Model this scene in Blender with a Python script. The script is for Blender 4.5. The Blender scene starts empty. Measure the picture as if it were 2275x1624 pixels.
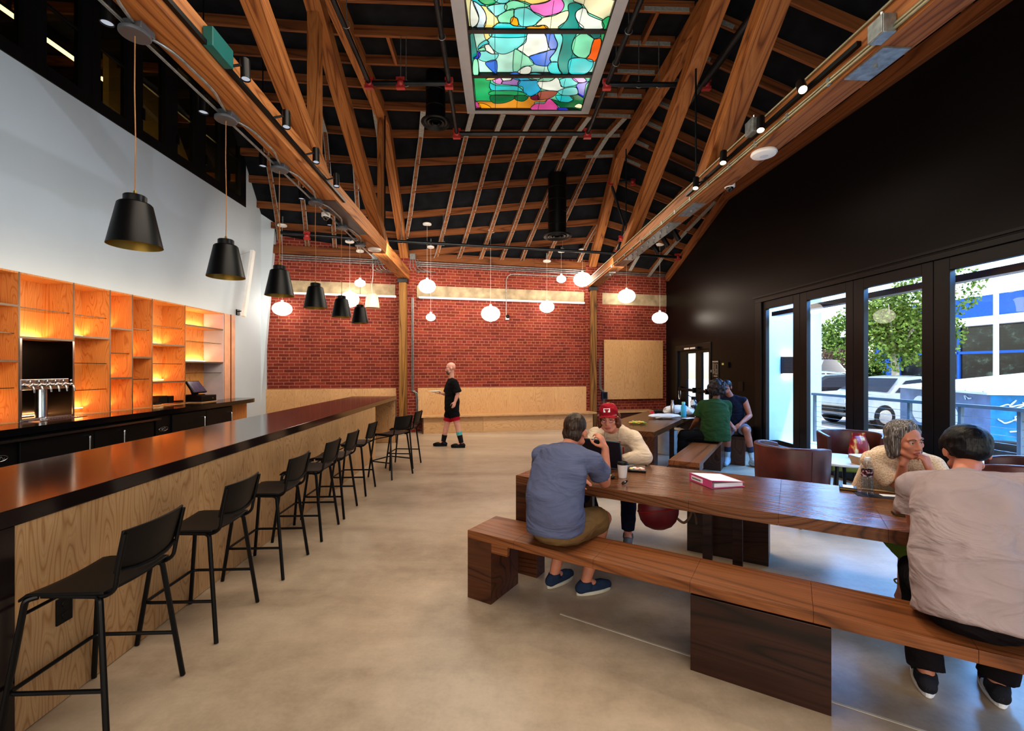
import bpy, math, random
from mathutils import Vector, Matrix
random.seed(7)
SC = bpy.context.scene
COL = SC.collection
PI = math.pi
F, CX, HY, H = 1005.0, 1137.5, 818.0, 1.62     # focal length in px, principal column, horizon row, eye height

def V(*a): return Vector(a)
def P(px, py, Y):                              # point seen at pixel, at depth Y
    return V((px-CX)/F*Y, Y, H+(HY-py)/F*Y)
def G(px, py, z=0.0):                          # point seen at pixel on the level z
    return P(px, py, F*(H-z)/(py-HY))
def ON(px, py, p0, n):                         # point seen at pixel on a plane
    d = V((px-CX)/F, 1, (HY-py)/F); o = V(0, 0, H); n = Vector(n)
    t = (Vector(p0)-o).dot(n)/d.dot(n)
    return o+d*t
def yaw(a): return Matrix.Rotation(a, 3, 'Z')
# walls (plan lines)
def wlx(Y): return -5.46-0.0363*Y              # left wall
def wrx(Y): return 5.152-0.0503*Y              # right wall
def wby(X): return 12.142+0.229*X              # brick wall
def ltx(Y): return -2.18-0.047*Y               # left truss plane
def rtx(Y): return 2.83-0.047*Y                # right truss plane
def onx(px, f):                                # depth where the column px meets plan line x=f(Y)
    a = (px-CX)/F; b = f(0); m = f(1)-f(0)
    return b/(a-m)
def onw(px, py, f): return P(px, py, onx(px, f))
def onb(px, py):
    a = (px-CX)/F; return P(px, py, 12.142/(1-0.229*a))
TH_BAR, TH_L, TH_R, TH_B, TH_T = math.atan(0.064), math.atan(0.0363), math.atan(0.0503), math.atan(0.229), -math.atan2(0.5254, 0.8508)

def lin(h):
    if isinstance(h, (tuple, list)):
        c = [x/255.0 for x in h]
    else:
        h = h.lstrip('#'); c = [int(h[i:i+2], 16)/255.0 for i in (0, 2, 4)]
    return tuple((x/12.92 if x <= 0.04045 else ((x+0.055)/1.055)**2.4) for x in c)+(1.0,)

# ---------------------------------------------------------------- mesh builder
class MB:
    def __init__(s): s.v = []; s.f = []; s.m = []
    def add(s, vs, fs, mi=0):
        b = len(s.v); s.v += [tuple(p) for p in vs]
        s.f += [tuple(i+b for i in f) for f in fs]; s.m += [mi]*len(fs); return s
    def box(s, c, size, R=None, mi=0):
        c = Vector(c); hx, hy, hz = [x/2 for x in size]
        vs = [V(x, y, z) for x in (-hx, hx) for y in (-hy, hy) for z in (-hz, hz)]
        if R is not None: vs = [R @ p for p in vs]
        return s.add([c+p for p in vs], [(0,1,3,2),(4,6,7,5),(0,4,5,1),(2,3,7,6),(0,2,6,4),(1,5,7,3)], mi)
    def bb(s, a, b, mi=0):
        return s.box([(a[i]+b[i])/2 for i in range(3)], [abs(b[i]-a[i]) for i in range(3)], None, mi)
    def hexa(s, lo, hi, mi=0):                  # two quads (4 pts each), lower and upper
        n = len(lo)
        fs = [tuple(range(n))[::-1], tuple(range(n, 2*n))]+[(i, (i+1) % n, n+(i+1) % n, n+i) for i in range(n)]
        return s.add(list(lo)+list(hi), fs, mi)
    def beam(s, p, q, w, h, up=(0, 0, 1), mi=0):
        p = Vector(p); q = Vector(q); d = (q-p).normalized(); up = Vector(up)
        x = d.cross(up)
        if x.length < 1e-5: x = d.cross(V(0, 1, 0))
        x.normalize(); u = x.cross(d).normalized()
        o = [x*(a*w/2)+u*(b*h/2) for a, b in ((-1,-1),(1,-1),(1,1),(-1,1))]
        return s.hexa([p+k for k in o], [q+k for k in o], mi)
    def tube(s, pts, r, n=8, closed=False, mi=0, caps=True):
        pts = [Vector(p) for p in pts]; N = len(pts)
        rs = r if isinstance(r, (list, tuple)) else [r]*N
        vs = []; prev = None
        for i in range(N):
            a = pts[i-1] if (i > 0 or closed) else pts[i]
            b = pts[(i+1) % N] if (i < N-1 or closed) else pts[i]
            t = (b-a)
            t = t.normalized() if t.length > 1e-9 else V(0, 0, 1)
            if prev is None:
                k = V(0, 0, 1) if abs(t.z) < 0.9 else V(1, 0, 0)
                x = t.cross(k).normalized()
            else:
                x = prev-t*prev.dot(t)
                x = x.normalized() if x.length > 1e-6 else t.cross(V(0.3, 0.5, 0.8)).normalized()
            prev = x; y = t.cross(x)
            for j in range(n):
                a_ = 2*PI*j/n
                vs.append(pts[i]+(x*math.cos(a_)+y*math.sin(a_))*rs[i])
        fs = []
        for i in range(N if closed else N-1):
            i2 = (i+1) % N
            for j in range(n):
                j2 = (j+1) % n
                fs.append((i*n+j, i*n+j2, i2*n+j2, i2*n+j))
        if caps and not closed:
            fs.append(tuple(range(n))[::-1]); fs.append(tuple((N-1)*n+j for j in range(n)))
        return s.add(vs, fs, mi)
    def lathe(s, prof, c=(0, 0, 0), n=24, R=None, mi=0, cap0=True, cap1=True, sx=1, sy=1):
        c = Vector(c); vs = []
        for r, z in prof:
            for j in range(n):
                a = 2*PI*j/n; p = V(r*math.cos(a)*sx, r*math.sin(a)*sy, z)
                vs.append(c+(R @ p if R is not None else p))
        fs = []; N = len(prof)
        for i in range(N-1):
            for j in range(n):
                j2 = (j+1) % n; fs.append((i*n+j, i*n+j2, (i+1)*n+j2, (i+1)*n+j))
        if cap0: fs.append(tuple(range(n))[::-1])
        if cap1: fs.append(tuple((N-1)*n+j for j in range(n)))
        return s.add(vs, fs, mi)
    def ell(s, c, rx, ry=None, rz=None, R=None, nu=16, nv=10, mi=0):
        ry = rx if ry is None else ry; rz = rx if rz is None else rz
        c = Vector(c); vs = []; fs = []
        T = (lambda p: R @ p) if R is not None else (lambda p: p)
        vs.append(c+T(V(0, 0, -rz)))
        for i in range(1, nv):
            t = -PI/2+PI*i/nv
            for j in range(nu):
                a = 2*PI*j/nu
                vs.append(c+T(V(rx*math.cos(t)*math.cos(a), ry*math.cos(t)*math.sin(a), rz*math.sin(t))))
        vs.append(c+T(V(0, 0, rz))); L = len(vs)-1
        for j in range(nu):
            j2 = (j+1) % nu
            fs.append((0, 1+j2, 1+j)); fs.append((L, L-nu+j, L-nu+j2))
        for i in range(nv-2):
            for j in range(nu):
                j2 = (j+1) % nu; a = 1+i*nu; b = a+nu
                fs.append((a+j, a+j2, b+j2, b+j))
        return s.add(vs, fs, mi)
    def cap(s, p, q, r1, r2=None, n=14, mi=0):  # tapered capsule with round ends
        p = Vector(p); q = Vector(q); r2 = r1 if r2 is None else r2
        d = q-p; L = d.length
        if L < 1e-6: return s.ell(p, r1, nu=n, nv=8)
        d.normalize(); pts = []; rs = []
        for k in range(5):
            a = PI/2*(1-k/4.0); pts.append(p-d*r1*math.sin(a)); rs.append(max(r1*math.cos(a), r1*0.02))
        for k in range(5):
            a = PI/2*k/4.0; pts.append(q+d*r2*math.sin(a)); rs.append(max(r2*math.cos(a), r2*0.02))
        return s.tube(pts, rs, n, mi=mi)
    def etube(s, secs, lat, n=24, mi=0):        # elliptical tube, flat ends: sections (centre, half width, half depth)
        lat = Vector(lat); N = len(secs); vs = []; fs = []
        cs = [Vector(q[0]) for q in secs]
        for i in range(N):
            t = (cs[min(i+1, N-1)]-cs[max(i-1, 0)]).normalized(); x = (lat-t*lat.dot(t)).normalized(); y = t.cross(x)
            for j in range(n):
                a = 2*PI*j/n; vs.append(cs[i]+x*(math.cos(a)*secs[i][1])+y*(math.sin(a)*secs[i][2]))
        for i in range(N-1):
            for j in range(n): fs.append((i*n+j, i*n+(j+1) % n, (i+1)*n+(j+1) % n, (i+1)*n+j))
        fs += [tuple(range(n))[::-1], tuple((N-1)*n+j for j in range(n))]
        return s.add(vs, fs, mi)
    def prism(s, pts, off, mi=0):               # polygon extruded by an offset vector
        off = Vector(off); return s.hexa(pts, [Vector(p)+off for p in pts], mi)
    def build(s, name, mat, parent=None, smooth=False, bevel=0, seg=2, angle=35, sub=0):
        me = bpy.data.meshes.new(name)
        me.from_pydata(s.v, [], s.f); me.update()
        mats = mat if isinstance(mat, (list, tuple)) else [mat]
        for m in mats: me.materials.append(m)
        if len(mats) > 1: me.polygons.foreach_set('material_index', s.m)
        import bmesh
        bm = bmesh.new(); bm.from_mesh(me); bmesh.ops.recalc_face_normals(bm, faces=bm.faces); bm.to_mesh(me); bm.free()
        if smooth:
            me.polygons.foreach_set('use_smooth', [True]*len(me.polygons))
            if angle < 180: me.set_sharp_from_angle(angle=math.radians(angle))
        o = bpy.data.objects.new(name, me); COL.objects.link(o)
        if parent is not None: attach(o, parent)
        if bevel:
            b = o.modifiers.new('bevel', 'BEVEL'); b.width = bevel; b.segments = seg; b.limit_method = 'ANGLE'; b.angle_limit = math.radians(40)
        if sub:
            m = o.modifiers.new('sub', 'SUBSURF'); m.levels = sub; m.render_levels = sub
        return o

def xf(o):
    M = Matrix.LocRotScale(o.location, o.rotation_euler, o.scale)
    if o.parent is not None: M = xf(o.parent) @ o.matrix_parent_inverse @ M
    return M
def is_local(o):
    while o is not None:
        if o.get('_local'): return True
        o = o.parent
    return False
def attach(o, parent):                          # meshes built in world coordinates keep their place
    o.parent = parent
    o.matrix_parent_inverse = Matrix.Identity(4) if is_local(parent) else xf(parent).inverted()
def tag(o, label=None, cat=None, group=None, kind=None):
    if label: o['label'] = label
    if cat: o['category'] = cat
    if group: o['group'] = group
    if kind: o['kind'] = kind
    return o
def thing(name, label, cat, loc=(0, 0, 0), rotz=0, group=None, local=False):
    o = bpy.data.objects.new(name, None); COL.objects.link(o); o.empty_display_size = 0.1
    o.location = loc; o.rotation_euler = (0, 0, rotz)
    if local: o['_local'] = 1
    return tag(o, label, cat, group)
def struct(o): o['kind'] = 'structure'; return o
def dup(root, loc=None, rotz=None, label=None, group=None):
    r = root.copy(); COL.objects.link(r)
    if loc is not None: r.location = loc
    if rotz is not None: r.rotation_euler = (0, 0, rotz)
    if label: r['label'] = label
    if group: r['group'] = group
    for ch in list(root.children):
        c = ch.copy(); COL.objects.link(c); c.parent = r
        for g in list(ch.children):
            d = g.copy(); COL.objects.link(d); d.parent = c
    return r
def timber(name, p, q, w, h, mat, parent=None, up=(0, 0, 1), bevel=0.006, gaps=()):   # box with its own X axis along the grain
    p = Vector(p); q = Vector(q); d = (q-p); L = d.length; d.normalize(); up = Vector(up)
    y = up.cross(d)
    if y.length < 1e-5: y = V(0, 1, 0)
    y.normalize(); z = d.cross(y).normalized()
    b = MB(); n = max(1, int(L/1.2))
    hx = [i*L/n for i in range(n+1)]; vs = []; fs = []
    for x in hx: vs += [V(x, -w/2, -h/2), V(x, w/2, -h/2), V(x, w/2, h/2), V(x, -w/2, h/2)]
    for i in range(n):
        for j in range(4): fs.append((i*4+j, i*4+(j+1) % 4, i*4+4+(j+1) % 4, i*4+4+j))
    fs += [(3, 2, 1, 0), (n*4, n*4+1, n*4+2, n*4+3)]
    b.add(vs, fs)
    o = b.build(name, mat, None, bevel=bevel)
    M = Matrix((d, y, z)).transposed().to_4x4(); M.translation = p
    if parent is not None:
        o.parent = parent; o.matrix_parent_inverse = Matrix.Identity(4) if is_local(parent) else xf(parent).inverted()
    o.location = M.translation; o.rotation_euler = M.to_euler()
    return o
def smoothpath(pts, n=6, closed=False):
    pts = [Vector(p) for p in pts]; N = len(pts); out = []
    rng = range(N if closed else N-1)
    for i in rng:
        p0 = pts[(i-1) % N] if (closed or i > 0) else pts[0]
        p1 = pts[i]; p2 = pts[(i+1) % N]
        p3 = pts[(i+2) % N] if (closed or i+2 < N) else pts[-1]
        for k in range(n):
            t = k/n; t2 = t*t; t3 = t2*t
            out.append(0.5*((2*p1)+(p2-p0)*t+(2*p0-5*p1+4*p2-p3)*t2+(3*p1-p0-3*p2+p3)*t3))
    if not closed: out.append(pts[-1])
    return out
def rounded(pts, r=0.03, n=4):                  # polyline with rounded corners
    pts = [Vector(p) for p in pts]; out = [pts[0]]
    for i in range(1, len(pts)-1):
        a, b, c = pts[i-1], pts[i], pts[i+1]
        d1 = (a-b); d2 = (c-b); k = min(r, d1.length*0.45, d2.length*0.45)
        s_ = b+d1.normalized()*k; e = b+d2.normalized()*k
        for j in range(n+1):
            t = j/n; out.append(s_*(1-t)**2+b*2*t*(1-t)+e*t*t)
    out.append(pts[-1]); return out
# ---------------------------------------------------------------- materials
class NT:
    def __init__(s, name):
        s.mat = bpy.data.materials.new(name); s.mat.use_nodes = True
        s.t = s.mat.node_tree; s.n = s.t.nodes; s.n.clear()
        s.out = s.n.new('ShaderNodeOutputMaterial')
    def new(s, typ, **kw):
        n = s.n.new(typ)
        for k, v in kw.items():
            if k.startswith('i_'):
                key = k[2:].replace('_', ' ')
                n.inputs[key].default_value = v
            else: setattr(n, k, v)
        return n
    def link(s, a, b): s.t.links.new(a, b)
    def math(s, op, a, b=None, c=None):
        n = s.n.new('ShaderNodeMath'); n.operation = op
        for i, x in enumerate((a, b, c)):
            if x is None: continue
            if isinstance(x, (int, float)): n.inputs[i].default_value = x
            else: s.link(x, n.inputs[i])
        return n.outputs[0]
    def mix(s, fac, a, b, mode='MIX'):
        n = s.n.new('ShaderNodeMix'); n.data_type = 'RGBA'; n.blend_type = mode
        for inp, x in ((n.inputs[0], fac), (n.inputs[6], a), (n.inputs[7], b)):
            if isinstance(x, (int, float)): inp.default_value = x
            elif isinstance(x, tuple): inp.default_value = x
            else: s.link(x, inp)
        return n.outputs[2]
    def ramp(s, fac, stops):
        n = s.n.new('ShaderNodeValToRGB'); e = n.color_ramp.elements
        while len(e) < len(stops): e.new(0.5)
        for el, (p, c) in zip(e, stops): el.position = p; el.color = c
        s.link(fac, n.inputs[0]); return n.outputs[0]
    def coords(s, kind='Object', scale=(1, 1, 1), rnd=True, rot=(0, 0, 0)):
        tc = s.n.new('ShaderNodeTexCoord'); out = tc.outputs[kind]
        if rnd:
            oi = s.n.new('ShaderNodeObjectInfo'); m = s.math('MULTIPLY', oi.outputs['Random'], 37.0)
            va = s.n.new('ShaderNodeVectorMath'); va.operation = 'ADD'; s.link(out, va.inputs[0]); s.link(m, va.inputs[1]); out = va.outputs[0]
        mp = s.n.new('ShaderNodeMapping'); mp.inputs['Scale'].default_value = scale; mp.inputs['Rotation'].default_value = rot
        s.link(out, mp.inputs[0]); return mp.outputs[0]
    def noise(s, co, scale=5, detail=3, rough=0.5, dist=0.0):
        n = s.new('ShaderNodeTexNoise', i_Scale=scale, i_Detail=detail, i_Roughness=rough, i_Distortion=dist)
        s.link(co, n.inputs['Vector']); return n.outputs[0]
    def bsdf(s, color, rough=0.5, metal=0.0, spec=0.5, bump=None, bstr=0.2, bdist=0.01, coat=0.0, **kw):
        b = s.n.new('ShaderNodeBsdfPrincipled')
        for inp, x in (('Base Color', color), ('Roughness', rough), ('Metallic', metal), ('Specular IOR Level', spec), ('Coat Weight', coat)):
            if isinstance(x, (int, float)): b.inputs[inp].default_value = x
            elif isinstance(x, tuple): b.inputs[inp].default_value = x
            else: s.link(x, b.inputs[inp])
        for k, v in kw.items(): b.inputs[k.replace('_', ' ')].default_value = v
        if bump is not None:
            bp = s.new('ShaderNodeBump', i_Strength=bstr, i_Distance=bdist); s.link(bump, bp.inputs['Height']); s.link(bp.outputs[0], b.inputs['Normal'])
        s.link(b.outputs[0], s.out.inputs[0]); return s.mat

def plain(name, c, rough=0.5, metal=0.0, spec=0.5, var=0.06, nscale=6, bump=0.0, bscale=60, coat=0.0, rvar=0.0, **kw):
    t = NT(name); co = t.coords(rnd=True); c = lin(c)
    n = t.noise(co, nscale, 3)
    dark = tuple(x*(1-var*2) for x in c[:3])+(1,); lite = tuple(min(1, x*(1+var*1.4)) for x in c[:3])+(1,)
    colr = t.ramp(n, [(0.3, dark), (0.7, lite)])
    bp = t.noise(co, bscale, 2) if bump else None
    r = rough
    if rvar:
        mr = t.new('ShaderNodeMapRange', i_To_Min=rough-rvar, i_To_Max=rough+rvar); t.link(n, mr.inputs[0]); r = mr.outputs[0]
    return t.bsdf(colr, r, metal, spec, bp, bump, 0.01, coat, **kw)
def emit(name, c, st):
    t = NT(name); e = t.new('ShaderNodeEmission', i_Strength=st); co = t.coords(rnd=False); n = t.noise(co, 3, 1)
    c = lin(c); e0 = t.ramp(n, [(0.2, tuple(x*0.97 for x in c[:3])+(1,)), (0.8, c)])
    t.link(e0, e.inputs[0]); t.link(e.outputs[0], t.out.inputs[0]); return t.mat
def wood(name, dark, mid, lite, axis='X', s=1.0, rings=9.0, rough=0.4, spec=0.5, grainline=0.5, fib=0.35, var=0.25, coat=0.0, bump=0.1, stretch=0.12, ringbump=0.0):
    t = NT(name); rot = (0, 0, 0)
    sc = {'X': (stretch, 1, 1), 'Y': (1, stretch, 1), 'Z': (1, 1, stretch)}[axis]
    co = t.coords(scale=tuple(k*s for k in sc))
    n1 = t.noise(co, 2.2, 1.5, 0.45, 0.35)
    ring = t.math('PINGPONG', t.math('MULTIPLY', n1, rings), 0.5)
    ring = t.math('MULTIPLY', ring, 2.0)
    fs = {'X': (1.5, 90, 90), 'Y': (90, 1.5, 90), 'Z': (90, 90, 1.5)}[axis]
    cf = t.coords(scale=tuple(k*s for k in fs)); f = t.noise(cf, 1.0, 2, 0.6)
    big = t.noise(co, 0.9, 2)
    c1 = t.ramp(ring, [(0.0, lin(dark)), (0.18+0.1*(1-grainline), lin(mid)), (0.75, lin(lite)), (1.0, lin(mid))])
    fr = t.ramp(f, [(0.3, (1-fib, 1-fib, 1-fib, 1)), (0.65, (1, 1, 1, 1))])
    c2 = t.mix(0.8, c1, fr, 'MULTIPLY')
    oi = t.n.new('ShaderNodeObjectInfo')
    k = t.math('ADD', t.math('MULTIPLY', big, 0.6), t.math('MULTIPLY', oi.outputs['Random'], 0.4))
    vr = t.ramp(k, [(0.25, (1-var, 1-var*1.1, 1-var*1.2, 1)), (0.75, (1, 1, 1, 1))])
    c3 = t.mix(1.0, c2, vr, 'MULTIPLY')
    hgt = t.math('ADD', t.math('MULTIPLY', f, 0.5), t.math('MULTIPLY', ring, ringbump))
    return t.bsdf(c3, rough, 0.0, spec, hgt, bump, 0.006, coat)
def concrete():
    t = NT('polished_concrete'); co = t.coords(rnd=False)
    cs = t.coords(rnd=False, scale=(0.35, 1.3, 1))
    a = t.noise(cs, 1.1, 5, 0.6, 0.4); b = t.noise(co, 6, 6, 0.65); d = t.noise(co, 45, 3)
    k = t.math('ADD', t.math('MULTIPLY', a, 0.65), t.math('MULTIPLY', b, 0.35))
    c = t.ramp(k, [(0.3, lin((142, 125, 106))), (0.46, lin((172, 154, 133))), (0.58, lin((188, 170, 148))), (0.75, lin((202, 186, 164)))])
    c = t.mix(0.12, c, t.ramp(d, [(0.35, (0.6, 0.6, 0.6, 1)), (0.6, (1, 1, 1, 1))]), 'MULTIPLY')
    r = t.math('ADD', 0.24, t.math('MULTIPLY', b, 0.22))
    return t.bsdf(c, r, 0, 0.45, b, 0.03, 0.01)
def brick():
    t = NT('brick_masonry'); tc = t.n.new('ShaderNodeTexCoord')
    sx = t.n.new('ShaderNodeSeparateXYZ'); t.link(tc.outputs['Object'], sx.inputs[0])
    cx = t.n.new('ShaderNodeCombineXYZ'); t.link(t.math('ADD', sx.outputs[0], t.math('MULTIPLY', sx.outputs[1], 1.0)), cx.inputs[0]); t.link(sx.outputs[2], cx.inputs[1])
    w = t.new('ShaderNodeTexNoise', i_Scale=9.0, i_Detail=2.0); t.link(cx.outputs[0], w.inputs['Vector'])
    va = t.n.new('ShaderNodeVectorMath'); va.operation = 'MULTIPLY_ADD'
    t.link(w.outputs[1], va.inputs[0]); va.inputs[1].default_value = (0.016, 0.014, 0); t.link(cx.outputs[0], va.inputs[2])
    br = t.n.new('ShaderNodeTexBrick'); br.offset = 0.5; br.squash = 0.5; br.squash_frequency = 6
    t.link(va.outputs[0], br.inputs['Vector'])
    br.inputs['Color1'].default_value = lin((146, 62, 47)); br.inputs['Color2'].default_value = lin((112, 42, 34)); br.inputs['Mortar'].default_value = lin((172, 128, 104))
    br.inputs['Scale'].default_value = 1.0; br.inputs['Brick Width'].default_value = 0.235; br.inputs['Row Height'].default_value = 0.076
    br.inputs['Mortar Size'].default_value = 0.0065; br.inputs['Mortar Smooth'].default_value = 0.25; br.inputs['Bias'].default_value = 0.0
    co = t.coords(rnd=False); n = t.noise(co, 1.4, 4); n2 = t.noise(co, 30, 3)
    c = t.mix(0.75, br.outputs[0], t.ramp(n, [(0.3, (0.72, 0.62, 0.66, 1)), (0.7, (1.05, 1.0, 0.95, 1))]), 'MULTIPLY')
    c = t.mix(0.35, c, t.ramp(n2, [(0.3, (0.6, 0.6, 0.6, 1)), (0.65, (1.0, 1.0, 1.0, 1))]), 'MULTIPLY')
    hh = t.math('SUBTRACT', t.math('MULTIPLY', n2, 0.3), br.outputs[1])
    return t.bsdf(c, 0.75, 0, 0.3, hh, 0.5, 0.01)
def glass_mat(name, tint=(1, 1, 1, 1), refl=1.0, rough=0.0):
    t = NT(name); tr = t.new('ShaderNodeBsdfTransparent'); tr.inputs[0].default_value = tint
    gl = t.new('ShaderNodeBsdfGlossy', i_Roughness=rough); fr = t.new('ShaderNodeFresnel', i_IOR=1.45)
    mx = t.n.new('ShaderNodeMixShader'); ge = t.n.new('ShaderNodeNewGeometry'); t.link(t.math('MULTIPLY', t.math('MULTIPLY', fr.outputs[0], refl), t.math('SUBTRACT', 1.0, ge.outputs['Backfacing'])), mx.inputs[0]); t.link(tr.outputs[0], mx.inputs[1]); t.link(gl.outputs[0], mx.inputs[2])
    t.link(mx.outputs[0], t.out.inputs[0]); return t.mat
def stained(name, c, st=0.40):
    t = NT(name); co = t.coords('Object', rnd=False); c = lin(c)
    n = t.noise(co, 1.6, 2); lo = tuple(x*0.62 for x in c[:3])+(1,); hi = tuple(min(1.0, x*1.12+0.03) for x in c[:3])+(1,)
    k = t.ramp(n, [(0.36, lo), (0.56, c), (0.68, hi)])
    b = t.n.new('ShaderNodeBsdfPrincipled'); b.inputs['Roughness'].default_value = 0.15
    t.link(k, b.inputs['Base Color']); t.link(k, b.inputs['Emission Color']); b.inputs['Emission Strength'].default_value = st  # glass glows by itself, standing in for sky light behind it
    t.link(b.outputs[0], t.out.inputs[0]); return t.mat

M = {}
M['floor'] = concrete(); M['brick'] = brick()
M['white_wall'] = plain('white_plaster', (188, 200, 208), 0.6, var=0.015, nscale=1.5)
M['black_wall'] = plain('black_satin_paint', (15, 12, 12), 0.38, spec=0.27, var=0.12, nscale=1.2)
M['black_frame'] = plain('black_frame_metal', (17, 18, 20), 0.35, spec=0.4, var=0.1)
M['black_metal'] = plain('black_powder_coat', (11, 10, 12), 0.38, spec=0.3, var=0.1)
M['black_plastic'] = plain('black_plastic', (13, 13, 14), 0.45, spec=0.3, var=0.1)
M['deck'] = plain('dark_roof_felt', (24, 26, 31), 0.85, spec=0.2, var=0.25, nscale=4)
M['galv'] = plain('galvanised_steel', (150, 155, 155), 0.42, metal=0.75, var=0.15, nscale=20)
M['strap'] = plain('zinc_strap', (150, 152, 148), 0.5, metal=0.2, var=0.12, nscale=30)
M['steel'] = plain('brushed_steel', (190, 190, 192), 0.22, metal=1.0, var=0.05, nscale=30)
M['dark_pipe'] = plain('dark_iron_pipe', (38, 42, 46), 0.35, metal=0.6, var=0.15)
M['red_fit'] = plain('red_enamel', (160, 52, 50), 0.4, var=0.15)
M['white_enamel'] = plain('white_enamel', (232, 230, 226), 0.35, var=0.02)
M['grey_box'] = plain('grey_box_metal', (86, 90, 96), 0.45, metal=0.3, var=0.1)
M['conc_band'] = plain('board_concrete', (176, 158, 128), 0.8, var=0.16, nscale=5, bump=0.2, bscale=25)
M['ply_v'] = wood('plywood_vertical', (194, 148, 100), (208, 164, 116), (216, 174, 126), 'Z', 3.0, 20, 0.38, 0.4, 0.2, 0.12, 0.16, bump=0.04, stretch=0.16)
M['ply_shelf'] = wood('plywood_shelving', (192, 118, 62), (212, 142, 80), (220, 154, 92), 'Z', 2.6, 20, 0.38, 0.4, 0.2, 0.14, 0.22, bump=0.04, stretch=0.16)
M['ply_bar'] = wood('plywood_bar_front', (182, 138, 94), (206, 166, 122), (216, 178, 134), 'Z', 3.0, 20, 0.42, 0.4, 0.15, 0.14, 0.24, bump=0.05, stretch=0.16)
M['ply_x'] = wood('plywood_flat', (190, 146, 100), (206, 164, 118), (214, 174, 128), 'X', 3.0, 18, 0.38, 0.4, 0.4, 0.16, 0.14, bump=0.04)
M['oak'] = wood('stained_oak', (74, 44, 26), (112, 70, 43), (126, 82, 52), 'X', 1.0, 26, 0.25, 0.5, 0.3, 0.3, 0.2, bump=0.16, stretch=0.22, ringbump=0.8)
M['oak_z'] = wood('stained_oak_upright', (48, 26, 16), (84, 48, 29), (98, 58, 36), 'X', 1.0, 24, 0.33, 0.5, 0.6, 0.3, 0.2, bump=0.1, stretch=0.10, ringbump=0.3)
M['timber'] = wood('old_fir_timber', (116, 68, 34), (162, 104, 56), (178, 120, 70), 'X', 1.6, 10, 0.6, 0.3, 0.2, 0.34, 0.28, bump=0.25, stretch=0.09)
M['purlin'] = wood('fir_joist', (104, 62, 36), (140, 88, 52), (156, 102, 62), 'X', 2.0, 6, 0.65, 0.25, 0.3, 0.3, 0.35, bump=0.15, stretch=0.06)
M['bartop'] = plain('dark_polished_stone', (36, 27, 28), 0.13, spec=0.6, var=0.1, nscale=3)
M['counter'] = plain('black_polished_counter', (20, 19, 20), 0.12, spec=0.6, var=0.1)
M['glass'] = glass_mat('clear_glass', (0.97, 0.99, 1, 1), 0.9)
M['glass_dark'] = glass_mat('interior_glass', (0.62, 0.58, 0.46, 1), 1.0)
M['glow'] = emit('globe_glow', (255, 240, 222), 7.0)
M['led'] = emit('warm_led', (255, 208, 146), 8.0)
M['lampface'] = emit('lamp_face', (255, 222, 170), 14.0)
M['lampface_dim'] = emit('lamp_face_dim', (214, 220, 232), 0.5)  # faint glow put into the lenses of unlit spotlights
M['leather'] = plain('oxblood_leather', (84, 38, 32), 0.32, spec=0.5, var=0.22, nscale=5, bump=0.12, bscale=180)
M['brass'] = plain('brass_lining', (150, 125, 60), 0.4, metal=0.8, var=0.1)
M['cord_tan'] = plain('tan_fabric_cord', (165, 120, 78), 0.8)
# ---------------------------------------------------------------- camera
cd = bpy.data.cameras.new('camera'); cam = bpy.data.objects.new('camera', cd); COL.objects.link(cam)
cam.location = (0, 0, H); cam.rotation_euler = (PI/2, 0, 0); cd.sensor_width = 36; cd.lens = 36*F/2275.0
cd.shift_y = (HY-812.0)/2275.0; cd.clip_start = 0.05; cd.clip_end = 300
SC.camera = cam

def fr(o_, th): return lambda x, y, z=0: Vector(o_)+yaw(th) @ V(x, y, z)
# ---------------------------------------------------------------- floor
o = MB().bb((-8, -4.2, -0.1), (6.0, 14.5, 0)).build('floor', M['floor']); struct(o)
M['joint'] = plain('pale_joint', (205, 196, 178), 0.5)
b = MB()
a_, c_ = G(1245, 1364), G(2075, 1632)
b.beam(a_+V(0, 0, 0.001), c_+V(0, 0, 0.001), 0.014, 0.003); struct(b.build('trim_1', M['joint']))

# ---------------------------------------------------------------- left wall, in the wall's own frame (x into the room, y along)
WO = V(wlx(0), 0, 0); L = fr(WO, TH_L)
WT = 7.3; NI0, NI1, NZ0, NZ1 = 2.6, 9.46, 0.98, 2.725; WN0, WN1, WZ0, WZ1 = 1.2, 9.9, 5.13, 6.95
def lbox(b, y0, y1, z0, z1, x0=-0.14, x1=0.0, mi=0):
    b.hexa([L(x0, y0, z0), L(x1, y0, z0), L(x1, y1, z0), L(x0, y1, z0)], [L(x0, y0, z1), L(x1, y0, z1), L(x1, y1, z1), L(x0, y1, z1)], mi)
b = MB()
lbox(b, -4.2, 11.0, 0, NZ0); lbox(b, -4.2, NI0, NZ0, WZ0); lbox(b, NI1, 11.0, NZ0, WZ0); lbox(b, NI0, NI1, NZ1, WZ0)
lbox(b, -4.2, WN0, WZ0, WT); lbox(b, WN1, 11.0, WZ0, WT); lbox(b, WN0, WN1, WZ1, WT)
e0, e1 = onb(577, 930), onb(624, 372)
for t in (0,):                                   # raked return at the far end of the white wall
    k = V(0.03, -0.13, 0)
    pl = [V(wlx(10.5)-0.05, 10.5, 0), e0+k, e1+k, V(wlx(10.5)-0.05, 10.5, e1.z)]
    pl[1].z = 0; kk = (e1-e0).normalized(); pl[1] = e0+k-kk*(e0.z/kk.z); 
    top = e1+k+kk*0.4
    pl[2] = top; pl[3] = V(wlx(10.5)-0.05, 10.5, top.z)
    b.prism(pl, (0.0, 0.2, 0))
struct(b.build('wall_left', M['white_wall']))
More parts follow.
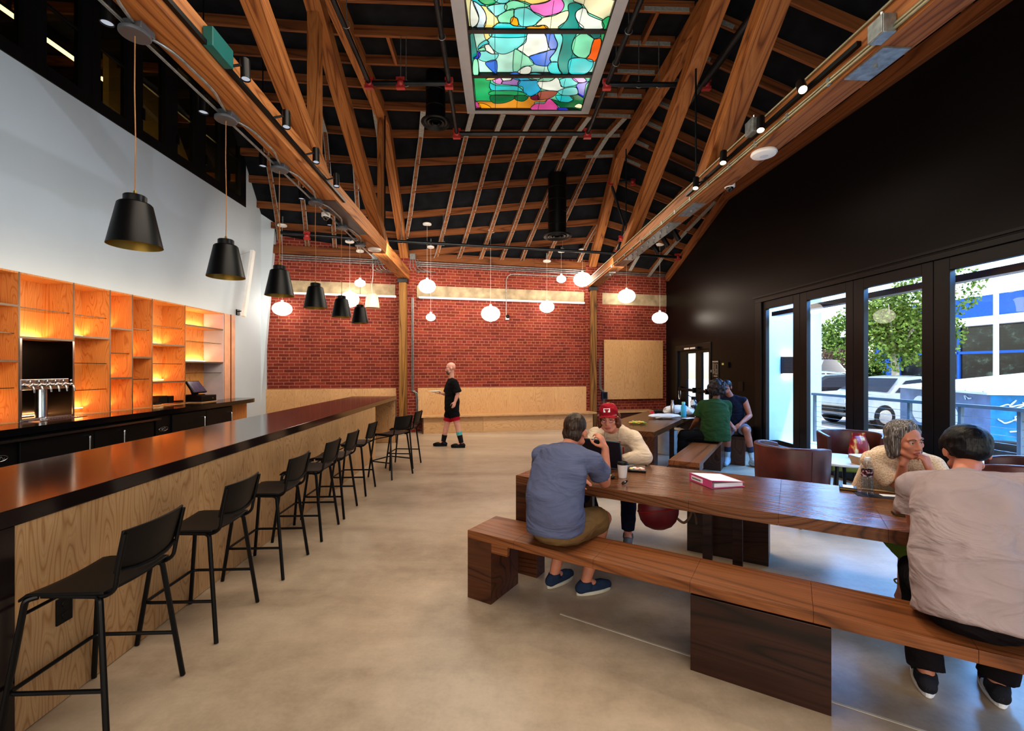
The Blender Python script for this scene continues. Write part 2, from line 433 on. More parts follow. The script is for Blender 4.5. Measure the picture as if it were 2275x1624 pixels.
# ---------------------------------------------------------------- brick wall
BO = V(-7.2, wby(-7.2), 0); Bk = fr(BO, TH_B)
def bloc(p): return yaw(-TH_B) @ (Vector(p)-BO)
b = MB(); b.bb((-0.5, 0, 0), (12.06, 0.3, 4.85))
PL, PR = onb(900, 800), onb(1315, 800)
for pp in (PL, PR):
    x = bloc(pp).x; b.bb((x-0.22, -0.10, 0), (x+0.27, 0.05, 4.5))
o = b.build('wall_back', M['brick']); o.location = BO; o.rotation_euler = (0, 0, TH_B); struct(o)
b = MB()                                          # concrete tie band
xs = [bloc(p).x for p in (PL, PR)]
for a0, a1 in ((0, xs[0]-0.24), (xs[0]+0.29, xs[1]-0.24), (xs[1]+0.29, 12.2)):
    b.bb((a0, -0.02, 3.42), (a1, 0.05, 3.74))
o = b.build('trim_2', M['conc_band']); o.location = BO; o.rotation_euler = (0, 0, TH_B); struct(o)
# ---------------------------------------------------------------- right wall
RO = V(wrx(0), 0, 0); R_ = fr(RO, TH_R)
def rbox(b, y0, y1, z0, z1, x0=0.0, x1=0.2, mi=0):
    b.hexa([R_(x0, y0, z0), R_(x1, y0, z0), R_(x1, y1, z0), R_(x0, y1, z0)], [R_(x0, y0, z1), R_(x1, y0, z1), R_(x1, y1, z1), R_(x0, y1, z1)], mi)
def ry(px): return onx(px, wrx)
DO0, DO1, DOZ = -1.7, ry(1676), 2.94
E0, E1, EZ = ry(1577), ry(1502), 2.2
b = MB(); rbox(b, -4.2, DO0, 0, 5.75); rbox(b, DO0, DO1, DOZ, 5.75); rbox(b, DO1, E0, 0, 5.75); rbox(b, E0, E1, EZ, 5.75); rbox(b, E1, 13.4, 0, 5.75)
struct(b.build('wall_right', M['black_wall']))
b = MB(); rbox(b, DO0, DO1+0.06, DOZ+0.02, DOZ+0.05, -0.018, 0.0); struct(b.build('trim_3', M['black_frame']))
o = MB().bb((-6.5, -4.3, 0), (6.0, -4.1, 7.3)).build('wall_front', M['white_wall']); struct(o)

# folding glass doors: panels share one width
def glass_door(name, y0, y1, z1, g0, g1, gz0, gz1, mid=None, handle=True):
    root = thing(name, None, None, R_(0, (y0+y1)/2, 0)); struct(root)
    b = MB(); t0, t1 = 0.03, 0.10
    rbox(b, y0, g0, 0, z1, t0, t1); rbox(b, g1, y1, 0, z1, t0, t1); rbox(b, g0, g1, 0, gz0, t0, t1); rbox(b, g0, g1, gz1, z1, t0, t1)
    if mid: rbox(b, g0, g1, mid-0.05, mid+0.05, t0, t1)
    b.build('door_frame', M['black_frame'], root, bevel=0.004)
    b = MB(); rbox(b, g0-0.01, g1+0.01, gz0-0.01, gz1+0.01, 0.062, 0.068); b.build('glass_pane', M['glass'], root)
    return root
pe = [ry(1690), 7.56, 6.447, 5.283, 4.12, 2.96, 1.80, 0.64, -0.52, -1.66]
gl = [(ry(1757), ry(1697)), (ry(1873), ry(1787)), (ry(2041), ry(1913)), (4.20, ry(2103))]
for i in range(9):
    y1, y0 = pe[i]-0.004, pe[i+1]+0.004
    g = gl[i] if i < 4 else (y0+0.16, y1-0.16)
    glass_door('door_%d' % (i+1), y0, y1, DOZ-0.07, g[0], g[1], 0.23, 2.727)
b = MB(); rbox(b, DO0, DO1, DOZ-0.068, DOZ, 0.0, 0.16); rbox(b, pe[0]+0.0, DO1, 0, DOZ-0.068, 0.0, 0.16); struct(b.build('trim_4', M['black_frame'], bevel=0.003))
# exit door
mid_y = ry(1548)
for k, (y0, y1, g0, g1) in enumerate(((mid_y, ry(1508), ry(1542), ry(1521)), (E0, mid_y-0.004, ry(1571), ry(1554)))):
    d = glass_door('door_%d' % (10+k), y0, y1, 2.08, g0, g1, 0.25, 2.0)
    b = MB(); rbox(b, y0+0.08, y1-0.08, 1.03, 1.10, -0.06, -0.02); rbox(b, y0+0.10, y0+0.16, 1.0, 1.13, -0.05, 0.03); rbox(b, y1-0.16, y1-0.10, 1.0, 1.13, -0.05, 0.03)
    b.build('push_bar', M['black_metal'], d, bevel=0.006)
    if k == 0:
        hp = [R_(-0.07, ry(1515)+dy, z) for dy, z in ((0.05, 1.02), (0.05, 0.86), (0.0, 0.78), (-0.06, 0.86), (-0.06, 1.02))]
        MB().tube(smoothpath(hp, 5), 0.012).build('pull_handle', M['steel'], d, smooth=True)
b = MB(); rbox(b, E0-0.06, E1+0.02, 2.08, EZ+0.03, -0.02, 0.14); rbox(b, E1-0.10, E1+0.02, 0, 2.08, -0.02, 0.14); rbox(b, E0-0.06, E0, 0, 2.08, -0.02, 0.14)
struct(b.build('trim_5', M['black_frame'], bevel=0.004))
# door closer / lit exit glass plate above the door
cl = thing('door_closer', 'dark door closer box above the far glass exit door', 'door closer', R_(-0.05, ry(1538), 2.13))
b = MB(); rbox(b, ry(1556), ry(1520), 2.09, 2.15, -0.09, -0.02); b.build('housing', M['black_metal'], cl, bevel=0.004)
b = MB(); rbox(b, ry(1552), ry(1540), 2.10, 2.14, -0.094, -0.09); rbox(b, ry(1538), ry(1527), 2.10, 2.14, -0.094, -0.09); b.build('plate', M['white_enamel'], cl)

# ---------------------------------------------------------------- ceiling: deck strips, joists and rafters
def prof_lt(t): return (9.35+2.15*t, 6.85-2.3*t) if t >= 0 else (9.35+2.7*t*0.8, 6.85)
def prof_rt(t): return (9.95+2.7*t, 6.72-2.07*t) if t >= 0 else (9.95+2.7*t, 6.72)
def prof_rw(t): return (9.8+3.3*t, 5.52-1.15*t) if t >= 0 else (9.8+2.7*t, 5.52)
def prof_lw(t): return (9.2+1.75*t, 7.0-2.35*t) if t >= 0 else (9.2+2.7*t*0.8, 7.0)
rows_l = [1.06, 0.98, 0.82, 0.66, 0.47, 0.28, 0.09]
rows_r = [1.04, 0.77, 0.61, 0.43, 0.26, 0.09, -0.10]
for k in range(14):
    rows_l.append(-0.235-0.3*k if k else -0.22); rows_r.append(-0.37-0.245*k)
ceil = MB(); lines = []
for tl, tr in zip(rows_l, rows_r):
    y0, z0 = prof_lw(tl); y1, z1 = prof_lt(tl); y2, z2 = prof_rt(tr); y3, z3 = prof_rw(tr)
    lines.append([V(wlx(y0)-3.6, y0, z0+0.25), V(wlx(y0), y0, z0), V(ltx(y1), y1, z1), V(rtx(y2), y2, z2), V(wrx(y3)+0.1, y3, z3)])
vs = [p for l in lines for p in l]
vs2 = [p+V(0, 0, 0.08) for p in vs]; n = len(lines); fs = []
for i in range(n-1):
    for j in range(4): a = i*5+j; fs.append((a, a+1, a+6, a+5))
ceil.add(vs, fs); ceil.add(vs2, fs)
yb = lines[-1][0].y
last = [Vector(p) for p in lines[-1]]; far = [V(p.x, -4.3, p.z) for p in last]
for j in range(4): ceil.add([last[j], last[j+1], far[j+1], far[j]], [(0, 1, 2, 3)])
CE = ceil.build('ceiling', M['deck']); struct(CE)
def roofpt(px, py):                               # where a ray meets the roof deck
    d = V((px-CX)/F, 1, (HY-py)/F); o_ = V(0, 0, H); best = None
    from mathutils.geometry import intersect_ray_tri
    for f in fs:
        q = [vs[i] for i in f]
        for tri in ((q[0], q[1], q[2]), (q[0], q[2], q[3])):
            h = intersect_ray_tri(tri[0], tri[1], tri[2], d, o_, True)
            if h is not None and (best is None or h.y < best.y): best = h
    return best
PD = 0.15
for i, l in enumerate(lines):
    if i == 0: continue
    for j in range(4):
        if j == 0 and i % 2: continue
        a = Vector(l[j]); c = Vector(l[j+1]); off = V(0, 0, -PD/2-0.004)
        timber('joist', a+off, c+off, 0.05, PD, M['purlin'], CE, bevel=0.0)
# rafters with steel straps below, running down the slope
def surf(i, j, s): return Vector(lines[i][j]).lerp(Vector(lines[i][j+1]), s)
def rafter(j, s, i0, i1, s1=None, strap=True):
    pts = [surf(i, j, s+(0 if s1 is None else (s1-s)*(i-i0)/(i1-i0))) for i in range(i0, i1+1)]
    dn = V(0, 0, -0.075-0.01)
    b = MB()
    for p, q in zip(pts[:-1], pts[1:]): b.beam(p+dn, q+dn, 0.06, 0.14)
    r = b.build('rafter', M['purlin'], CE)
    if strap:
        b = MB()
        for p, q in zip(pts[:-1], pts[1:]):
            b.beam(p+V(0, 0, -0.162), q+V(0, 0, -0.162), 0.10, 0.006)
        b.build('strap', M['strap'], CE)
for s in (0.128, 0.25, 0.366, 0.48, 0.59, 0.73): rafter(2, s, 0, 7, s+0.235)
rafter(2, 0.91, 0, 2, 0.985); rafter(2, 0.02, 2, 7, 0.17)
for s in (0.25, 0.45, 0.63, 0.80): rafter(1, s, 0, 7, s+0.17)
rafter(1, 0.06, 0, 8, 0.24)
for s in (0.2, 0.46, 0.72): rafter(3, s, 0, 5, s+0.2)
for i, s in ((7, 0.45), (9, 0.5), (8, 0.9), (9, 0.12), (10, 0.9), (11, 0.3)):
    p, q = surf(i, 2, s), surf(i+1, 2, s); timber('blocking', p+V(0, 0, -0.09), q+V(0, 0, -0.09), 0.05, 0.14, M['purlin'], CE, bevel=0)
# perforated strap plates on the joists of the right bay
for i in range(5, 14):
    p, q = surf(i, 2, 0.86), surf(i, 2, 0.985)
    MB().beam(p+V(0, -0.03, -0.13), q+V(0, -0.03, -0.13), 0.006, 0.06).build('strap_plate', M['strap'], CE)
    p, q = surf(i, 3, 0.03), surf(i, 3, 0.22)
    MB().beam(p+V(0, -0.03, -0.13), q+V(0, -0.03, -0.13), 0.006, 0.06).build('strap_plate', M['strap'], CE)
# ledger along the brick wall and along the right wall
for a0, a1 in (((-6.4, 0.6)), ((0.6, 4.9))):
    p = V(a0, wby(a0)-0.06, 4.46); q = V(a1, wby(a1)-0.06, 4.46)
    timber('ledger', p, q, 0.07, 0.2, M['purlin'], CE)
pr = [R_(-0.05, y, z) for y, z in ((13.0, 4.20), (9.75, 5.33), (-4, 5.33))]
for p, q in zip(pr[:-1], pr[1:]): timber('ledger', p, q, 0.09, 0.2, M['purlin'], CE)

# ---------------------------------------------------------------- trusses
def LT(px, py): return onw(px, py, ltx)
def RT(px, py): return onw(px, py, rtx)
def truss(label, xf_, y_end, zf, yk, ze, members, group):
    root = thing('roof_truss', label, 'truss', (xf_(y_end), y_end, 3.86), 0, group)
    T = M['timber']
    pt = lambda y, z: V(xf_(y), y, z)
    timber('bottom_chord', pt(y_end+0.05, 3.985), pt(-4.0, 3.985), 0.25, 0.25, T, root)
    timber('top_chord', pt(yk, zf-0.12), pt(-4.0, zf-0.12), 0.2, 0.26, T, root)
    timber('top_chord', pt(y_end+0.02, ze-0.02), pt(yk-0.08, zf-0.1), 0.2, 0.26, T, root)
    for nm, a, c, w, h in members:
        if nm == 'tie_rod': MB().tube([a, c], w, 8).build('tie_rod', M['dark_pipe'], root, smooth=True)
        else: timber(nm, a, c, w, h, T, root)
    return root
def line_pts(f, a, c, z0, z1):                    # extend the segment a-c to the levels z0 and z1
    d = c-a; return a+d*((z0-a.z)/d.z), a+d*((z1-a.z)/d.z)
m = []
a, c = line_pts(LT, LT(565, 0), LT(697, 355), 6.65, 4.05); m.append(('diagonal_brace', a, c, 0.19, 0.19))
a, c = line_pts(LT, LT(698, 0), LT(849, 540), 6.7, 4.05); m.append(('diagonal_brace', a, c, 0.2, 0.22))
y = onx(703, ltx); m.append(('vertical_post', V(ltx(y)-0.02, y, 4.05), V(ltx(y)-0.02, y, 6.7), 0.14, 0.14))
y = onx(848, ltx); m.append(('vertical_post', V(ltx(y)-0.02, y, 4.05), V(ltx(y)-0.02, y, 6.62), 0.11, 0.11))
y = onx(845, ltx); m.append(('tie_rod', V(ltx(y)+0.09, y, 4.05), V(ltx(y)+0.09, y, 6.6), 0.014, 0))
TL = truss('left timber roof truss, above the row of black cone pendants', ltx, wby(PL.x)-0.07, 6.85, 9.35, 4.5, m, 'timber roof trusses')
m = []
a, c = line_pts(RT, RT(1718, 0), RT(1576, 388), 6.35, 4.08); m.append(('diagonal_brace', a, c, 0.26, 0.22))
a, c = line_pts(RT, RT(1507, 241), RT(1405, 517), 6.3, 4.08); m.append(('diagonal_brace', a, c, 0.22, 0.2))
y = onx(1546, rtx); m.append(('tie_rod', V(rtx(y), y, 4.05), V(rtx(y), y, 6.3), 0.013, 0))
y = onx(1391, rtx); m.append(('tie_rod', V(rtx(y), y, 4.05), V(rtx(y), y, 6.3), 0.013, 0))
TR = truss('right timber roof truss carrying steel conduits and lit spotlights', rtx, wby(PR.x)-0.07, 6.45, 9.95, 4.55, m, 'timber roof trusses')
# steel plates under the right chord
for ypx, wid, ln in ((1660, 0.2, 0.0),):
    pass
def under(xf_, y, dz=0.0, dx=0.0): return V(xf_(y)+dx, y, 3.86+dz)
for y0, y1, w in ((onx(1395, rtx), onx(1500, rtx), 0.2), (onx(1532, rtx)+0.2, onx(1562, rtx)+0.1, 0.17), (onx(1395, rtx)+1.2, onx(1395, rtx)+1.6, 0.16), (3.15, 3.5, 0.2)):
    b = MB(); b.beam(under(rtx, y0, -0.006), under(rtx, y1, -0.006), w, 0.012)
    n_ = 8 if y0-y1 > 1 else 1
    for k in range(n_):
        yy = y0+(y1-y0)*(k+0.5)/n_
        for dx in ((-0.05, 0.05) if n_ > 1 else (0,)): b.lathe([(0.014, -0.03), (0.014, 0)], under(rtx, yy, -0.01, dx), 6)
    b.build('steel_plate', M['galv'], TR)
y0, y1 = onx(727, ltx), onx(800, ltx)
MB().beam(under(ltx, y0, -0.006), under(ltx, y1, -0.006), 0.22, 0.012).build('steel_plate', plain('dark_steel_plate', (70, 66, 66), 0.5, metal=0.4), TL)
# posts
M['post_wood'] = wood('weathered_post_wood', (84, 58, 28), (142, 102, 54), (166, 124, 70), 'X', 1.6, 9, 0.65, 0.3, 0.2, 0.4, 0.4, bump=0.3, stretch=0.09)
for pp, xf_, lb in ((PL, ltx, 'rough timber post between bar end and wooden wall bench'), (PR, rtx, 'rough timber post behind the person in the red cap')):
    yb_ = wby(pp.x)-0.21
    r = thing('timber_post', lb, 'post', (pp.x, yb_, 0), 0, 'timber posts on the brick wall')
    timber('shaft', V(pp.x, yb_, 0), V(pp.x, yb_, 3.84), 0.17, 0.17, M['post_wood'], r)
    MB().box((pp.x, yb_, 3.80), (0.24, 0.2, 0.10)).build('cap_bracket', M['dark_pipe'], r, bevel=0.005)

# ---------------------------------------------------------------- clerestory windows in the white wall + the room behind them
wm = [(0.0, 51), (103, 182), (223, 283), (317, 366), (394, 434), (457, 489), (508, 534)]
def ly(px): return onx(px, wlx)
edges = [ly(546)] + [ (ly(wm[i][1])+ly(wm[i+1][0]))/2 for i in range(5, -1, -1)] + [3.7]
for i in range(9):
    if i < 7:
        y1, y0 = edges[i], edges[i+1]; g0, g1 = (ly(wm[6-i][0]), ly(wm[6-i][1])) if i < 6 else (3.95, ly(51))
    else:
        y1 = 3.7-1.2*(i-7); y0 = y1-1.2; g0, g1 = y0+0.2, y1-0.2
    root = thing('window_%d' % (i+1), None, None, L(0, (y0+y1)/2, WZ0)); struct(root)
    b = MB()
    lbox(b, y0, g0, WZ0, WZ1, -0.1, 0.012); lbox(b, g1, y1, WZ0, WZ1, -0.1, 0.012); lbox(b, g0, g1, WZ0, WZ0+0.17, -0.1, 0.012); lbox(b, g0, g1, WZ1-0.17, WZ1, -0.1, 0.012)
    lbox(b, g0, g1, 6.06, 6.10, -0.07, -0.03)
    b.build('window_frame', M['black_frame'], root, bevel=0.004)
    b = MB(); lbox(b, g0, g1, WZ0+0.17, WZ1-0.17, -0.052, -0.046); b.build('glass_pane', M['glass_dark'], root)
    if i < 4:
        b = MB(); lbox(b, g0-0.02, g0+0.02, WZ0+0.32, WZ0+0.5, 0.012, 0.03); b.build('window_handle', M['black_metal'], root)
M['olive_room'] = plain('dim_olive_plaster', (150, 128, 76), 0.8, var=0.1, nscale=1)
b = MB(); lbox(b, 0.5, 11.2, 4.4, 8.0, -3.5, -3.4); lbox(b, 0.5, 11.2, 4.3, 4.4, -3.5, -0.14); lbox(b, 11.1, 11.2, 4.4, 8.0, -3.5, -0.14); lbox(b, 0.4, 0.5, 4.4, 8.0, -3.5, -0.14)
lbox(b, 7.9, 11.1, 4.4, 7.25, -1.35, -1.25); struct(b.build('wall_loft', M['olive_room']))
for y0, y1, lb in ((onx(-70, lambda y: -7.5), onx(182, lambda y: -7.5), 'long glowing linear light seen through the clerestory windows'), (onx(222, lambda y: -7.5), onx(246, lambda y: -7.5), 'short glowing linear light seen through the third clerestory window')):
    r = thing('linear_light', lb, 'light', (-7.5, (y0+y1)/2, 6.9), 0)
    MB().bb((-7.54, y0, 6.93), (-7.46, y1, 6.98)).build('housing', M['black_metal'], r)
    MB().bb((-7.535, y0, 6.90), (-7.465, y1, 6.93)).build('diffuser', emit('linear_glow', (255, 232, 170), 6.0), r)
    for yy in (y0+0.05, y1-0.05): MB().tube([(-7.5, yy, 6.98), (-7.5, yy, 7.25)], 0.006, 6).build('stem', M['black_metal'], r)
# ---------------------------------------------------------------- long bar
TB = math.atan(0.0456)
def bx(Y): return -2.168-0.0456*(Y-1.978)
def by(px): return onx(px, bx)
Bf = fr(V(bx(0), 0, 0), TB)
def bbox(b, y0, y1, z0, z1, x0, x1, mi=0):
    b.hexa([Bf(x0, y0, z0), Bf(x1, y0, z0), Bf(x1, y1, z0), Bf(x0, y1, z0)], [Bf(x0, y0, z1), Bf(x1, y0, z1), Bf(x1, y1, z1), Bf(x0, y1, z1)], mi)
BW, BZ, BT = -0.95, 1.008, 0.075
bar = thing('bar_counter', 'long plywood-fronted bar with dark polished top and black waterfall ends', 'bar', Bf(-0.5, 5.9, 0))
b = MB(); bbox(b, 1.895, 9.93, BZ-BT, BZ, BW, 0.0); b.build('bar_top', M['bartop'], bar, bevel=0.003)
b = MB(); bbox(b, 1.895, 1.974, 0, BZ-BT-0.001, BW, 0.0); b.build('end_panel', M['bartop'], bar)
b = MB(); bbox(b, 9.87, 9.93, 0, BZ-BT-0.001, BW, 0.0); b.build('end_panel', M['bartop'], bar)
ys = [1.976, 3.22, 4.46, 5.70, 6.94, 8.13]
for y0, y1 in zip(ys[:-1], ys[1:]):
    b = MB(); bbox(b, y0+0.0015, y1-0.0015, 0.004, BZ-BT-0.002, -0.03, -0.004); b.build('front_panel', M['ply_bar'], bar)
b = MB(); bbox(b, 8.1, 9.87, 0.004, BZ-BT-0.002, -0.46, -0.43); b.build('front_panel', M['ply_bar'], bar)
b = MB(); bbox(b, 9.845, 9.868, 0.004, BZ-BT-0.002, -0.43, -0.012); b.build('front_panel', M['ply_bar'], bar)
b = MB(); bbox(b, 8.10, 8.13, 0.004, BZ-BT-0.002, -0.43, -0.03); b.build('front_panel', M['ply_bar'], bar)
b = MB(); bbox(b, 1.98, 8.1, 0.004, BZ-BT-0.002, BW+0.06, BW+0.08); b.build('rear_panel', M['black_metal'], bar)
def outlet(px, py, w, h, label):
    y = by(px); z = P(px, py, y).z
    r = thing('wall_outlet', label, 'outlet', Bf(0, y, z))
    b = MB(); bbox(b, y-w/2, y+w/2, z-h/2, z+h/2, -0.004, 0.006); b.build('cover_plate', M['black_plastic'], r, bevel=0.002)
    for dz in (-0.028, 0.028):
        b = MB(); b.lathe([(0.017, 0), (0.016, 0.003)], Bf(0.006, y, z+dz), 14, yaw(TB) @ Matrix.Rotation(PI/2, 3, 'Y')); b.build('socket', M['black_metal'], r)
outlet(143, 1353, 0.08, 0.125, 'black power outlet on the bar front behind the nearest stool')
outlet(652, 1068, 0.08, 0.12, 'black power outlet on the bar front behind the third stool')

# ---------------------------------------------------------------- back bar shelving in the niche of the white wall
SH = thing('back_bar_shelving', 'lit plywood shelving grid with glass shelves built into the white wall', 'shelf', L(-0.2, 6.0, 1.0))
DEP = -0.38; LEDS = []
def zat(px, zy): return H+(HY-(400+zy*0.36937))/F*ly(px)
b = MB(); lbox(b, NI0, NI1, NZ0-0.02, NZ1+0.03, DEP-0.02, DEP); b.build('back_panel', M['ply_shelf'], SH)
b = MB(); lbox(b, NI0, NI1, NZ1-0.02, NZ1-0.001, DEP, 0.003); b.build('top_panel', M['ply_shelf'], SH)
b = MB(); lbox(b, NI0, 8.02, NZ0-0.02, NZ0+0.025, DEP, 0.004); b.build('base_lip', M['ply_x'], SH)
b = MB(); lbox(b, ly(511), NI1+0.02, 0.98, NZ1, DEP, 0.006); lbox(b, ly(499), ly(511), 1.0, NZ1, -0.05, 0.004); b.build('jamb', plain('pink_birch', (214, 164, 136), 0.45), SH)
dv = [3.5, 4.3] + [ly(p) for p in (42.5, 164, 245, 294.5, 338.5, 411.5)]
for y in dv:
    b = MB(); lbox(b, y-0.010, y+0.010, NZ0, NZ1, DEP, 0.002); b.build('divider', M['ply_shelf'], SH)
    b = MB(); lbox(b, y-0.0095, y+0.0095, NZ0, NZ1, 0.002, 0.004); b.build('edge_band', plain('grey_edge_band', (96, 82, 70), 0.5) if y == dv[0] else bpy.data.materials['grey_edge_band'], SH)
b = MB(); lbox(b, ly(497)-0.01, ly(497)+0.01, NZ0, NZ1, DEP, 0.0); b.build('steel_side', plain('pale_lavender_steel', (186, 182, 192), 0.38, metal=0.2, var=0.03), SH)
b = MB(); lbox(b, ly(513)-0.02, ly(513), NZ0, NZ1, -0.02, 0.012); b.build('edge_band', M['black_metal'], SH)
M['shelf_glass'] = glass_mat('green_glass', (0.86, 0.93, 0.88, 1), 0.8)
M['glass_edge'] = plain('dark_glass_edge', (46, 40, 26), 0.25)
cols = [(ly(0), ly(42.5), 20, [('w', 750), ('g', 918), ('w', 1088), ('g', 1252)], (1300,)),
        (ly(42.5), ly(164), 104, [('g', 782), ('w', 955)], (950,)),
        (ly(164), ly(245), 205, [('g', 820), ('w', 947), ('g', 1102), ('g', 1262)], (938, 1385)),
        (ly(245), ly(294.5), 270, [('w', 896), ('g', 1042), ('w', 1191)], (892, 1187)),
        (ly(294.5), ly(338.5), 316, [('g', 898), ('w', 1068), ('g', 1198)], (1064,)),
        (ly(338.5), ly(411.5), 375, [('g', 884), ('w', 992), ('g', 1105), ('w', 1214)], (988, 1210)),
        (ly(411.5), ly(497), 440, [('w', 880), ('g', 972), ('w', 1095), ('g', 1161)], (876, 1091)),
        (4.3, ly(0)-0.6, -60, [('w', 750), ('g', 1000)], ()), (3.5, 4.3, -200, [('g', 750), ('w', 1000)], ())]
for y0, y1, pm, sh, leds in cols:
    if pm == 20: y0 = 4.3
    if pm == -60: continue
    for kind, zy in sh:
        z = zat(pm, zy) if pm > 0 else (1.6 if zy > 900 else 2.2)
        if kind == 'w':
            b = MB(); lbox(b, y0+0.011, y1-0.011, z-0.012, z+0.012, DEP+0.002, 0.001); b.build('shelf_board', M['ply_shelf'], SH)
            b = MB(); lbox(b, y0+0.011, y1-0.011, z-0.0125, z+0.0125, 0.001, 0.003); b.build('edge_band', bpy.data.materials['grey_edge_band'], SH)
        else:
            b = MB(); lbox(b, y0+0.014, y1-0.014, z-0.004, z+0.004, DEP+0.05, -0.04); b.build('glass_shelf', M['shelf_glass'], SH)
            b = MB(); lbox(b, y0+0.014, y1-0.014, z-0.004, z+0.004, -0.04, -0.036); b.build('shelf_edge', M['glass_edge'], SH)
    for zy in leds:
        z = zat(pm, zy) if zy != 1300 else 1.02
        z = max(z, 1.02)
        b = MB(); lbox(b, y0+0.03, y1-0.03, z+0.013, z+0.022, DEP+0.015, DEP+0.035); b.build('led_strip', M['led'], SH); LEDS.append((y0, y1, z))
for pm, y0, y1 in ((270, ly(245), ly(294.5)), (316, ly(294.5), ly(338.5)), (375, ly(338.5), ly(411.5)), (104, ly(42.5), ly(164))):
    b = MB(); lbox(b, y0+0.03, y1-0.03, 1.026, 1.035, DEP+0.015, DEP+0.035); b.build('led_strip', M['led'], SH); LEDS.append((y0, y1, 1.02))
# steel lined tap bay
y0, y1 = ly(42.5)+0.012, ly(164)-0.012; zt = zat(104, 955)-0.013
M['tap_steel'] = plain('dark_brushed_steel', (74, 64, 58), 0.32, metal=1.0, var=0.1, nscale=2)
b = MB(); lbox(b, y0, y1, 1.0, zt, DEP+0.003, DEP+0.008); lbox(b, y1-0.006, y1, 1.0, zt, DEP+0.008, 0.0); lbox(b, y0, y0+0.006, 1.0, zt, DEP+0.008, 0.0); b.build('steel_lining', M['tap_steel'], SH)
b = MB(); lbox(b, y0-0.012, y0+0.012, 1.0, zt, 0.0, 0.012); lbox(b, y1-0.012, y1+0.012, 1.0, zt, 0.0, 0.012); lbox(b, y0, y1, 1.0, 1.03, 0.0, 0.012); b.build('steel_trim', M['steel'], SH)
# tap tower
ty = 5.48
TT = thing('beer_tap_tower', 'chrome beer tap tower with a row of six faucets', 'beer taps', L(-0.04, ty, 1.0))
MB().lathe([(0.085, 1.006), (0.085, 1.016), (0.06, 1.022), (0.056, 1.04), (0.056, 1.37)], L(-0.04, ty, 0), 24).build('column', M['steel'], TT, smooth=True)
b = MB(); lbox(b, ty-0.29, ty+0.29, 1.365, 1.49, -0.10, 0.02); b.build('header', M['steel'], TT, bevel=0.004)
for k in range(6):
    y = ty-0.25+k*0.10
    f = MB(); R90 = yaw(TH_L) @ Matrix.Rotation(PI/2, 3, 'Y')
    f.lathe([(0.022, 0), (0.022, 0.008), (0.012, 0.01), (0.012, 0.06)], L(0.02, y, 1.42), 12, R90)
    f.ell(L(0.085, y, 1.42), 0.018, nu=10, nv=8)
    f.tube([L(0.08, y, 1.42), L(0.11, y, 1.40), L(0.125, y, 1.36), L(0.127, y, 1.335)], [0.012, 0.011, 0.009, 0.009], 8)
    fo = f.build('faucet', M['steel'], TT, smooth=True)
    MB().lathe([(0.006, 1.435), (0.008, 1.455), (0.014, 1.462), (0.012, 1.478), (0.005, 1.482)], L(0.085, y, 0), 10).build('tap_collar', M['steel'], fo, smooth=True)
# drip tray
dt = thing('drip_tray', 'perforated steel drip tray on back counter below the beer taps', 'drip tray', L(0.2, 5.4, 1.0))
b = MB(); lbox(b, 5.25, 5.86, 1.0005, 1.006, 0.04, 0.17); b.build('tray', M['steel'], dt)
b = MB()
for k in range(16):
    for j in range(3): b.lathe([(0.008, 1.0062), (0.008, 1.0066)], L(0.07+0.035*j, 5.28+k*0.0365, 0), 6)
b.build('holes', M['black_metal'], dt)
# counter and coolers
BC = thing('back_counter', 'black polished counter along the back bar below the lit shelves', 'counter', L(0.25, 6, 0.93))
b = MB(); lbox(b, 2.6, 9.1, 0.925, 0.999, 0.0, 0.53)
c0 = [L(0.0, 9.1), L(0.53, 9.1)]+[L(0.53-0.28+0.28*math.cos(a), 9.1+0.42*math.sin(a)) for a in (0.3, 0.6, 0.9, 1.2, PI/2)]+[L(0.0, 9.52)]
b.hexa([V(p.x, p.y, 0.925) for p in c0], [V(p.x, p.y, 0.999) for p in c0]); b.build('counter_top', M['counter'], BC)
b = MB(); lbox(b, 8.72, 9.45, 0, 0.92, 0.02, 0.26); b.build('end_cabinet', M['ply_shelf'], BC)
b = MB(); lbox(b, 3.2, 6.62, 0.865, 0.893, 0.40, 0.56); b.build('steel_rail', M['steel'], BC)
def cooler(name, label, grill, doors, handles, y_lo, y_hi, zt):
    r = thing(name, label, 'cooler', L(0.25, (y_lo+y_hi)/2, 0), 0, 'black back bar coolers')
    b = MB(); lbox(b, y_lo, y_hi, 0.08, zt, 0.03, 0.46); lbox(b, y_lo+0.05, y_hi-0.05, 0, 0.08, 0.08, 0.40); b.build('body', M['black_metal'], r)
    b = MB(); lbox(b, grill[0], grill[1], 0.12, zt-0.01, 0.46, 0.475)
    for k in range(7): lbox(b, grill[0]+0.03, grill[1]-0.03, 0.18+k*0.06, 0.205+k*0.06, 0.475, 0.487)
    b.build('grille', M['black_plastic'], r)
    e = [L(0.478, (grill[0]+grill[1])/2+0.09*math.cos(2*PI*i/20), 0.71+0.032*math.sin(2*PI*i/20)) for i in range(20)]
    w = [L(0.478, (grill[0]+grill[1])/2-0.06+0.012*i, 0.71+0.018*math.sin(i*1.9)) for i in range(11)]
    MB().tube(e, 0.003, 5, True).tube(smoothpath(w, 4), 0.003, 5).build('badge', M['steel'], r)
    for d0, d1 in doors:
        b = MB(); lbox(b, d0+0.006, d1-0.006, 0.12, zt-0.01, 0.46, 0.50); d = b.build('door', M['black_plastic'], r, bevel=0.006)
        for h in handles:
            if d0 <= h <= d1:
                MB().tube(rounded([L(0.50, h, 0.80), L(0.545, h, 0.80), L(0.545, h, 0.46), L(0.50, h, 0.46)], 0.02), 0.011, 8).build('handle', M['steel'], d, smooth=True)
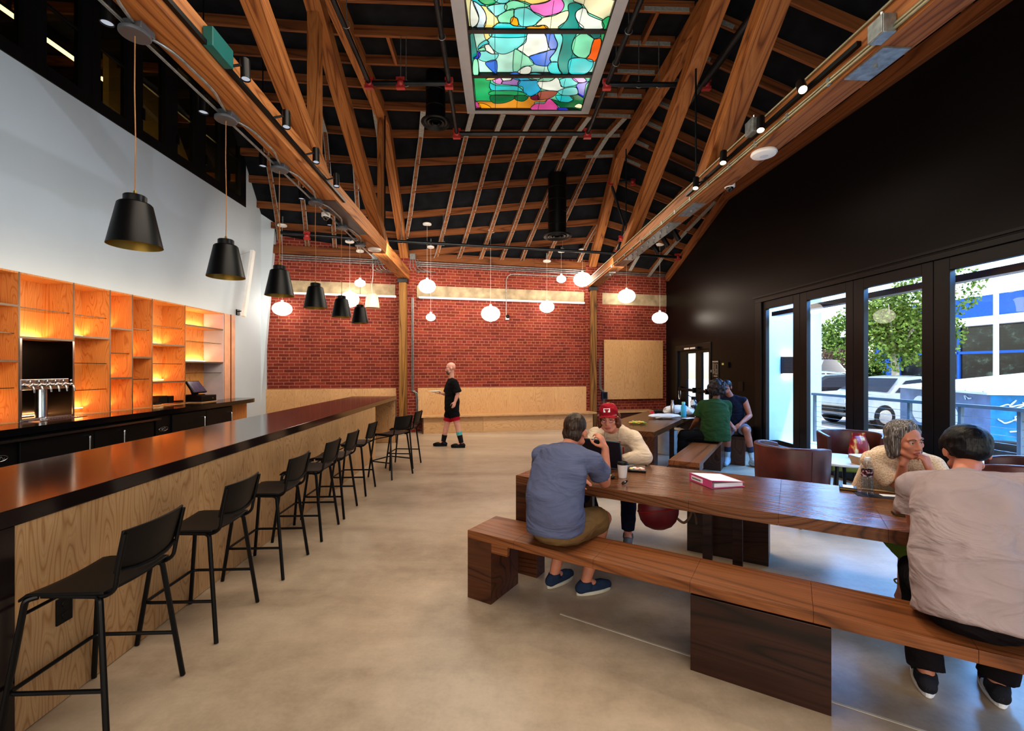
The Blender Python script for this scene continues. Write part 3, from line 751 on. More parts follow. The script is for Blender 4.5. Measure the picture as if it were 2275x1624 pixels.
cooler('bar_cooler', 'black two-door cooler under the back counter beneath the beer taps', (4.33, 4.70), [(4.70, 5.58), (5.58, 6.56)], (5.47, 5.98), 4.30, 6.60, 0.86)
cooler('bar_cooler', 'black two-door cooler under the back counter near the register', (6.62, 6.93), [(6.93, 7.74), (7.74, 8.52)], (7.64, 8.42), 6.60, 8.56, 0.91)
# register, drawer, printer, pads
cdx = thing('cash_drawer', 'black cash drawer on the back counter under the touch screen', 'cash drawer', L(0.05, 8.32, 1.0))
b = MB(); lbox(b, 8.10, 8.55, 1.0, 1.015, -0.17, 0.2); b.build('wood_base', M['ply_x'], cdx)
b = MB(); lbox(b, 8.10, 8.52, 1.015, 1.125, -0.16, 0.2); b.build('case', M['black_metal'], cdx, bevel=0.004)
b = MB(); lbox(b, 8.13, 8.49, 1.025, 1.11, 0.2, 0.206); d = b.build('drawer_front', M['black_plastic'], cdx, bevel=0.003)
MB().lathe([(0.012, 0), (0.012, 0.006)], L(0.206, 8.40, 1.07), 10, yaw(TH_L) @ Matrix.Rotation(PI/2, 3, 'Y')).build('lock', M['steel'], d)
ps = thing('pos_terminal', 'black touch screen register standing on the cash drawer', 'register', L(0.0, 8.28, 1.125))
b = MB(); lbox(b, 8.18, 8.42, 1.126, 1.14, -0.14, 0.06); b.build('foot', M['black_plastic'], ps, bevel=0.005)
b = MB(); b.hexa([L(-0.08, 8.25, 1.14), L(-0.02, 8.25, 1.14), L(-0.02, 8.35, 1.14), L(-0.08, 8.35, 1.14)], [L(-0.12, 8.25, 1.26), L(-0.06, 8.25, 1.26), L(-0.06, 8.35, 1.26), L(-0.12, 8.35, 1.26)]); b.build('neck', M['black_plastic'], ps)
scr = [L(0.06, 8.10, 1.18), L(0.06, 8.48, 1.18), L(-0.09, 8.46, 1.39), L(-0.09, 8.12, 1.39)]
nrm = (scr[1]-scr[0]).cross(scr[3]-scr[0]).normalized()
MB().prism(scr, -nrm*0.035).build('screen_case', M['black_plastic'], ps, bevel=0.006)
cen = sum(scr, V(0, 0, 0))/4
s2 = [cen+(p-cen)*0.88+nrm*0.002 for p in scr]
t = NT('register_screen'); co = t.coords(rnd=False); bk = t.n.new('ShaderNodeTexBrick'); t.link(co, bk.inputs['Vector']); bk.inputs['Scale'].default_value = 14
for nm, c in (('Color1', (40, 44, 66)), ('Color2', (62, 64, 92)), ('Mortar', (20, 22, 34))): bk.inputs[nm].default_value = lin(c)
t.bsdf(bk.outputs[0], 0.2, Emission_Strength=0.25); t.link(bk.outputs[0], t.n['Principled BSDF'].inputs['Emission Color'])
MB().add(s2, [(0, 1, 2, 3)]).build('screen', t.mat, ps)
pr_ = thing('receipt_printer', 'black receipt printer on the back counter left of the register', 'printer', L(-0.1, 7.62, 1.0))
b = MB(); lbox(b, 7.45, 7.63, 1.026, 1.16, -0.22, -0.06); b.build('case', M['black_plastic'], pr_, bevel=0.012, seg=3)
b = MB(); lbox(b, 7.64, 7.76, 1.026, 1.15, -0.20, -0.05); b.build('paper_bay', M['black_metal'], pr_, bevel=0.01, seg=3)
for y0_, y1_, lb in ((7.30, 7.44, 'flat black card reader left of the receipt printer'), (7.82, 7.98, 'flat black card reader right of the receipt printer')):
    r = thing('card_reader', lb, 'card reader', L(-0.06, (y0_+y1_)/2, 1.0))
    b = MB(); lbox(b, y0_, y1_, 1.026, 1.055, -0.16, -0.02); b.build('case', M['black_plastic'], r, bevel=0.01, seg=3)
    b = MB(); lbox(b, y0_+0.03, y1_-0.03, 1.055, 1.06, -0.10, -0.04); b.build('keypad', M['black_metal'], r)
# speaker column on the white wall
sp = thing('column_speaker', 'slim white column speaker tilted on a black bracket on the white wall', 'speaker', onw(548, 630, lambda y: wlx(y)+0.15))
p0 = onw(541, 703, lambda y: wlx(y)+0.28); p1 = onw(562, 557, lambda y: wlx(y)+0.28)
MB().beam(p0, p1, 0.09, 0.07, (1, 0, 0)).build('cabinet', M['white_enamel'], sp, bevel=0.006)
pb = onw(527, 692, wlx); q = p0.lerp(p1, 0.10)
b = MB(); b.tube([pb+V(0.02, 0, 0), V(q.x-0.1, pb.y, pb.z+0.02), q], 0.012, 8); b.box(pb+V(0.015, 0, -0.02), (0.03, 0.1, 0.12)); b.build('bracket', M['black_metal'], sp, smooth=True)
MB().tube([p1, onw(530, 567, wlx)], 0.003, 5).build('stay_wire', M['galv'], sp)

# ---------------------------------------------------------------- bar stools
def make_stool(label):
    r = thing('bar_stool', label, 'bar stool', (0, 0, 0), 0, 'black bar stools along the bar', local=True)
    sz = 0.655
    b = MB(); vs = []; nx, ny = 9, 11
    for j in range(ny):
        y = -0.18+0.36*j/(ny-1)
        for i in range(nx):
            x = -0.2+0.4*i/(nx-1)
            z = sz-0.012*math.cos(x/0.2*PI/2)-0.03*max(0, (y-0.12)/0.06)**2
            w = 1-0.04*max(0, (y-0.1)/0.08)
            vs.append(V(x*w, y, z))
    n0 = len(vs); vs += [p-V(0, 0, 0.014) for p in vs]; fs_ = []
    for j in range(ny-1):
        for i in range(nx-1):
            a = j*nx+i; fs_ += [(a, a+1, a+nx+1, a+nx), (n0+a+nx, n0+a+nx+1, n0+a+1, n0+a)]
    for i in range(nx-1): fs_ += [(i, n0+i, n0+i+1, i+1), ((ny-1)*nx+i, (ny-1)*nx+i+1, n0+(ny-1)*nx+i+1, n0+(ny-1)*nx+i)]
    for j in range(ny-1): fs_ += [(j*nx, (j+1)*nx, n0+(j+1)*nx, n0+j*nx), (j*nx+nx-1, n0+j*nx+nx-1, n0+(j+1)*nx+nx-1, (j+1)*nx+nx-1)]
    b.add(vs, fs_); b.build('seat', M['black_plastic'], r, smooth=True, angle=50, bevel=0.004)
    b = MB(); vs = []; fs_ = []; nx, nz = 9, 6
    for k in range(nz):
        z = 0.725+0.19*k/(nz-1)
        for i in range(nx):
            x = (-0.19+0.38*i/(nx-1))*(1-0.06*(1-k/(nz-1)))
            y = -0.225-0.05*k/(nz-1)+0.028*(x/0.19)**2
            vs.append(V(x, y, z-(0.02*(1-(x/0.19)**2) if k == 0 else 0)))
    n0 = len(vs); vs += [p+V(0, -0.013, 0) for p in vs]
    for k in range(nz-1):
        for i in range(nx-1):
            a = k*nx+i; fs_ += [(a, a+1, a+nx+1, a+nx), (n0+a+nx, n0+a+nx+1, n0+a+1, n0+a)]
    for i in range(nx-1): fs_ += [(i, n0+i, n0+i+1, i+1), ((nz-1)*nx+i, (nz-1)*nx+i+1, n0+(nz-1)*nx+i+1, n0+(nz-1)*nx+i)]
    for k in range(nz-1): fs_ += [(k*nx, (k+1)*nx, n0+(k+1)*nx, n0+k*nx), (k*nx+nx-1, n0+k*nx+nx-1, n0+(k+1)*nx+nx-1, (k+1)*nx+nx-1)]
    b.add(vs, fs_); b.build('backrest', M['black_plastic'], r, smooth=True, angle=50, bevel=0.004)
    b = MB()
    for s in (-1, 1):
        b.tube(rounded([V(s*0.17, 0.1, sz-0.026), V(s*0.178, -0.17, sz-0.03), V(s*0.18, -0.215, sz+0.0), V(s*0.183, -0.228, 0.74), V(s*0.186, -0.262, 0.90)], 0.04), 0.0095, 8)
    b.tube([V(-0.18, -0.222, 0.735), V(-0.09, -0.238, 0.715), V(0, -0.242, 0.708), V(0.09, -0.238, 0.715), V(0.18, -0.222, 0.735)], 0.009, 8)
    b.build('back_frame', M['black_metal'], r, smooth=True)
    ft = {}
    for sx in (-1, 1):
        for sy in (-1, 1):
            top = V(sx*0.165, sy*0.12, sz-0.03); el = V(sx*0.185, sy*0.155, sz-0.035); fo = V(sx*0.235, sy*0.225, 0.004)
            pts = rounded([top, el, fo], 0.035); ft[(sx, sy)] = (el, fo)
            MB().tube(pts, 0.0125, 8).build('leg', M['black_metal'], r, smooth=True)
    at = lambda s, z: ft[s][0].lerp(ft[s][1], (ft[s][0].z-z)/(ft[s][0].z-ft[s][1].z))
    b = MB(); z = 0.24
    b.tube(rounded([at((-1, -1), z), at((-1, 1), z)+V(0, 0.0, 0), at((1, 1), z), at((1, -1), z)], 0.04), 0.0095, 8)
    b.build('footrest', M['black_metal'], r, smooth=True)
    b = MB(); b.tube([at((-1, 1), 0.56), at((1, 1), 0.56)], 0.008, 8); b.build('stretcher', M['black_metal'], r, smooth=True)
    return r
spots = [(-1.95, 2.14, 0), (-1.975, 2.885, 0), (-1.985, 3.68, 0), (-2.01, 4.44, 0), (-2.035, 5.07, 0), (-2.08, 5.93, 0), (-1.83, 6.83, -0.50), (-1.80, 7.52, -0.12)]
names = ['nearest black bar stool, in front of the low power outlet', 'second black bar stool from the near end of the bar', 'third black bar stool along the bar from the near end', 'fourth black bar stool along the bar from the near end',
         'fifth black bar stool along the bar from the near end', 'sixth black bar stool, last one set square to the bar front', 'black bar stool turned at an angle near the far bar end', 'farthest black bar stool, beside the timber post and wall bench']
st0 = make_stool(names[0])
for i, (x, y, a) in enumerate(spots):
    if i == 0: st0.location = (x, y, 0); st0.rotation_euler = (0, 0, PI/2+TB+a)
    else: dup(st0, (x, y, 0), PI/2+TB+a, names[i])
# ---------------------------------------------------------------- oak tables and benches (own frames: x along, y across)
M['oak_dark'] = wood('dark_oak_panel', (26, 13, 9), (54, 28, 19), (68, 38, 26), 'X', 1.0, 15, 0.35, 0.5, 0.6, 0.3, 0.2, bump=0.1, stretch=0.12, ringbump=0.3)
M['oak_bench'] = wood('bench_oak', (104, 62, 34), (140, 86, 50), (154, 98, 60), 'X', 1.0, 22, 0.33, 0.45, 0.2, 0.42, 0.15, bump=0.14, stretch=0.05, ringbump=0.1)
def slab(b, L_, W_, z0, z1, joints, e=0.0005):
    xs = [0]+[j for j in joints if 0 < j < L_]+[L_]
    for i, (x0, x1) in enumerate(zip(xs[:-1], xs[1:])):
        b.bb((x0+(e if i else 0), 0, z0), (x1-(e if i < len(xs)-2 else 0), W_, z1))
def table(label, loc, rot, L_, W_, joints, mid, small):
    r = thing('communal_table', label, 'table', loc, rot, 'stained oak communal tables', local=True)
    b = MB(); slab(b, L_, W_, 0.70, 0.77, joints); b.build('tabletop', M['oak'], r, bevel=0.0008)
    for x0 in (0.0, L_-0.19):
        for y0 in (0.0, W_-0.13):
            if x0 > 0 and y0 == 0.0 and L_ < 2.9: continue
            b = MB(); b.bb((x0, y0, 0), (x0+0.19, y0+0.13, 0.70)); b.build('leg', M['oak_z'], r, bevel=0.002)
        b = MB(); b.bb((x0+0.02, 0.13, 0.60), (x0+0.17, W_-0.13, 0.699)); b.build('end_apron', M['oak_z'], r)
    for x, y in small:
        b = MB(); b.bb((x-0.035, y-0.03, 0), (x+0.035, y+0.03, 0.70)); b.build('post', M['oak_dark'], r, bevel=0.002)
    if mid:
        b = MB(); b.bb((mid[0], W_-0.4, 0.64), (mid[1], W_-0.02, 0.699)); b.build('cross_rail', M['oak_dark'], r)
    return r
def bench(label, loc, rot, L_, joints, panels, legs, mat=None):
    r = thing('oak_bench', label, 'bench', loc, rot, 'stained oak benches', local=True)
    W_ = 0.363; m_ = mat or M['oak_bench']
    b = MB(); slab(b, L_, W_, 0.42, 0.475, joints); b.build('seat', m_, r, bevel=0.001)
    for x0, x1 in legs:
        b = MB(); b.bb((x0, 0, 0), (x1, W_, 0.4195)); b.build('leg', M['oak_z'], r, bevel=0.002)
    for x0, x1 in panels:
        b = MB(); b.bb((x0, 0.012, 0), (x1, W_-0.012, 0.405)); b.build('base_panel', M['oak_dark'], r, bevel=0.002)
    b = MB(); b.bb((legs[0][1], 0.004, 0.355), (legs[0][1]+0.13, 0.03, 0.4195)); b.build('corner_block', m_, r)
    return r
T0 = V(0.0303, 3.587, 0); UX = V(0.8508, -0.5254, 0); VX = V(0.5254, 0.8508, 0)
def TP(u, v, z=0.77): return T0+UX*u+VX*v+V(0, 0, z)     # point in the near table's frame
TBL = table('near oak table with the laptop, pink binder and water bottle on it', T0, TH_T, 2.80, 0.96, (0.3, 0.8, 1.296, 1.794, 2.294, 2.8), (1.2, 1.6), ((1.28, 0.9), (1.50, 0.9), (0.27, 0.88)))
BN = bench('near oak bench in front, with the two seated people seen from behind', V(-0.314, 3.2, 0), TH_T, 3.75, (0.382, 0.938, 1.486, 2.037, 2.596, 3.15), [(1.487, 2.107)], [(0, 0.2), (3.55, 3.75)])
BF = bench('oak bench on the far side of the near table', TP(-0.35, 1.16, 0), TH_T, 3.7, (0.42, 0.98, 1.53, 2.08, 2.64, 3.2), [(1.42, 2.05)], [(0, 0.2), (3.5, 3.7)])
RV = math.atan2(0.8508, 0.5254)
TBF = table('far oak table with carrier bags and water bottles on it', V(1.892, 6.016, 0), RV, 3.0, 0.88, (0.5, 1.0, 1.5, 2.0, 2.5), (1.3, 1.7), ((1.4, 0.08), (1.6, 0.8)))
bench('oak bench beside the far table, under the person in green', V(2.259, 5.454, 0), RV, 2.40, (0.55, 1.1, 1.65), [], [(0, 0.19), (1.95, 2.40)])
# small bench under the second person near the door
bench('dark oak bench by the black wall, under the person in a sleeveless top', V(3.86, 7.50, 0), RV, 1.6, (0.5, 1.0), [], [(0, 0.12), (1.45, 1.6)], M['oak_dark'])

# ---------------------------------------------------------------- wall bench along the brick
def wb(x0, x1, y0, y1, z0, z1, b): b.bb((x0, y0, z0), (x1, y1, z1))
def wthing(name, label, cat): 
    r = thing(name, label, cat, BO, TH_B, local=True); return r
x0, x1 = bloc(onb(928, 880)).x, bloc(onb(1299, 880)).x
wbn = wthing('wall_bench', 'long pale plywood bench with tall back against the brick wall', 'bench')
n_ = 5
for k in range(n_):
    b = MB(); wb(x0+(x1-x0)*k/n_+0.001, x0+(x1-x0)*(k+1)/n_-0.001, -0.115, -0.10 if False else -0.06, 0.40, 1.115, b); b.build('back_panel', M['ply_v'], wbn)
b = MB(); wb(x0, x1+0.12, -0.58, -0.115, 0.405, 0.44, b); b.build('seat', M['ply_x'], wbn, bevel=0.003)
for k in range(3):
    a0, a1 = x0+0.13+(x1-x0-0.1)*k/3, x0+0.13+(x1-x0-0.1)*(k+1)/3
    b = MB(); wb(a0+0.001, a1-0.001, -0.50, -0.47, 0.0, 0.405, b); b.build('base_panel', M['ply_x'], wbn)
b = MB(); wb(x0+0.10, x0+0.13, -0.50, -0.06, 0.0, 0.405, b); b.build('base_panel', M['oak_z'], wbn)
xa, xb = bloc(onb(575, 880)).x, bloc(onb(884, 880)).x
wl2 = wthing('wall_panelling', 'warm plywood panelling on the brick wall behind the far bar end', 'panelling')
for k in range(4):
    b = MB(); wb(xa+(xb-xa)*k/4+0.001, xa+(xb-xa)*(k+1)/4-0.001, -0.05, -0.004, 0.0, 1.115, b); b.build('panel', M['ply_v'], wl2)
bd = wthing('plywood_board', 'square blank plywood board hung on the brick wall', 'board')
q0, q1 = bloc(onb(1340, 755)), bloc(onb(1470, 885))
b = MB(); wb(q0.x, q1.x, -0.07, -0.04, q1.z, q0.z, b); b.build('face', M['ply_v'], bd, bevel=0.002)
b = MB(); wb(q0.x+0.1, q1.x-0.1, -0.04, -0.003, q1.z+0.1, q0.z-0.1, b); b.build('batten', M['ply_x'], bd)
b = wthing('low_bench', 'grey low bench against the brick under the plywood board', 'bench')
q0 = bloc(onb(1340, 920)).x
m = MB(); wb(q0, q0+1.4, -0.45, -0.01, 0.40, 0.44, m); m.build('seat', M['ply_x'], b)
m = MB(); wb(q0+0.05, q0+1.35, -0.42, -0.02, 0, 0.40, m); m.build('base', M['oak_z'], b)

# ---------------------------------------------------------------- concrete drum stools
def drum(label, x, y, r_=0.21, h=0.45):
    r = thing('drum_stool', label, 'stool', (x, y, 0), 0, 'concrete drum stools')
    MB().lathe([(r_-0.01, 0), (r_, 0.012), (r_, h-0.012), (r_-0.012, h)], (x, y, 0), 36).build('drum', plain('pale_concrete', (188, 186, 178), 0.7, var=0.06, bump=0.05) if 'pale_concrete' not in bpy.data.materials else bpy.data.materials['pale_concrete'], r, smooth=True)
    MB().lathe([(r_-0.025, 0), (r_-0.02, 0.004)], (x, y, h), 36).build('seat_disc', bpy.data.materials['pale_concrete'], r)
q = G(1336, 1107); drum('pale round drum stool behind the person in the red cap', q.x, q.y+0.24, 0.24, 0.45)
q = G(1490, 1012); drum('concrete drum stool under the far table', q.x, q.y+0.2, 0.19, 0.45)

# ---------------------------------------------------------------- leather tub chairs and the round side table
M['olive_fab'] = plain('olive_fabric', (120, 116, 36), 0.8, var=0.1, bump=0.1, bscale=200)
def tub_chair(label, loc, rot):                  # opens towards local +y
    r = thing('tub_chair', label, 'armchair', loc, rot, 'oxblood leather tub chairs', local=True)
    def ring(th0, th1, rx, ry_, n=28):
        return [V(rx*math.sin(t), -ry_*math.cos(t) + 0.0, 0) for t in [th0+(th1-th0)*i/n for i in range(n+1)]]
    A = math.radians(124)
    out = ring(-A, A, 0.36, 0.355); inn = ring(-A, A, 0.30, 0.29)
    n = len(out); vs = []; fs_ = []
    def top(i):
        t = abs(i-(n-1)/2)/((n-1)/2); return 0.81-0.04*max(0, (t-0.6)/0.4)**2
    for i in range(n):
        flare = 1.0
        vs += [out[i]*0.95+V(0, 0, 0.33), out[i]*1.0+V(0, 0, top(i)-0.02), out[i]*0.975+V(0, 0, top(i)), inn[i]*1.03+V(0, 0, top(i)), inn[i]+V(0, 0, top(i)-0.02), inn[i]*0.97+V(0, 0, 0.40)]
    for i in range(n-1):
        for k in range(6):
            k2 = (k+1) % 6; fs_.append((i*6+k, (i+1)*6+k, (i+1)*6+k2, i*6+k2))
    fs_ += [tuple(range(6)), tuple((n-1)*6+k for k in range(6))[::-1]]
    b = MB(); b.add(vs, fs_); sh = b.build('shell', M['leather'], r, smooth=True, angle=60, bevel=0.006)
    sm = MB()
    for i in (7, 21): sm.tube([out[i]*0.955+V(0, 0, 0.34), out[i]*1.003+V(0, 0, 0.78)], 0.003, 5)
    sm.tube([out[i]*0.985+V(0, 0, top(i)-0.012) for i in range(n)], 0.004, 5)
    sm.build('piping', M['leather'], sh)
    b = MB(); pts = [inn[i]*0.985 for i in range(n)]
    b.hexa([p+V(0, 0, 0.33) for p in pts], [p+V(0, 0, 0.44) for p in pts]); b.build('seat_cushion', M['olive_fab'] if 'snack' in label else M['leather'], r, bevel=0.02, seg=3)
    for sx in (-1, 1):
        for y0 in (-0.2, 0.17):
            MB().tube([V(sx*0.2, y0, 0.34), V(sx*0.235, y0*1.12, 0.0)], [0.022, 0.013], 10).build('leg', M['oak_dark'], r, smooth=True)
    return r
tub_chair('oxblood leather tub chair with its back to the near table', (3.0, 4.86, 0), math.radians(-64))
tub_chair('leather tub chair with olive seat by the windows, behind the snack bag', (4.28, 5.72, 0), math.radians(160))
tub_chair('leather tub chair behind the person in the white T-shirt', (4.45, 4.02, 0), math.radians(40))
rt = thing('round_side_table', 'round white side table between the leather chairs', 'table', (3.72, 5.12, 0))
MB().lathe([(0.36, 0.565), (0.38, 0.575), (0.38, 0.59), (0.375, 0.595)], (3.72, 5.12, 0), 40).build('tabletop', M['white_enamel'], rt, smooth=True)
for k in range(4):
    a = PI/4+k*PI/2
    MB().tube([V(3.72+0.2*math.cos(a), 5.12+0.2*math.sin(a), 0.565), V(3.72+0.28*math.cos(a), 5.12+0.28*math.sin(a), 0)], [0.02, 0.014], 8).build('leg', M['black_metal'], rt, smooth=True)
# ---------------------------------------------------------------- black cone pendants under the left truss
pf = lambda Y: ltx(Y)-0.15
def make_pendant(label):
    r = thing('cone_pendant', label, 'pendant lamp', (0, 0, 0), 0, 'black cone pendants over the bar', local=True)
    prof_o = [(0.150, 2.42), (0.149, 2.422), (0.095, 2.69), (0.085, 2.70), (0.063, 2.702), (0.063, 2.745), (0.058, 2.75), (0.012, 2.75)]
    prof_i = [(0.149, 2.42), (0.09, 2.68), (0.01, 2.69)]
    sh = MB().lathe(prof_o, n=40, cap0=False).build('shade', M['black_metal'], r, smooth=True, angle=40)
    MB().lathe(prof_i, n=40, cap0=False).build('brass_lining', M['brass'], sh, smooth=True)
    MB().ell((0, 0, 2.56), 0.035, nu=12, nv=8).build('bulb', emit('pendant_bulb', (255, 214, 150), 3.0) if 'pendant_bulb' not in bpy.data.materials else bpy.data.materials['pendant_bulb'], sh, smooth=True)
    MB().lathe([(0.010, 2.75), (0.010, 2.775), (0.004, 2.785)], n=8).build('cord_grip', M['brass'], r, smooth=True)
    MB().tube([V(0, 0, 2.77), V(0.004, 0, 3.1), V(-0.003, 0, 3.45), V(0, 0, 3.80)], 0.0035, 6).build('cord', M['cord_tan'], r, smooth=True)
    b = MB(); b.lathe([(0.085, 3.795), (0.088, 3.80), (0.088, 3.822), (0.07, 3.828)], n=28); b.box((0.02, 0.01, 3.85), (0.12, 0.12, 0.06)); b.build('junction_box', M['grey_box'], r, smooth=True, bevel=0.004)
    return r
pn = ['nearest black cone pendant over the bar, largest in the row', 'second black cone pendant over the bar', 'third black cone pendant, hanging above a glowing globe by the white wall edge',
      'fourth black cone pendant over the bar', 'fifth black cone pendant, overlapping a glowing globe behind it', 'farthest black cone pendant, next to the white bell pendant']
pen0 = make_pendant(pn[0]); pys = []
for i, px in enumerate((300, 502, 621, 701, 759, 800)):
    y = onx(px, pf); pys.append(y); loc = (pf(y), y, 0)
    if i == 0: pen0.location = loc
    else: dup(pen0, loc, 0, pn[i])
cdt = thing('conduit', 'thin steel conduit weaving between the pendant boxes under the left truss', 'conduit', (pf(5), 5, 3.84), 0, 'steel conduits on the trusses')
b = MB(); b.tube([V(pf(y)-0.03, y, 3.845) for y in (-2, 9.2)], 0.011, 8); b.build('straight_run', M['galv'], cdt, smooth=True)
for y0, y1 in zip([1.9]+pys[:-1], pys):
    xm = lambda y, d: V(pf(y)+d, y, 3.845)
    pts = smoothpath([xm(y0+0.08, 0.03), xm(y0+0.22, 0.09), xm(y0+0.42, 0.105), xm(y1-0.35, 0.105), xm(y1-0.18, 0.06), xm(y1-0.06, 0.03)], 5)
    MB().tube(pts, 0.0105, 8).build('bent_run', M['galv'], cdt, smooth=True)
# ---------------------------------------------------------------- tracks with spotlights
def head(name, label, base, aim, lit, group, r=0.036, ln=0.17):
    base = Vector(base); aim = Vector(aim).normalized()
    h = thing(name, label, 'spotlight', base, 0, group)
    Q = aim.to_track_quat('Z', 'Y').to_matrix(); c = base+V(0, 0, 0)
    stem = base-aim*0.02
    MB().lathe([(r*0.9, -ln*0.5), (r, -ln*0.48), (r, ln*0.5), (r*0.88, ln*0.5), (r*0.86, ln*0.45)], c, 20, Q, cap1=False).build('barrel', M['black_metal'], h, smooth=True)
    MB().lathe([(r*0.86, ln*0.44), (0.001, ln*0.45)], c, 20, Q, cap1=False).build('lens', M['lampface'] if lit else M['lampface_dim'], h)
    return h
trk = thing('light_track', 'black light track on the inner face of the left truss', 'light track', (ltx(4)+0.14, 4, 3.93), 0, 'black light tracks')
y0, y1 = 2.6, onx(742, ltx)
MB().beam(V(ltx(y0)+0.143, y0, 3.94), V(ltx(y1)+0.143, y1, 3.94), 0.034, 0.035).build('track', M['black_metal'], trk)
MB().box((ltx(3.35)+0.165, 3.35, 3.99), (0.07, 0.26, 0.14), yaw(0.047)).build('feed_box', plain('teal_lit_box', (24, 92, 88), 0.35), trk, bevel=0.004)  # teal is the skylight reflection put into the box colour
LBL = ['nearest unlit black spotlight on the left truss, beside the teal feed box', 'second unlit black spotlight on the left truss track', 'third unlit black spotlight on the left truss track', 'farthest unlit black spotlight on the left truss track']
for i, px in enumerate((545, 636, 702, 747)):
    y = onx(px, lambda Y: ltx(Y)+0.24); c = V(ltx(y)+0.24, y, 4.0-0.02)
    h = head('track_spotlight', LBL[i], c, (0.10, -0.1, -0.9) if i == 0 else (0.08, -0.15, -0.8), False, 'spotlights on the left truss')
    MB().tube([V(ltx(y)+0.15, y-0.08, 3.95), V(ltx(y)+0.22, y-0.04, 3.99), c], 0.010, 6).build('arm', M['black_metal'], h, smooth=True)
trk = thing('light_track', 'black light track with lit spotlights on the right truss', 'light track', (rtx(4)-0.14, 4, 3.97), 0, 'black light tracks')
y0, y1 = 3.3, 6.2
MB().beam(V(rtx(y0)-0.143, y0, 3.99), V(rtx(y1)-0.143, y1, 3.99), 0.034, 0.035).build('track', M['black_metal'], trk)
LBL = ['nearest lit spotlight on the right truss, the brightest one', 'second lit spotlight on the right truss beside a steel box', 'third lit spotlight on the right truss above the white disc', 'farthest lit spotlight on the right truss']
SPOTS = []
for i, (px, py) in enumerate(((1781, 208), (1690, 290), (1607, 362), (1546, 418))):
    y = onx(px, lambda Y: rtx(Y)-0.24); c = V(rtx(y)-0.24, y, H+(HY-py)/F*y+0.06)
    aim = (-0.28, -0.62, -0.72) if i == 0 else (-0.2, -0.35, -0.85)
    h = head('track_spotlight', LBL[i], c, aim, True, 'lit spotlights on the right truss'); SPOTS.append(c+Vector(aim).normalized()*0.1)
    MB().tube([V(rtx(y)-0.15, y+0.08, 3.99), V(rtx(y)-0.21, y+0.05, 4.0), c], 0.010, 6).build('arm', M['black_metal'], h, smooth=True)
LBL = ['black spotlight nearest the right end of the steel bolt plate', 'middle black spotlight beyond the steel bolt plate', 'black spotlight beyond the steel bolt plate, nearest the brick']
for i, (px, py) in enumerate(((1502, 523), (1478, 537), (1456, 552))):
    y = 8.0+0.35*i; c = P(px, py, y)
    h = head('track_spotlight', LBL[i], c, (0.45, -0.05, -0.8), False, 'spotlights beyond the steel plate', 0.045, 0.2)
    MB().tube([c+V(-0.02, 0, 0.08), V(rtx(y)+0.14, y, 3.98)], 0.010, 6).build('arm', M['black_metal'], h)
# hanging cylinder downlights along the white wall
cf = lambda Y: -3.56-0.036*Y
LBL = ['nearest black cylinder downlight, in front of the clerestory windows', 'second black cylinder downlight, in front of the clerestory windows', 'third black cylinder downlight, casting its shape on the white wall',
       'fourth black cylinder downlight under the dark roof', 'fifth black cylinder downlight, behind the dome camera', 'farthest black cylinder downlight, above the bell pendant']
for i, (px, py) in enumerate(((238, 28), (452, 232), (584, 355), (670, 430), (732, 490), (775, 525))):
    y = onx(px, cf) if i < 5 else onx(px, cf)-0.3; c = P(px, py, y)
    h = head('cylinder_downlight', LBL[i], c, (0, 0, -1), False, 'black cylinder downlights', 0.055, 0.2)
    zr = 6.7 if y < 9 else 6.7-(y-9)*1.0
    MB().tube([c+V(0, 0, 0.08), V(c.x, c.y, zr)], 0.008, 6).build('stem', M['black_metal'], h)
# ---------------------------------------------------------------- glowing globes on the sloping roof
GL = [(627, 686, 44, 30, 625, 503), (800, 629, 24, 16, 798, 560), (777, 665, 42, 35, 772, 539), (949, 636, 38, 30, 948, 500), (957, 705, 21, 16, 957, 551), (1090, 697, 42, 34, 1089, 516),
      (1215, 682, 33, 25, 1214, 582), (1247, 620, 21, 16, 1247, 560), (1294, 621, 40, 31, 1295, 557), (1392, 658, 39, 30, 1392, 575), (1466, 706, 35, 25, 1467, 545)]
LBL = ['glowing globe at far left, beside the white wall end', 'small glowing globe above the fifth and sixth cone pendants', 'large glowing globe partly behind the fifth cone pendant', 'large glowing globe just right of the left timber post',
       'small glowing globe hanging lowest by the left timber post', 'large glowing globe beside the wall camera, above the walking person', 'medium glowing globe low between the camera and the right post', 'small glowing globe left of the right post',
       'large glowing globe touching the right truss end', 'large glowing globe above the plywood board', 'glowing globe in the corner by the black wall']
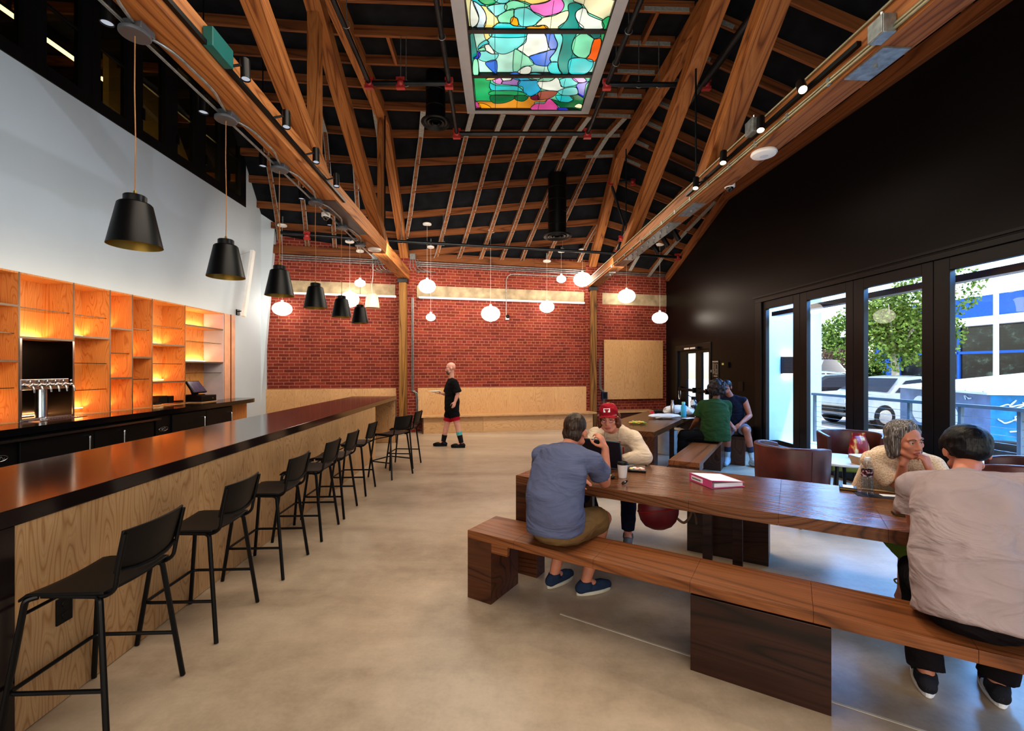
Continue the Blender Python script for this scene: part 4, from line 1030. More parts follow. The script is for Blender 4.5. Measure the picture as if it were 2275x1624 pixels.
def mk_globe(i):
    px, py, w, h_, cx_, cy_ = GL[i]
    cp = roofpt(cx_, cy_-6)
    Y = min(cp.y, 12.142/(1-0.229*(px-CX)/F)-0.35); c = P(px, py, Y); top = cp.z-0.2
    r = thing('globe_pendant', LBL[i], 'pendant lamp', c, 0, 'glowing globe pendants')
    rx = w/2/F*Y/math.sqrt(1+((px-CX)/F)**2*0.6); rz = h_/2/F*Y
    MB().ell(c, rx, rx, rz, nu=28, nv=16).build('globe', M['glow'], r, smooth=True)
    MB().lathe([(0.03, 0), (0.03, 0.05), (0.012, 0.06)], c+V(0, 0, rz-0.01), 12).build('holder', M['white_enamel'], r, smooth=True)
    zt_ = H+(HY-cy_)/F*Y
    MB().tube([c+V(0, 0, rz+0.04), V(c.x, c.y, zt_)], 0.0025, 5).build('cable', M['white_enamel'], r)
    rc = 0.105 if w > 30 else 0.09
    MB().lathe([(rc*0.9, 0), (rc, 0.008), (rc, 0.035), (rc*0.9, 0.045)], V(c.x, c.y, zt_), 24).build('ceiling_canopy', M['white_enamel'], r, smooth=True)
    m_ = MB(); m_.box(V(c.x, c.y+0.02, zt_+0.13), (0.03, 0.006, 0.22)); m_.build('hanger_strap', M['galv'], r)
    return c
GC = [mk_globe(i) for i in range(len(GL))]
# white bell pendant
c = P(827, 684, 10.75)
r = thing('bell_pendant', 'white bell-shaped pendant on a cord left of the left timber post', 'pendant lamp', c)
MB().lathe([(0.165, 0.0), (0.168, 0.02), (0.16, 0.12), (0.135, 0.25), (0.10, 0.325), (0.06, 0.345), (0.01, 0.35)], c, 28).build('shade', plain('cream_enamel', (236, 226, 200), 0.4, var=0.02), r, smooth=True)
MB().tube(smoothpath([c+V(0, 0, 0.35), c+V(-0.01, 0, 0.55), c+V(0.015, 0, 0.75), c+V(0.02, 0, 1.05)], 5), 0.007, 6).build('cord', M['white_enamel'], r, smooth=True)
# ---------------------------------------------------------------- ducts with round diffusers
def duct(label, px, py, Y, rd, rp, ztop):
    c = P(px, py, Y); r = thing('ceiling_duct', label, 'duct', c, 0, 'black ceiling ducts')
    b = MB(); b.lathe([(rp, 0.05), (rp, ztop-c.z)], c, 28); 
    for k in range(1, int((ztop-c.z)/0.28)): b.lathe([(rp, k*0.28), (rp+0.006, k*0.28+0.005), (rp+0.006, k*0.28+0.015), (rp, k*0.28+0.02)], c, 28, cap0=False, cap1=False)
    b.build('duct_pipe', M['black_metal'], r, smooth=True)
    b = MB(); b.lathe([(rd*0.92, 0.05), (rd, 0.035), (rd, 0.02), (rd*0.93, 0.0), (rd*0.86, 0.012), (rd*0.80, 0.03)], c, 36, cap0=True, cap1=True)
    for f_ in (0.66, 0.46, 0.28): b.lathe([(rd*f_, 0.025), (rd*f_*0.98, 0.004), (rd*(f_-0.08), 0.02)], c, 32, cap0=False, cap1=True)
    b.build('diffuser', M['black_plastic'], r, smooth=True)
duct('black duct with round diffuser hanging left of the stained glass skylight', 968, 276, 8.0, 0.255, 0.17, 6.83)
duct('black duct with round diffuser hanging over the wall bench', 1238, 527, 10.5, 0.34, 0.21, 6.1)
duct('black duct with round diffuser half hidden behind the right truss', 1659, 275, 8.2, 0.24, 0.16, 6.15)
# ---------------------------------------------------------------- stained glass skylight
A_ = P(1050, 252, 8.0); B_ = P(1305, 252, 8.0); C_ = P(1005, 0, 5.23)
nS = (B_-A_).cross(C_-A_).normalized()
if nS.z < 0: nS = -nS
def SK(px, py): return ON(px, py, A_, nS)
def SZ(zx, zy): return SK(1000+zx*0.19704, zy*0.19704)
SKY = thing('stained_glass_skylight', 'hanging skylight of coloured stained glass in a white frame', 'skylight', (A_+B_)/2)
fo = [SZ(195, 1283), SZ(1560, 1287), SZ(2130, -330), SZ(-45, -330)]
fi = [SZ(283, 1253), SZ(1480, 1256), SZ(1975, -300), SZ(128, -300)]
b = MB(); dep = nS*0.30
for i in range(4):
    j = (i+1) % 4
    b.hexa([fo[i], fo[j], fi[j], fi[i]], [p+dep for p in (fo[i], fo[j], fi[j], fi[i])])
b.build('white_frame', plain('grey_white_frame', (150, 152, 156), 0.5, var=0.02), SKY)
gd = nS*0.05
def bar_(x0, y0, x1, y1, w):
    return MB().beam(SZ(x0, y0)+gd-nS*0.02, SZ(x1, y1)+gd-nS*0.02, w, 0.05, nS)
for args in ((205, 365, 1770, 370, 0.075), (248, 872, 1590, 868, 0.075)): bar_(*args).build('black_bar', M['black_frame'], SKY)
b = MB()
for args in ((283, 1250, 128, -300), (1480, 1254, 1975, -300), (283, 1253, 1480, 1256)): b.beam(SZ(*args[:2])+gd-nS*0.01, SZ(*args[2:])+gd-nS*0.01, 0.03, 0.06, nS)
b.build('black_edge', M['black_frame'], SKY)
SG = dict(mint='#8fe0c2', mint2='#7fe0b8', pale='#b2eadd', teal='#17918c', dteal='#0e7676', aqua='#2fcfd8', aqua2='#72dcdc', cyan='#22b4e6', blue='#1f74e2', dblue='#2c3ad8', white='#e4f4ec', cream='#f2f0c8', cream2='#d8dca8',
          yellow='#f0dc84', gold='#f2a81c', pink='#ee84d4', mag='#d85aa6', purple='#a584c6', lilac='#dfa0e2', brown='#95584a', maroon='#74183f', orange='#ee6a12', green='#22b070', dgreen='#0c7446', amber='#cf9230', ltblue='#bfe4f4')
SM = {k: stained('glass_'+k, v) for k, v in SG.items()}
panes = {1: [('mint', [(128, -300), (1975, -300), (1760, 350), (215, 350)]),
  ], 2: [('pale', [(222, 380), (1745, 385), (1600, 850), (258, 850)])], 3: [('mint2', [(265, 890), (1590, 890), (1480, 1250), (283, 1250)])]}
blobs = {1: [
 ('cream2', [(128, -300), (700, -300), (560, -40), (340, -40), (235, 30), (240, 340), (212, 340)], 0), ('cream', [(1400, -300), (1975, -300), (1760, 345), (1720, 345), (1715, 260), (1560, 190), (1500, 100), (1390, 60)], 0),
 ('green', [(290, 0), (470, 0), (535, 50), (480, 95), (400, 98), (340, 70)], 1), ('aqua', [(235, -20), (290, 10), (340, 68), (400, 105), (330, 100), (240, 40)], 1), ('aqua2', [(470, 0), (660, 20), (640, 75), (540, 75)], 1),
 ('yellow', [(600, -120), (1200, -120), (1170, 5), (1080, 70), (930, 90), (840, 60), (720, 40), (640, 20)], 1), ('pink', [(900, 100), (1000, 80), (1110, 50), (1180, -10), (1250, 30), (1285, 100), (1250, 170), (1160, 205), (1060, 222), (1000, 195), (930, 165)], 1),
 ('white', [(240, 40), (290, 130), (325, 230), (305, 310), (240, 340), (225, 200)], 1), ('ltblue', [(255, 60), (345, 105), (400, 190), (405, 290), (380, 345), (300, 345), (325, 240)], 1), ('yellow', [(350, 105), (420, 120), (500, 210), (550, 275), (500, 345), (385, 345), (410, 250), (390, 170)], 1),
 ('aqua2', [(420, 110), (620, 80), (630, 150), (530, 215), (480, 190)], 1), ('mint2', [(620, 90), (720, 40), (890, 95), (850, 115), (640, 150)], 1), ('mint2', [(540, 220), (640, 155), (720, 135), (715, 220), (680, 290), (560, 285)], 1),
 ('gold', [(680, 290), (690, 235), (720, 222), (755, 240), (770, 315), (720, 318)], 1), ('aqua2', [(730, 135), (860, 118), (960, 185), (1035, 235), (970, 300), (900, 325), (790, 320), (760, 240), (725, 220)], 1),
 ('aqua', [(550, 290), (660, 290), (720, 320), (840, 330), (840, 348), (500, 348), (515, 310)], 1), ('cream', [(1035, 235), (1070, 222), (1170, 205), (1260, 165), (1330, 150), (1335, 200), (1300, 270), (1230, 345), (1095, 345), (1050, 310), (980, 315), (975, 290)], 1),
 ('gold', [(860, 345), (900, 322), (1000, 325), (1060, 308), (1095, 345)], 1), ('teal', [(1330, 120), (1340, 75), (1400, 58), (1460, 70), (1490, 110), (1430, 150), (1410, 200), (1440, 270), (1500, 345), (1220, 345), (1310, 260), (1338, 190)], 1),
 ('white', [(1430, 150), (1490, 115), (1535, 130), (1560, 190), (1640, 230), (1715, 265), (1720, 345), (1500, 345), (1430, 260), (1412, 200)], 1), ('green', [(1800, 210), (1715, 260), (1728, 345), (1760, 345)], 1), ('green', [(1790, 0), (1870, -20), (1860, 20), (1820, 18)], 1)],
 2: [('teal', [(222, 420), (260, 395), (300, 600), (330, 850), (258, 850), (240, 690)], 0), ('cream2', [(220, 382), (270, 382), (222, 430)], 1), ('yellow', [(385, 382), (500, 382), (460, 455), (410, 490), (385, 440)], 1), ('aqua2', [(500, 382), (860, 382), (855, 480), (800, 550), (720, 605), (620, 645), (540, 635), (470, 580), (420, 500), (465, 450)], 1),
 ('aqua', [(500, 384), (840, 384), (845, 455), (470, 455)], 1), ('aqua', [(410, 490), (440, 530), (380, 545), (315, 590), (330, 540)], 1), ('white', [(395, 545), (440, 540), (500, 630), (460, 640), (400, 600)], 1), ('mint2', [(315, 600), (340, 580), (390, 565), (395, 610)], 1), ('aqua2', [(330, 620), (400, 605), (470, 640), (545, 645), (510, 705), (430, 730), (340, 710), (320, 680)], 1),
 ('dblue', [(310, 610), (345, 640), (320, 690), (262, 690), (300, 660)], 1), ('blue', [(400, 735), (505, 705), (530, 750), (525, 850), (500, 850), (430, 790)], 1), ('white', [(870, 420), (930, 382), (1060, 382), (1090, 470), (1110, 560), (1130, 590), (1020, 620), (940, 650), (880, 668), (820, 620), (760, 580), (850, 510)], 1), ('gold', [(862, 384), (910, 384), (868, 415)], 1),
 ('blue', [(1060, 384), (1160, 384), (1180, 450), (1210, 520), (1190, 580), (1130, 582), (1100, 520), (1085, 450)], 1), ('blue', [(1130, 590), (1185, 585), (1170, 630), (1125, 680), (1140, 730), (1100, 768), (1010, 765), (940, 740), (890, 670), (960, 640), (1050, 620)], 1),
 ('aqua2', [(1175, 384), (1250, 384), (1270, 470), (1250, 560), (1215, 700), (1215, 722), (1140, 722), (1128, 680), (1190, 600), (1212, 520), (1180, 440)], 1), ('mint', [(755, 585), (820, 630), (900, 680), (945, 745), (900, 765), (820, 775), (760, 830), (710, 820), (720, 605)], 1), ('aqua', [(1100, 770), (1140, 725), (1210, 725), (1230, 800), (1260, 850), (1150, 850), (1110, 820)], 1),
 ('teal', [(1255, 384), (1425, 384), (1390, 470), (1370, 560), (1400, 640), (1440, 670), (1350, 690), (1335, 760), (1330, 850), (1260, 850), (1215, 770), (1225, 660), (1260, 550), (1270, 450)], 1), ('mint2', [(1480, 400), (1545, 390), (1600, 440), (1620, 470), (1590, 560), (1570, 640), (1530, 675), (1450, 665), (1390, 620), (1370, 560), (1400, 460)], 1),
 ('dteal', [(1540, 388), (1690, 388), (1690, 440), (1640, 462), (1580, 430)], 1), ('orange', [(1625, 465), (1690, 455), (1705, 505), (1640, 705), (1535, 685), (1580, 620), (1595, 540)], 1), ('aqua', [(1350, 690), (1450, 670), (1530, 680), (1610, 700), (1600, 780), (1520, 850), (1360, 850), (1330, 780)], 1), ('green', [(1700, 388), (1745, 388), (1710, 500)], 1),
 ('white', [(760, 825), (850, 765), (905, 768), (918, 800), (890, 845), (800, 848)], 1), ('blue', [(670, 850), (740, 825), (790, 850)], 1), ('aqua', [(890, 850), (950, 835), (1045, 850)], 1), ('mint2', [(260, 700), (310, 690), (320, 850), (260, 850)], 1)],
 3: [('green', [(265, 892), (430, 900), (460, 950), (440, 1020), (465, 1060), (460, 1180), (400, 1180), (290, 1175)], 0), ('amber', [(300, 1175), (500, 1175), (620, 1165), (720, 1140), (880, 1120), (1000, 1130), (1090, 1140), (1060, 1180), (950, 1185), (920, 1250), (345, 1250)], 1), ('mag', [(285, 1170), (330, 1210), (345, 1250), (287, 1250)], 1), ('gold', [(320, 1195), (400, 1205), (460, 1250), (350, 1250)], 1),
 ('yellow', [(410, 920), (500, 895), (570, 890), (520, 925), (420, 935)], 1), ('lilac', [(480, 938), (560, 905), (590, 940), (575, 980), (520, 975)], 1), ('white', [(565, 900), (620, 885), (690, 905), (680, 935), (600, 942)], 1), ('purple', [(600, 945), (690, 935), (710, 905), (790, 935), (760, 990), (660, 985), (580, 975)], 1), ('cyan', [(680, 892), (850, 892), (900, 925), (980, 935), (790, 938)], 1),
 ('cyan', [(790, 940), (980, 938), (1000, 1000), (1020, 1040), (960, 1090), (900, 1110), (830, 1070), (820, 1010), (765, 990)], 1), ('pale', [(900, 892), (1040, 892), (1030, 915), (950, 920)], 1), ('mint', [(1050, 895), (1180, 895), (1120, 940), (1000, 940)], 1), ('white', [(990, 945), (1130, 940), (1200, 900), (1240, 950), (1250, 1000), (1290, 1015), (1210, 1050), (1090, 1040), (1010, 1010)], 1),
 ('aqua2', [(1240, 920), (1370, 900), (1440, 950), (1410, 985), (1290, 1005), (1250, 985)], 1), ('lilac', [(1370, 892), (1480, 890), (1535, 930), (1500, 955), (1420, 945)], 1), ('dblue', [(1500, 955), (1565, 940), (1530, 980), (1520, 1040), (1500, 1120), (1440, 1080), (1420, 1010), (1440, 965)], 1), ('aqua', [(450, 960), (520, 985), (640, 990), (760, 995), (820, 1050), (700, 1040), (560, 1045), (460, 1030)], 1),
 ('green', [(465, 1050), (600, 1040), (740, 1045), (825, 1065), (840, 1092), (465, 1092)], 1), ('dgreen', [(465, 1095), (730, 1095), (710, 1140), (600, 1180), (480, 1175)], 1), ('dgreen', [(735, 1095), (840, 1095), (880, 1120), (820, 1160), (735, 1140)], 1), ('brown', [(1010, 1050), (1100, 1040), (1205, 1050), (1180, 1095), (1100, 1130), (1000, 1140), (985, 1090)], 1), ('maroon', [(905, 1115), (985, 1085), (1000, 1140), (940, 1142)], 1),
 ('aqua2', [(1215, 1050), (1300, 1010), (1415, 1000), (1440, 1070), (1370, 1090), (1270, 1088)], 1), ('aqua', [(1190, 1095), (1270, 1090), (1380, 1100), (1385, 1150), (1320, 1168), (1230, 1155)], 1), ('mag', [(960, 1185), (1060, 1180), (1095, 1140), (1140, 1135), (1215, 1250), (920, 1250)], 1), ('dgreen', [(1140, 1130), (1240, 1160), (1330, 1170), (1390, 1140), (1350, 1095), (1440, 1080), (1510, 1120), (1480, 1250), (1380, 1225), (1250, 1225), (1180, 1170)], 0), ('dblue', [(1215, 1228), (1300, 1225), (1330, 1250), (1218, 1250)], 1), ('cream', [(1400, 1215), (1440, 1180), (1485, 1190), (1478, 1230)], 1)]}
keys = list(SM.keys())
for k in (1, 2, 3):
    b = MB(); lead = MB(); q = [SZ(*p)+gd for p in panes[k][0][1]]
    b.add(q, [(0, 1, 2, 3)], keys.index(panes[k][0][0]))
    for n_, (c, pts, sm) in enumerate(blobs[k]):
        w = [SZ(*p) for p in pts]
        w = smoothpath(w, 4, True) if sm else w
        w = [p+gd-nS*(0.0012*(n_+1)) for p in w]
        b.add(w, [tuple(range(len(w)))], keys.index(c))
        lead.tube([p-nS*0.0006 for p in w], 0.0055, 4, True)
    xs = {1: [(497, 60, 495, 345), (845, -10, 820, 340), (1170, 10, 1125, 345), (1520, -10, 1440, 340)], 2: [(505, 384, 508, 850), (845, 384, 785, 850), (1130, 384, 1050, 850), (1425, 384, 1330, 850)], 3: [(510, 890, 510, 1250), (775, 890, 750, 1250), (1050, 890, 990, 1250), (1300, 890, 1240, 1165)]}[k]
    for x0_, y0_, x1_, y1_ in xs: lead.tube([SZ(x0_, y0_)+gd-nS*0.05, SZ(x1_, y1_)+gd-nS*0.05], 0.003, 4)
    gp = b.build('glass_panel', [SM[x] for x in keys], SKY)
    lead.build('lead_lines', M['black_frame'], gp)
b = MB(); b.hexa([SZ(*p)+nS*0.32 for p in ((195, 1283), (1560, 1287), (2130, -330), (-45, -330))], [SZ(*p)+nS*0.34 for p in ((195, 1283), (1560, 1287), (2130, -330), (-45, -330))]); b.build('lightbox_top', M['white_enamel'], SKY)
for x, y in ((205, 1275), (1550, 1275), (60, 300), (1880, 300)):
    p = SZ(x, y); MB().tube([p+nS*0.3, V(p.x, p.y, 6.55)], 0.01, 6).build('hanger', M['galv'], SKY)
# ---------------------------------------------------------------- sprinkler pipes
ZP = 5.87
def G5(px, py, z=ZP): return P(px, py, F*(z-H)/(HY-py))
def pipe(label, pts, r_, fits, hang=(), cat='pipe'):
    r = thing('sprinkler_pipe', label, cat, pts[0], 0, 'dark sprinkler pipes')
    MB().tube(pts, r_, 12).build('pipe_run', M['dark_pipe'], r, smooth=True)
    for p in fits:
        b = MB(); b.ell(p, r_*1.7, nu=12, nv=8); b.box(Vector(p)+V(0, 0, -r_*1.6), (r_*3.6, r_*1.8, r_*1.4)); b.box(Vector(p)+V(0, 0, r_*1.6), (r_*3.6, r_*1.8, r_*1.4)); b.build('red_coupling', M['red_fit'], r, smooth=True)
    for p in hang:
        p = Vector(p); MB().tube([p, V(p.x, p.y, p.z+0.7)], 0.006, 6).tube([p+V(r_*1.4*math.cos(a), 0, r_*1.4*math.sin(a)) for a in [k*PI/5 for k in range(11)]], 0.005, 5).build('hanger', M['galv'], r)
    return r
a, c = V(-1.0, 8.2, ZP), V(1.365, 8.2, ZP)
pipe('dark pipe crossing just beyond the stained glass skylight', [a, c], 0.038, [a, c])
pipe('dark pipe running beside the left edge of the stained glass skylight', [a, V(-0.74, 2.0, ZP)], 0.034, [V(-0.94, 6.75, ZP)], [V(-0.9, 5.8, ZP)])
pipe('dark pipe running beside the right edge of the stained glass skylight', [c, V(1.62, 2.0, ZP)], 0.034, [V(1.42, 6.78, ZP)], [V(1.47, 5.7, ZP), V(1.45, 6.3, ZP)])
pipe('dark pipe from the left truss to the duct', [V(-2.16, 6.75, ZP), V(-0.94, 6.75, ZP)], 0.036, [V(-2.13, 6.75, ZP), V(-1.66, 6.75, ZP)], [V(-1.66, 6.75, ZP), V(-1.58, 6.75, ZP)])
pipe('dark pipe along the left truss top', [V(-2.13, 6.75, ZP), V(-1.92, 2.0, ZP)], 0.034, [], [V(-2.05, 5.6, ZP)])
pipe('dark pipe from the skylight to the right truss', [V(1.42, 6.78, ZP), V(2.93, 6.78, ZP)], 0.036, [V(2.91, 6.78, ZP)], [V(1.9, 6.78, ZP), V(2.2, 6.78, ZP), V(2.75, 6.78, ZP)])
pipe('black slanting pipe behind the right truss diagonal', [V(2.78, 8.6, ZP), V(3.0, 3.0, ZP)], 0.055, [])
w0, w1 = P(622, 517, 9.9), P(1528, 573, 11.95)
pipe('long dark pipe crossing the room above the globes', [w0, P(851, 534, 10.37), P(1372, 563, 11.55), w1], 0.036, [P(1372, 563, 11.55), P(682, 524, 10.0), P(1505, 571, 11.9)], [P(985, 541, 10.65), P(892, 536, 10.45), P(1250, 556, 11.25)])
q = P(1372, 563, 11.55); pipe('dark pipe climbing the roof slope by the right truss', [q, P(1386, 500, 11.0), P(1357, 405, 10.4)], 0.03, [P(1379, 530, 11.2), P(1357, 405, 10.4)])
pipe('short dark pipe end above the far right truss diagonal', [P(1357, 405, 10.4), P(1410, 400, 10.4)], 0.03, [P(1406, 405, 10.4)])
# ---------------------------------------------------------------- conduits and boxes on the right truss
cr = thing('conduit', 'steel conduits running along the left face of the right truss', 'conduit', (rtx(5)-0.14, 5, 4.0), 0, 'steel conduits on the trusses')
M['conduit'] = plain('aged_conduit', (168, 166, 140), 0.35, metal=0.7, var=0.1)
for dx, z, y0, y1 in ((-0.137, 4.09, -2, 12.4), (-0.137, 3.915, -2, 12.4), (-0.142, 3.885, -2, 8.0)):
    MB().tube([V(rtx(y0)+dx, y0, z), V(rtx(y1)+dx, y1, z)], 0.011, 8).build('conduit_run', M['conduit'], cr, smooth=True)
cl_ = MB()
for k in range(16):
    y = 2.6+0.5*k; cl_.box((rtx(y)-0.14, y, 3.90), (0.022, 0.03, 0.06))
cl_.build('clips', M['galv'], cr)
def jbox(label, px, py, s, parent_x=-0.17):
    y = onx(px, lambda Y: rtx(Y)-0.17); c = P(px, py, y)
    r = thing('junction_box', label, 'junction box', c, 0, 'steel boxes on the right truss')
    MB().box(c, s).build('box', M['galv'], r, bevel=0.006)
    MB().box(c+V(-s[0]/2-0.004, 0, 0), (0.008, s[1]*0.94, s[2]*0.94)).build('lid', M['galv'], r, bevel=0.003)
    MB().lathe([(0.012, 0), (0.012, 0.05)], c+V(0, 0, s[2]/2), 10).build('connector', M['steel'], r, smooth=True)
jbox('steel junction box on the right truss near the top right corner', 1960, 65, (0.09, 0.13, 0.13))
jbox('steel junction box on the right truss beside the second lit spotlight', 1675, 283, (0.10, 0.14, 0.14))
# white discs
for px, fx, lb, rr in ((1697, rtx, 'white disc access point under the right truss', 0.125), (832, ltx, 'white disc access point under the left truss end', 0.125)):
    y = onx(px, fx); c = V(fx(y), y, 3.86)
    r = thing('access_point', lb, 'access point', c, 0, 'white discs under the trusses')
    MB().lathe([(rr*0.55, -0.045), (rr*0.9, -0.036), (rr, -0.02), (rr*0.96, -0.001)], c, 36).build('case', M['white_enamel'], r, smooth=True)
    MB().lathe([(rr*0.32, -0.046), (rr*0.30, -0.0475)], c, 24).build('centre_ring', plain('pale_grey', (205, 206, 210), 0.4) if 'pale_grey' not in bpy.data.materials else bpy.data.materials['pale_grey'], r)
def dome(label, c, s=1.0):
    r = thing('dome_camera', label, 'camera', c, 0, 'white dome cameras'); c = Vector(c)
    MB().lathe([(0.055*s, -0.03*s), (0.062*s, -0.02*s), (0.062*s, 0.03*s), (0.05*s, 0.035*s)], c, 24).build('housing', M['white_enamel'], r, smooth=True)
    MB().ell(c+V(0, 0, -0.03*s), 0.045*s, nu=16, nv=10).build('lens_dome', M['counter'], r, smooth=True)
    return r
y = 5.6; c = P(1621, 412, y); d = dome('white dome camera under the right truss', c); MB().box(c+V(0, 0.02, 0.07), (0.10, 0.10, 0.07)).build('mount_box', M['galv'], d)
MB().tube(smoothpath([c+V(-0.02, 0, 0.09), c+V(-0.05, -0.05, 0.2), c+V(-0.03, -0.2, 0.30)], 5), 0.011, 8).build('conduit_tail', M['conduit'], d, smooth=True)
y = onx(728, lambda Y: ltx(Y)-0.2); c = P(724, 478, y); d = dome('white dome camera at the left truss steel plate', c); MB().box(c+V(0.02, 0.02, 0.06), (0.16, 0.08, 0.05)).build('mount_box', M['grey_box'], d)
# ---------------------------------------------------------------- conduits, lights and camera on the brick wall
def bp(px, py, off=0.05): 
    p = onb(px, py); return p+yaw(TH_B) @ V(0, -off, 0)
wc = thing('conduit', 'bundle of steel conduits along the top of the brick wall', 'conduit', bp(1100, 600), 0)
for i, (z, off) in enumerate(((4.33, 0.06), (4.28, 0.05), (4.23, 0.05))):
    for x0_, x1_ in ((bloc(onb(622, 600)).x, bloc(PL).x-0.13), (bloc(PL).x+0.13, bloc(PR).x-0.13), (bloc(PR).x+0.13, bloc(onb(1476, 600)).x)):
        if i == 2 and x0_ > bloc(PR).x: continue
        MB().tube([Bk(x0_, -off, z), Bk(x1_, -off, z)], 0.016, 8).build('conduit_run', M['galv'], wc, smooth=True)
for px, lo, hi in ((912, 3.9, 4.6), (829, 4.2, 4.55)):
    b = MB()
    for k in range(4): b.tube(smoothpath([bp(px+k*5, 600, 0.1)+V(0, 0, 0.25), bp(px+k*9, 604, 0.1)+V(0, 0, 0.05), bp(px+20+k*12, 606, 0.06)], 5), 0.010, 6)
    b.box(bp(px+5, 573, 0.12), (0.14, 0.08, 0.14)); b.build('junction_group', M['galv'], wc, smooth=True)
for px0, px1, lb in ((646, 884, 'slim white linear light under the concrete band, left bay'), (930, 1297, 'slim white linear light under the concrete band, centre bay')):
    p0_, p1_ = bloc(onb(px0, 650)).x, bloc(onb(px1, 650)).x
    r = thing('linear_wall_light', lb, 'light', Bk((p0_+p1_)/2, -0.06, 3.42), 0, 'linear lights on the brick wall')
    MB().hexa([Bk(p0_, -0.08, 3.41), Bk(p1_, -0.08, 3.41), Bk(p1_, -0.025, 3.41), Bk(p0_, -0.025, 3.41)], [Bk(p0_, -0.08, 3.45), Bk(p1_, -0.08, 3.45), Bk(p1_, -0.025, 3.45), Bk(p0_, -0.025, 3.45)]).build('housing', M['white_enamel'], r)
    MB().hexa([Bk(p0_+.02, -0.075, 3.405), Bk(p1_-.02, -0.075, 3.405), Bk(p1_-.02, -0.03, 3.405), Bk(p0_+.02, -0.03, 3.405)], [Bk(p0_+.02, -0.075, 3.411), Bk(p1_-.02, -0.075, 3.411), Bk(p1_-.02, -0.03, 3.411), Bk(p0_+.02, -0.03, 3.411)]).build('diffuser', emit('linear_white', (255, 240, 220), 1.2) if 'linear_white' not in bpy.data.materials else bpy.data.materials['linear_white'], r)
r = thing('wall_camera', 'black and white dome camera on a conduit drop on the brick wall', 'camera', bp(1126, 705))
x_ = bloc(onb(1123, 650)).x; xe = bloc(onb(1290, 650)).x
MB().tube(rounded([Bk(x_, -0.1, 2.98), Bk(x_, -0.1, 4.12), Bk(xe, -0.06, 4.14)], 0.2, 6), 0.013, 8).build('conduit_drop', M['galv'], r, smooth=True)
MB().box(bp(1126, 707, 0.05), (0.09, 0.09, 0.10), yaw(TH_B)).build('back_box', M['white_enamel'], r, bevel=0.004)
MB().ell(bp(1126, 704, 0.12), 0.05, nu=16, nv=10).build('lens_dome', M['black_plastic'], r, smooth=True)
for pp, lb, fn in ((PL, 'pair of steel conduits down the brick beside the left post', 3.4), (PR, 'steel conduit down the brick beside the right post', 1.9)):
    xx = bloc(pp).x+0.17; r = thing('conduit', lb, 'conduit', Bk(xx, -0.12, 0.3), 0, 'conduits beside the posts')
    for k, dx in enumerate((0, 0.035)):
        MB().tube(smoothpath([Bk(xx+dx, -0.13, fn), Bk(xx+dx, -0.13, 1.25), Bk(xx+dx+0.02, -0.13, 1.05), Bk(xx+dx+0.10, -0.13, 0.95), Bk(xx+dx+0.11, -0.13, 0.5)], 4), 0.012, 8).build('conduit_run', M['galv'], r, smooth=True)
xx = bloc(PR).x+0.30; r = thing('power_outlet', 'blue-black outlet box on the brick beside the right post', 'outlet', Bk(xx, -0.15, 0.85))
MB().box(Bk(xx, -0.16, 0.86), (0.16, 0.09, 0.2), yaw(TH_B)).build('box', plain('navy_box', (26, 40, 66), 0.5), r, bevel=0.005)
MB().box(Bk(xx, -0.207, 0.86), (0.10, 0.006, 0.14), yaw(TH_B)).build('socket_plate', M['black_plastic'], r)
# ---------------------------------------------------------------- signs and switches on the black wall
def wallbox(name, label, cat, px0, px1, py0, py1, mat, th=0.015):
    yA, yB = ry(px1), ry(px0); z1 = P(px0, py0, yB).z; z0 = P(px0, py1, yB).z
    r = thing(name, label, cat, R_(-0.01, (yA+yB)/2, (z0+z1)/2))
    b = MB(); rbox(b, yA, yB, z0, z1, -th, 0.0); b.build('plate', mat, r); return r, yA, yB, z0, z1
r, yA, yB, z0, z1 = wallbox('wall_sign', 'dark wall sign with pale printed lines beside the exit door', 'sign', 1583, 1597, 801, 838, plain('sign_dark', (42, 38, 36), 0.4))
M['print'] = plain('sign_print', (196, 190, 176), 0.6)
b = MB(); random.seed(3)
W_ = yB-yA
rbox(b, yA+0.05*W_, yB-0.05*W_, z1-0.04, z1-0.015, -0.018, -0.015)
for k in range(9):
    zz = z1-0.07-k*0.027; rbox(b, yB-W_*(0.30+0.15*random.random()), yB-0.06*W_, zz-0.008, zz, -0.018, -0.015)
for pts in ([(0.10, 0.2), (0.10, 0.75)], [(0.48, 0.2), (0.48, 0.8)], [(0.10, 0.75), (0.35, 0.8)], [(0.10, 0.2), (0.48, 0.2)], [(0.25, 0.45), (0.48, 0.45)], [(0.28, 0.2), (0.28, 0.5)]):
    b.tube([R_(-0.017, yA+W_*p, z0+(z1-z0)*q) for p, q in pts], 0.004, 4)
rbox(b, yA+0.2*W_, yA+0.7*W_, z0+0.02, z0+0.035, -0.018, -0.015)
b.build('print', M['print'], r)
r, yA, yB, z0, z1 = wallbox('thermostat', 'small black thermostat with a lit display on the black wall', 'thermostat', 1605, 1620, 805, 817, M['black_plastic'], 0.03)
b = MB(); rbox(b, yB-0.10, yB-0.02, z0+0.06, z1-0.015, -0.032, -0.03); b.build('display', emit('amber_display', (190, 170, 96), 0.5), r)
wallbox('light_switch', 'small pale switch plate beside the exit door', 'switch', 1577, 1580, 822, 827, M['white_enamel'])
wallbox('blank_plate', 'faint black square plate low on the black wall', 'plate', 1640, 1651, 848, 868, M['black_frame'])
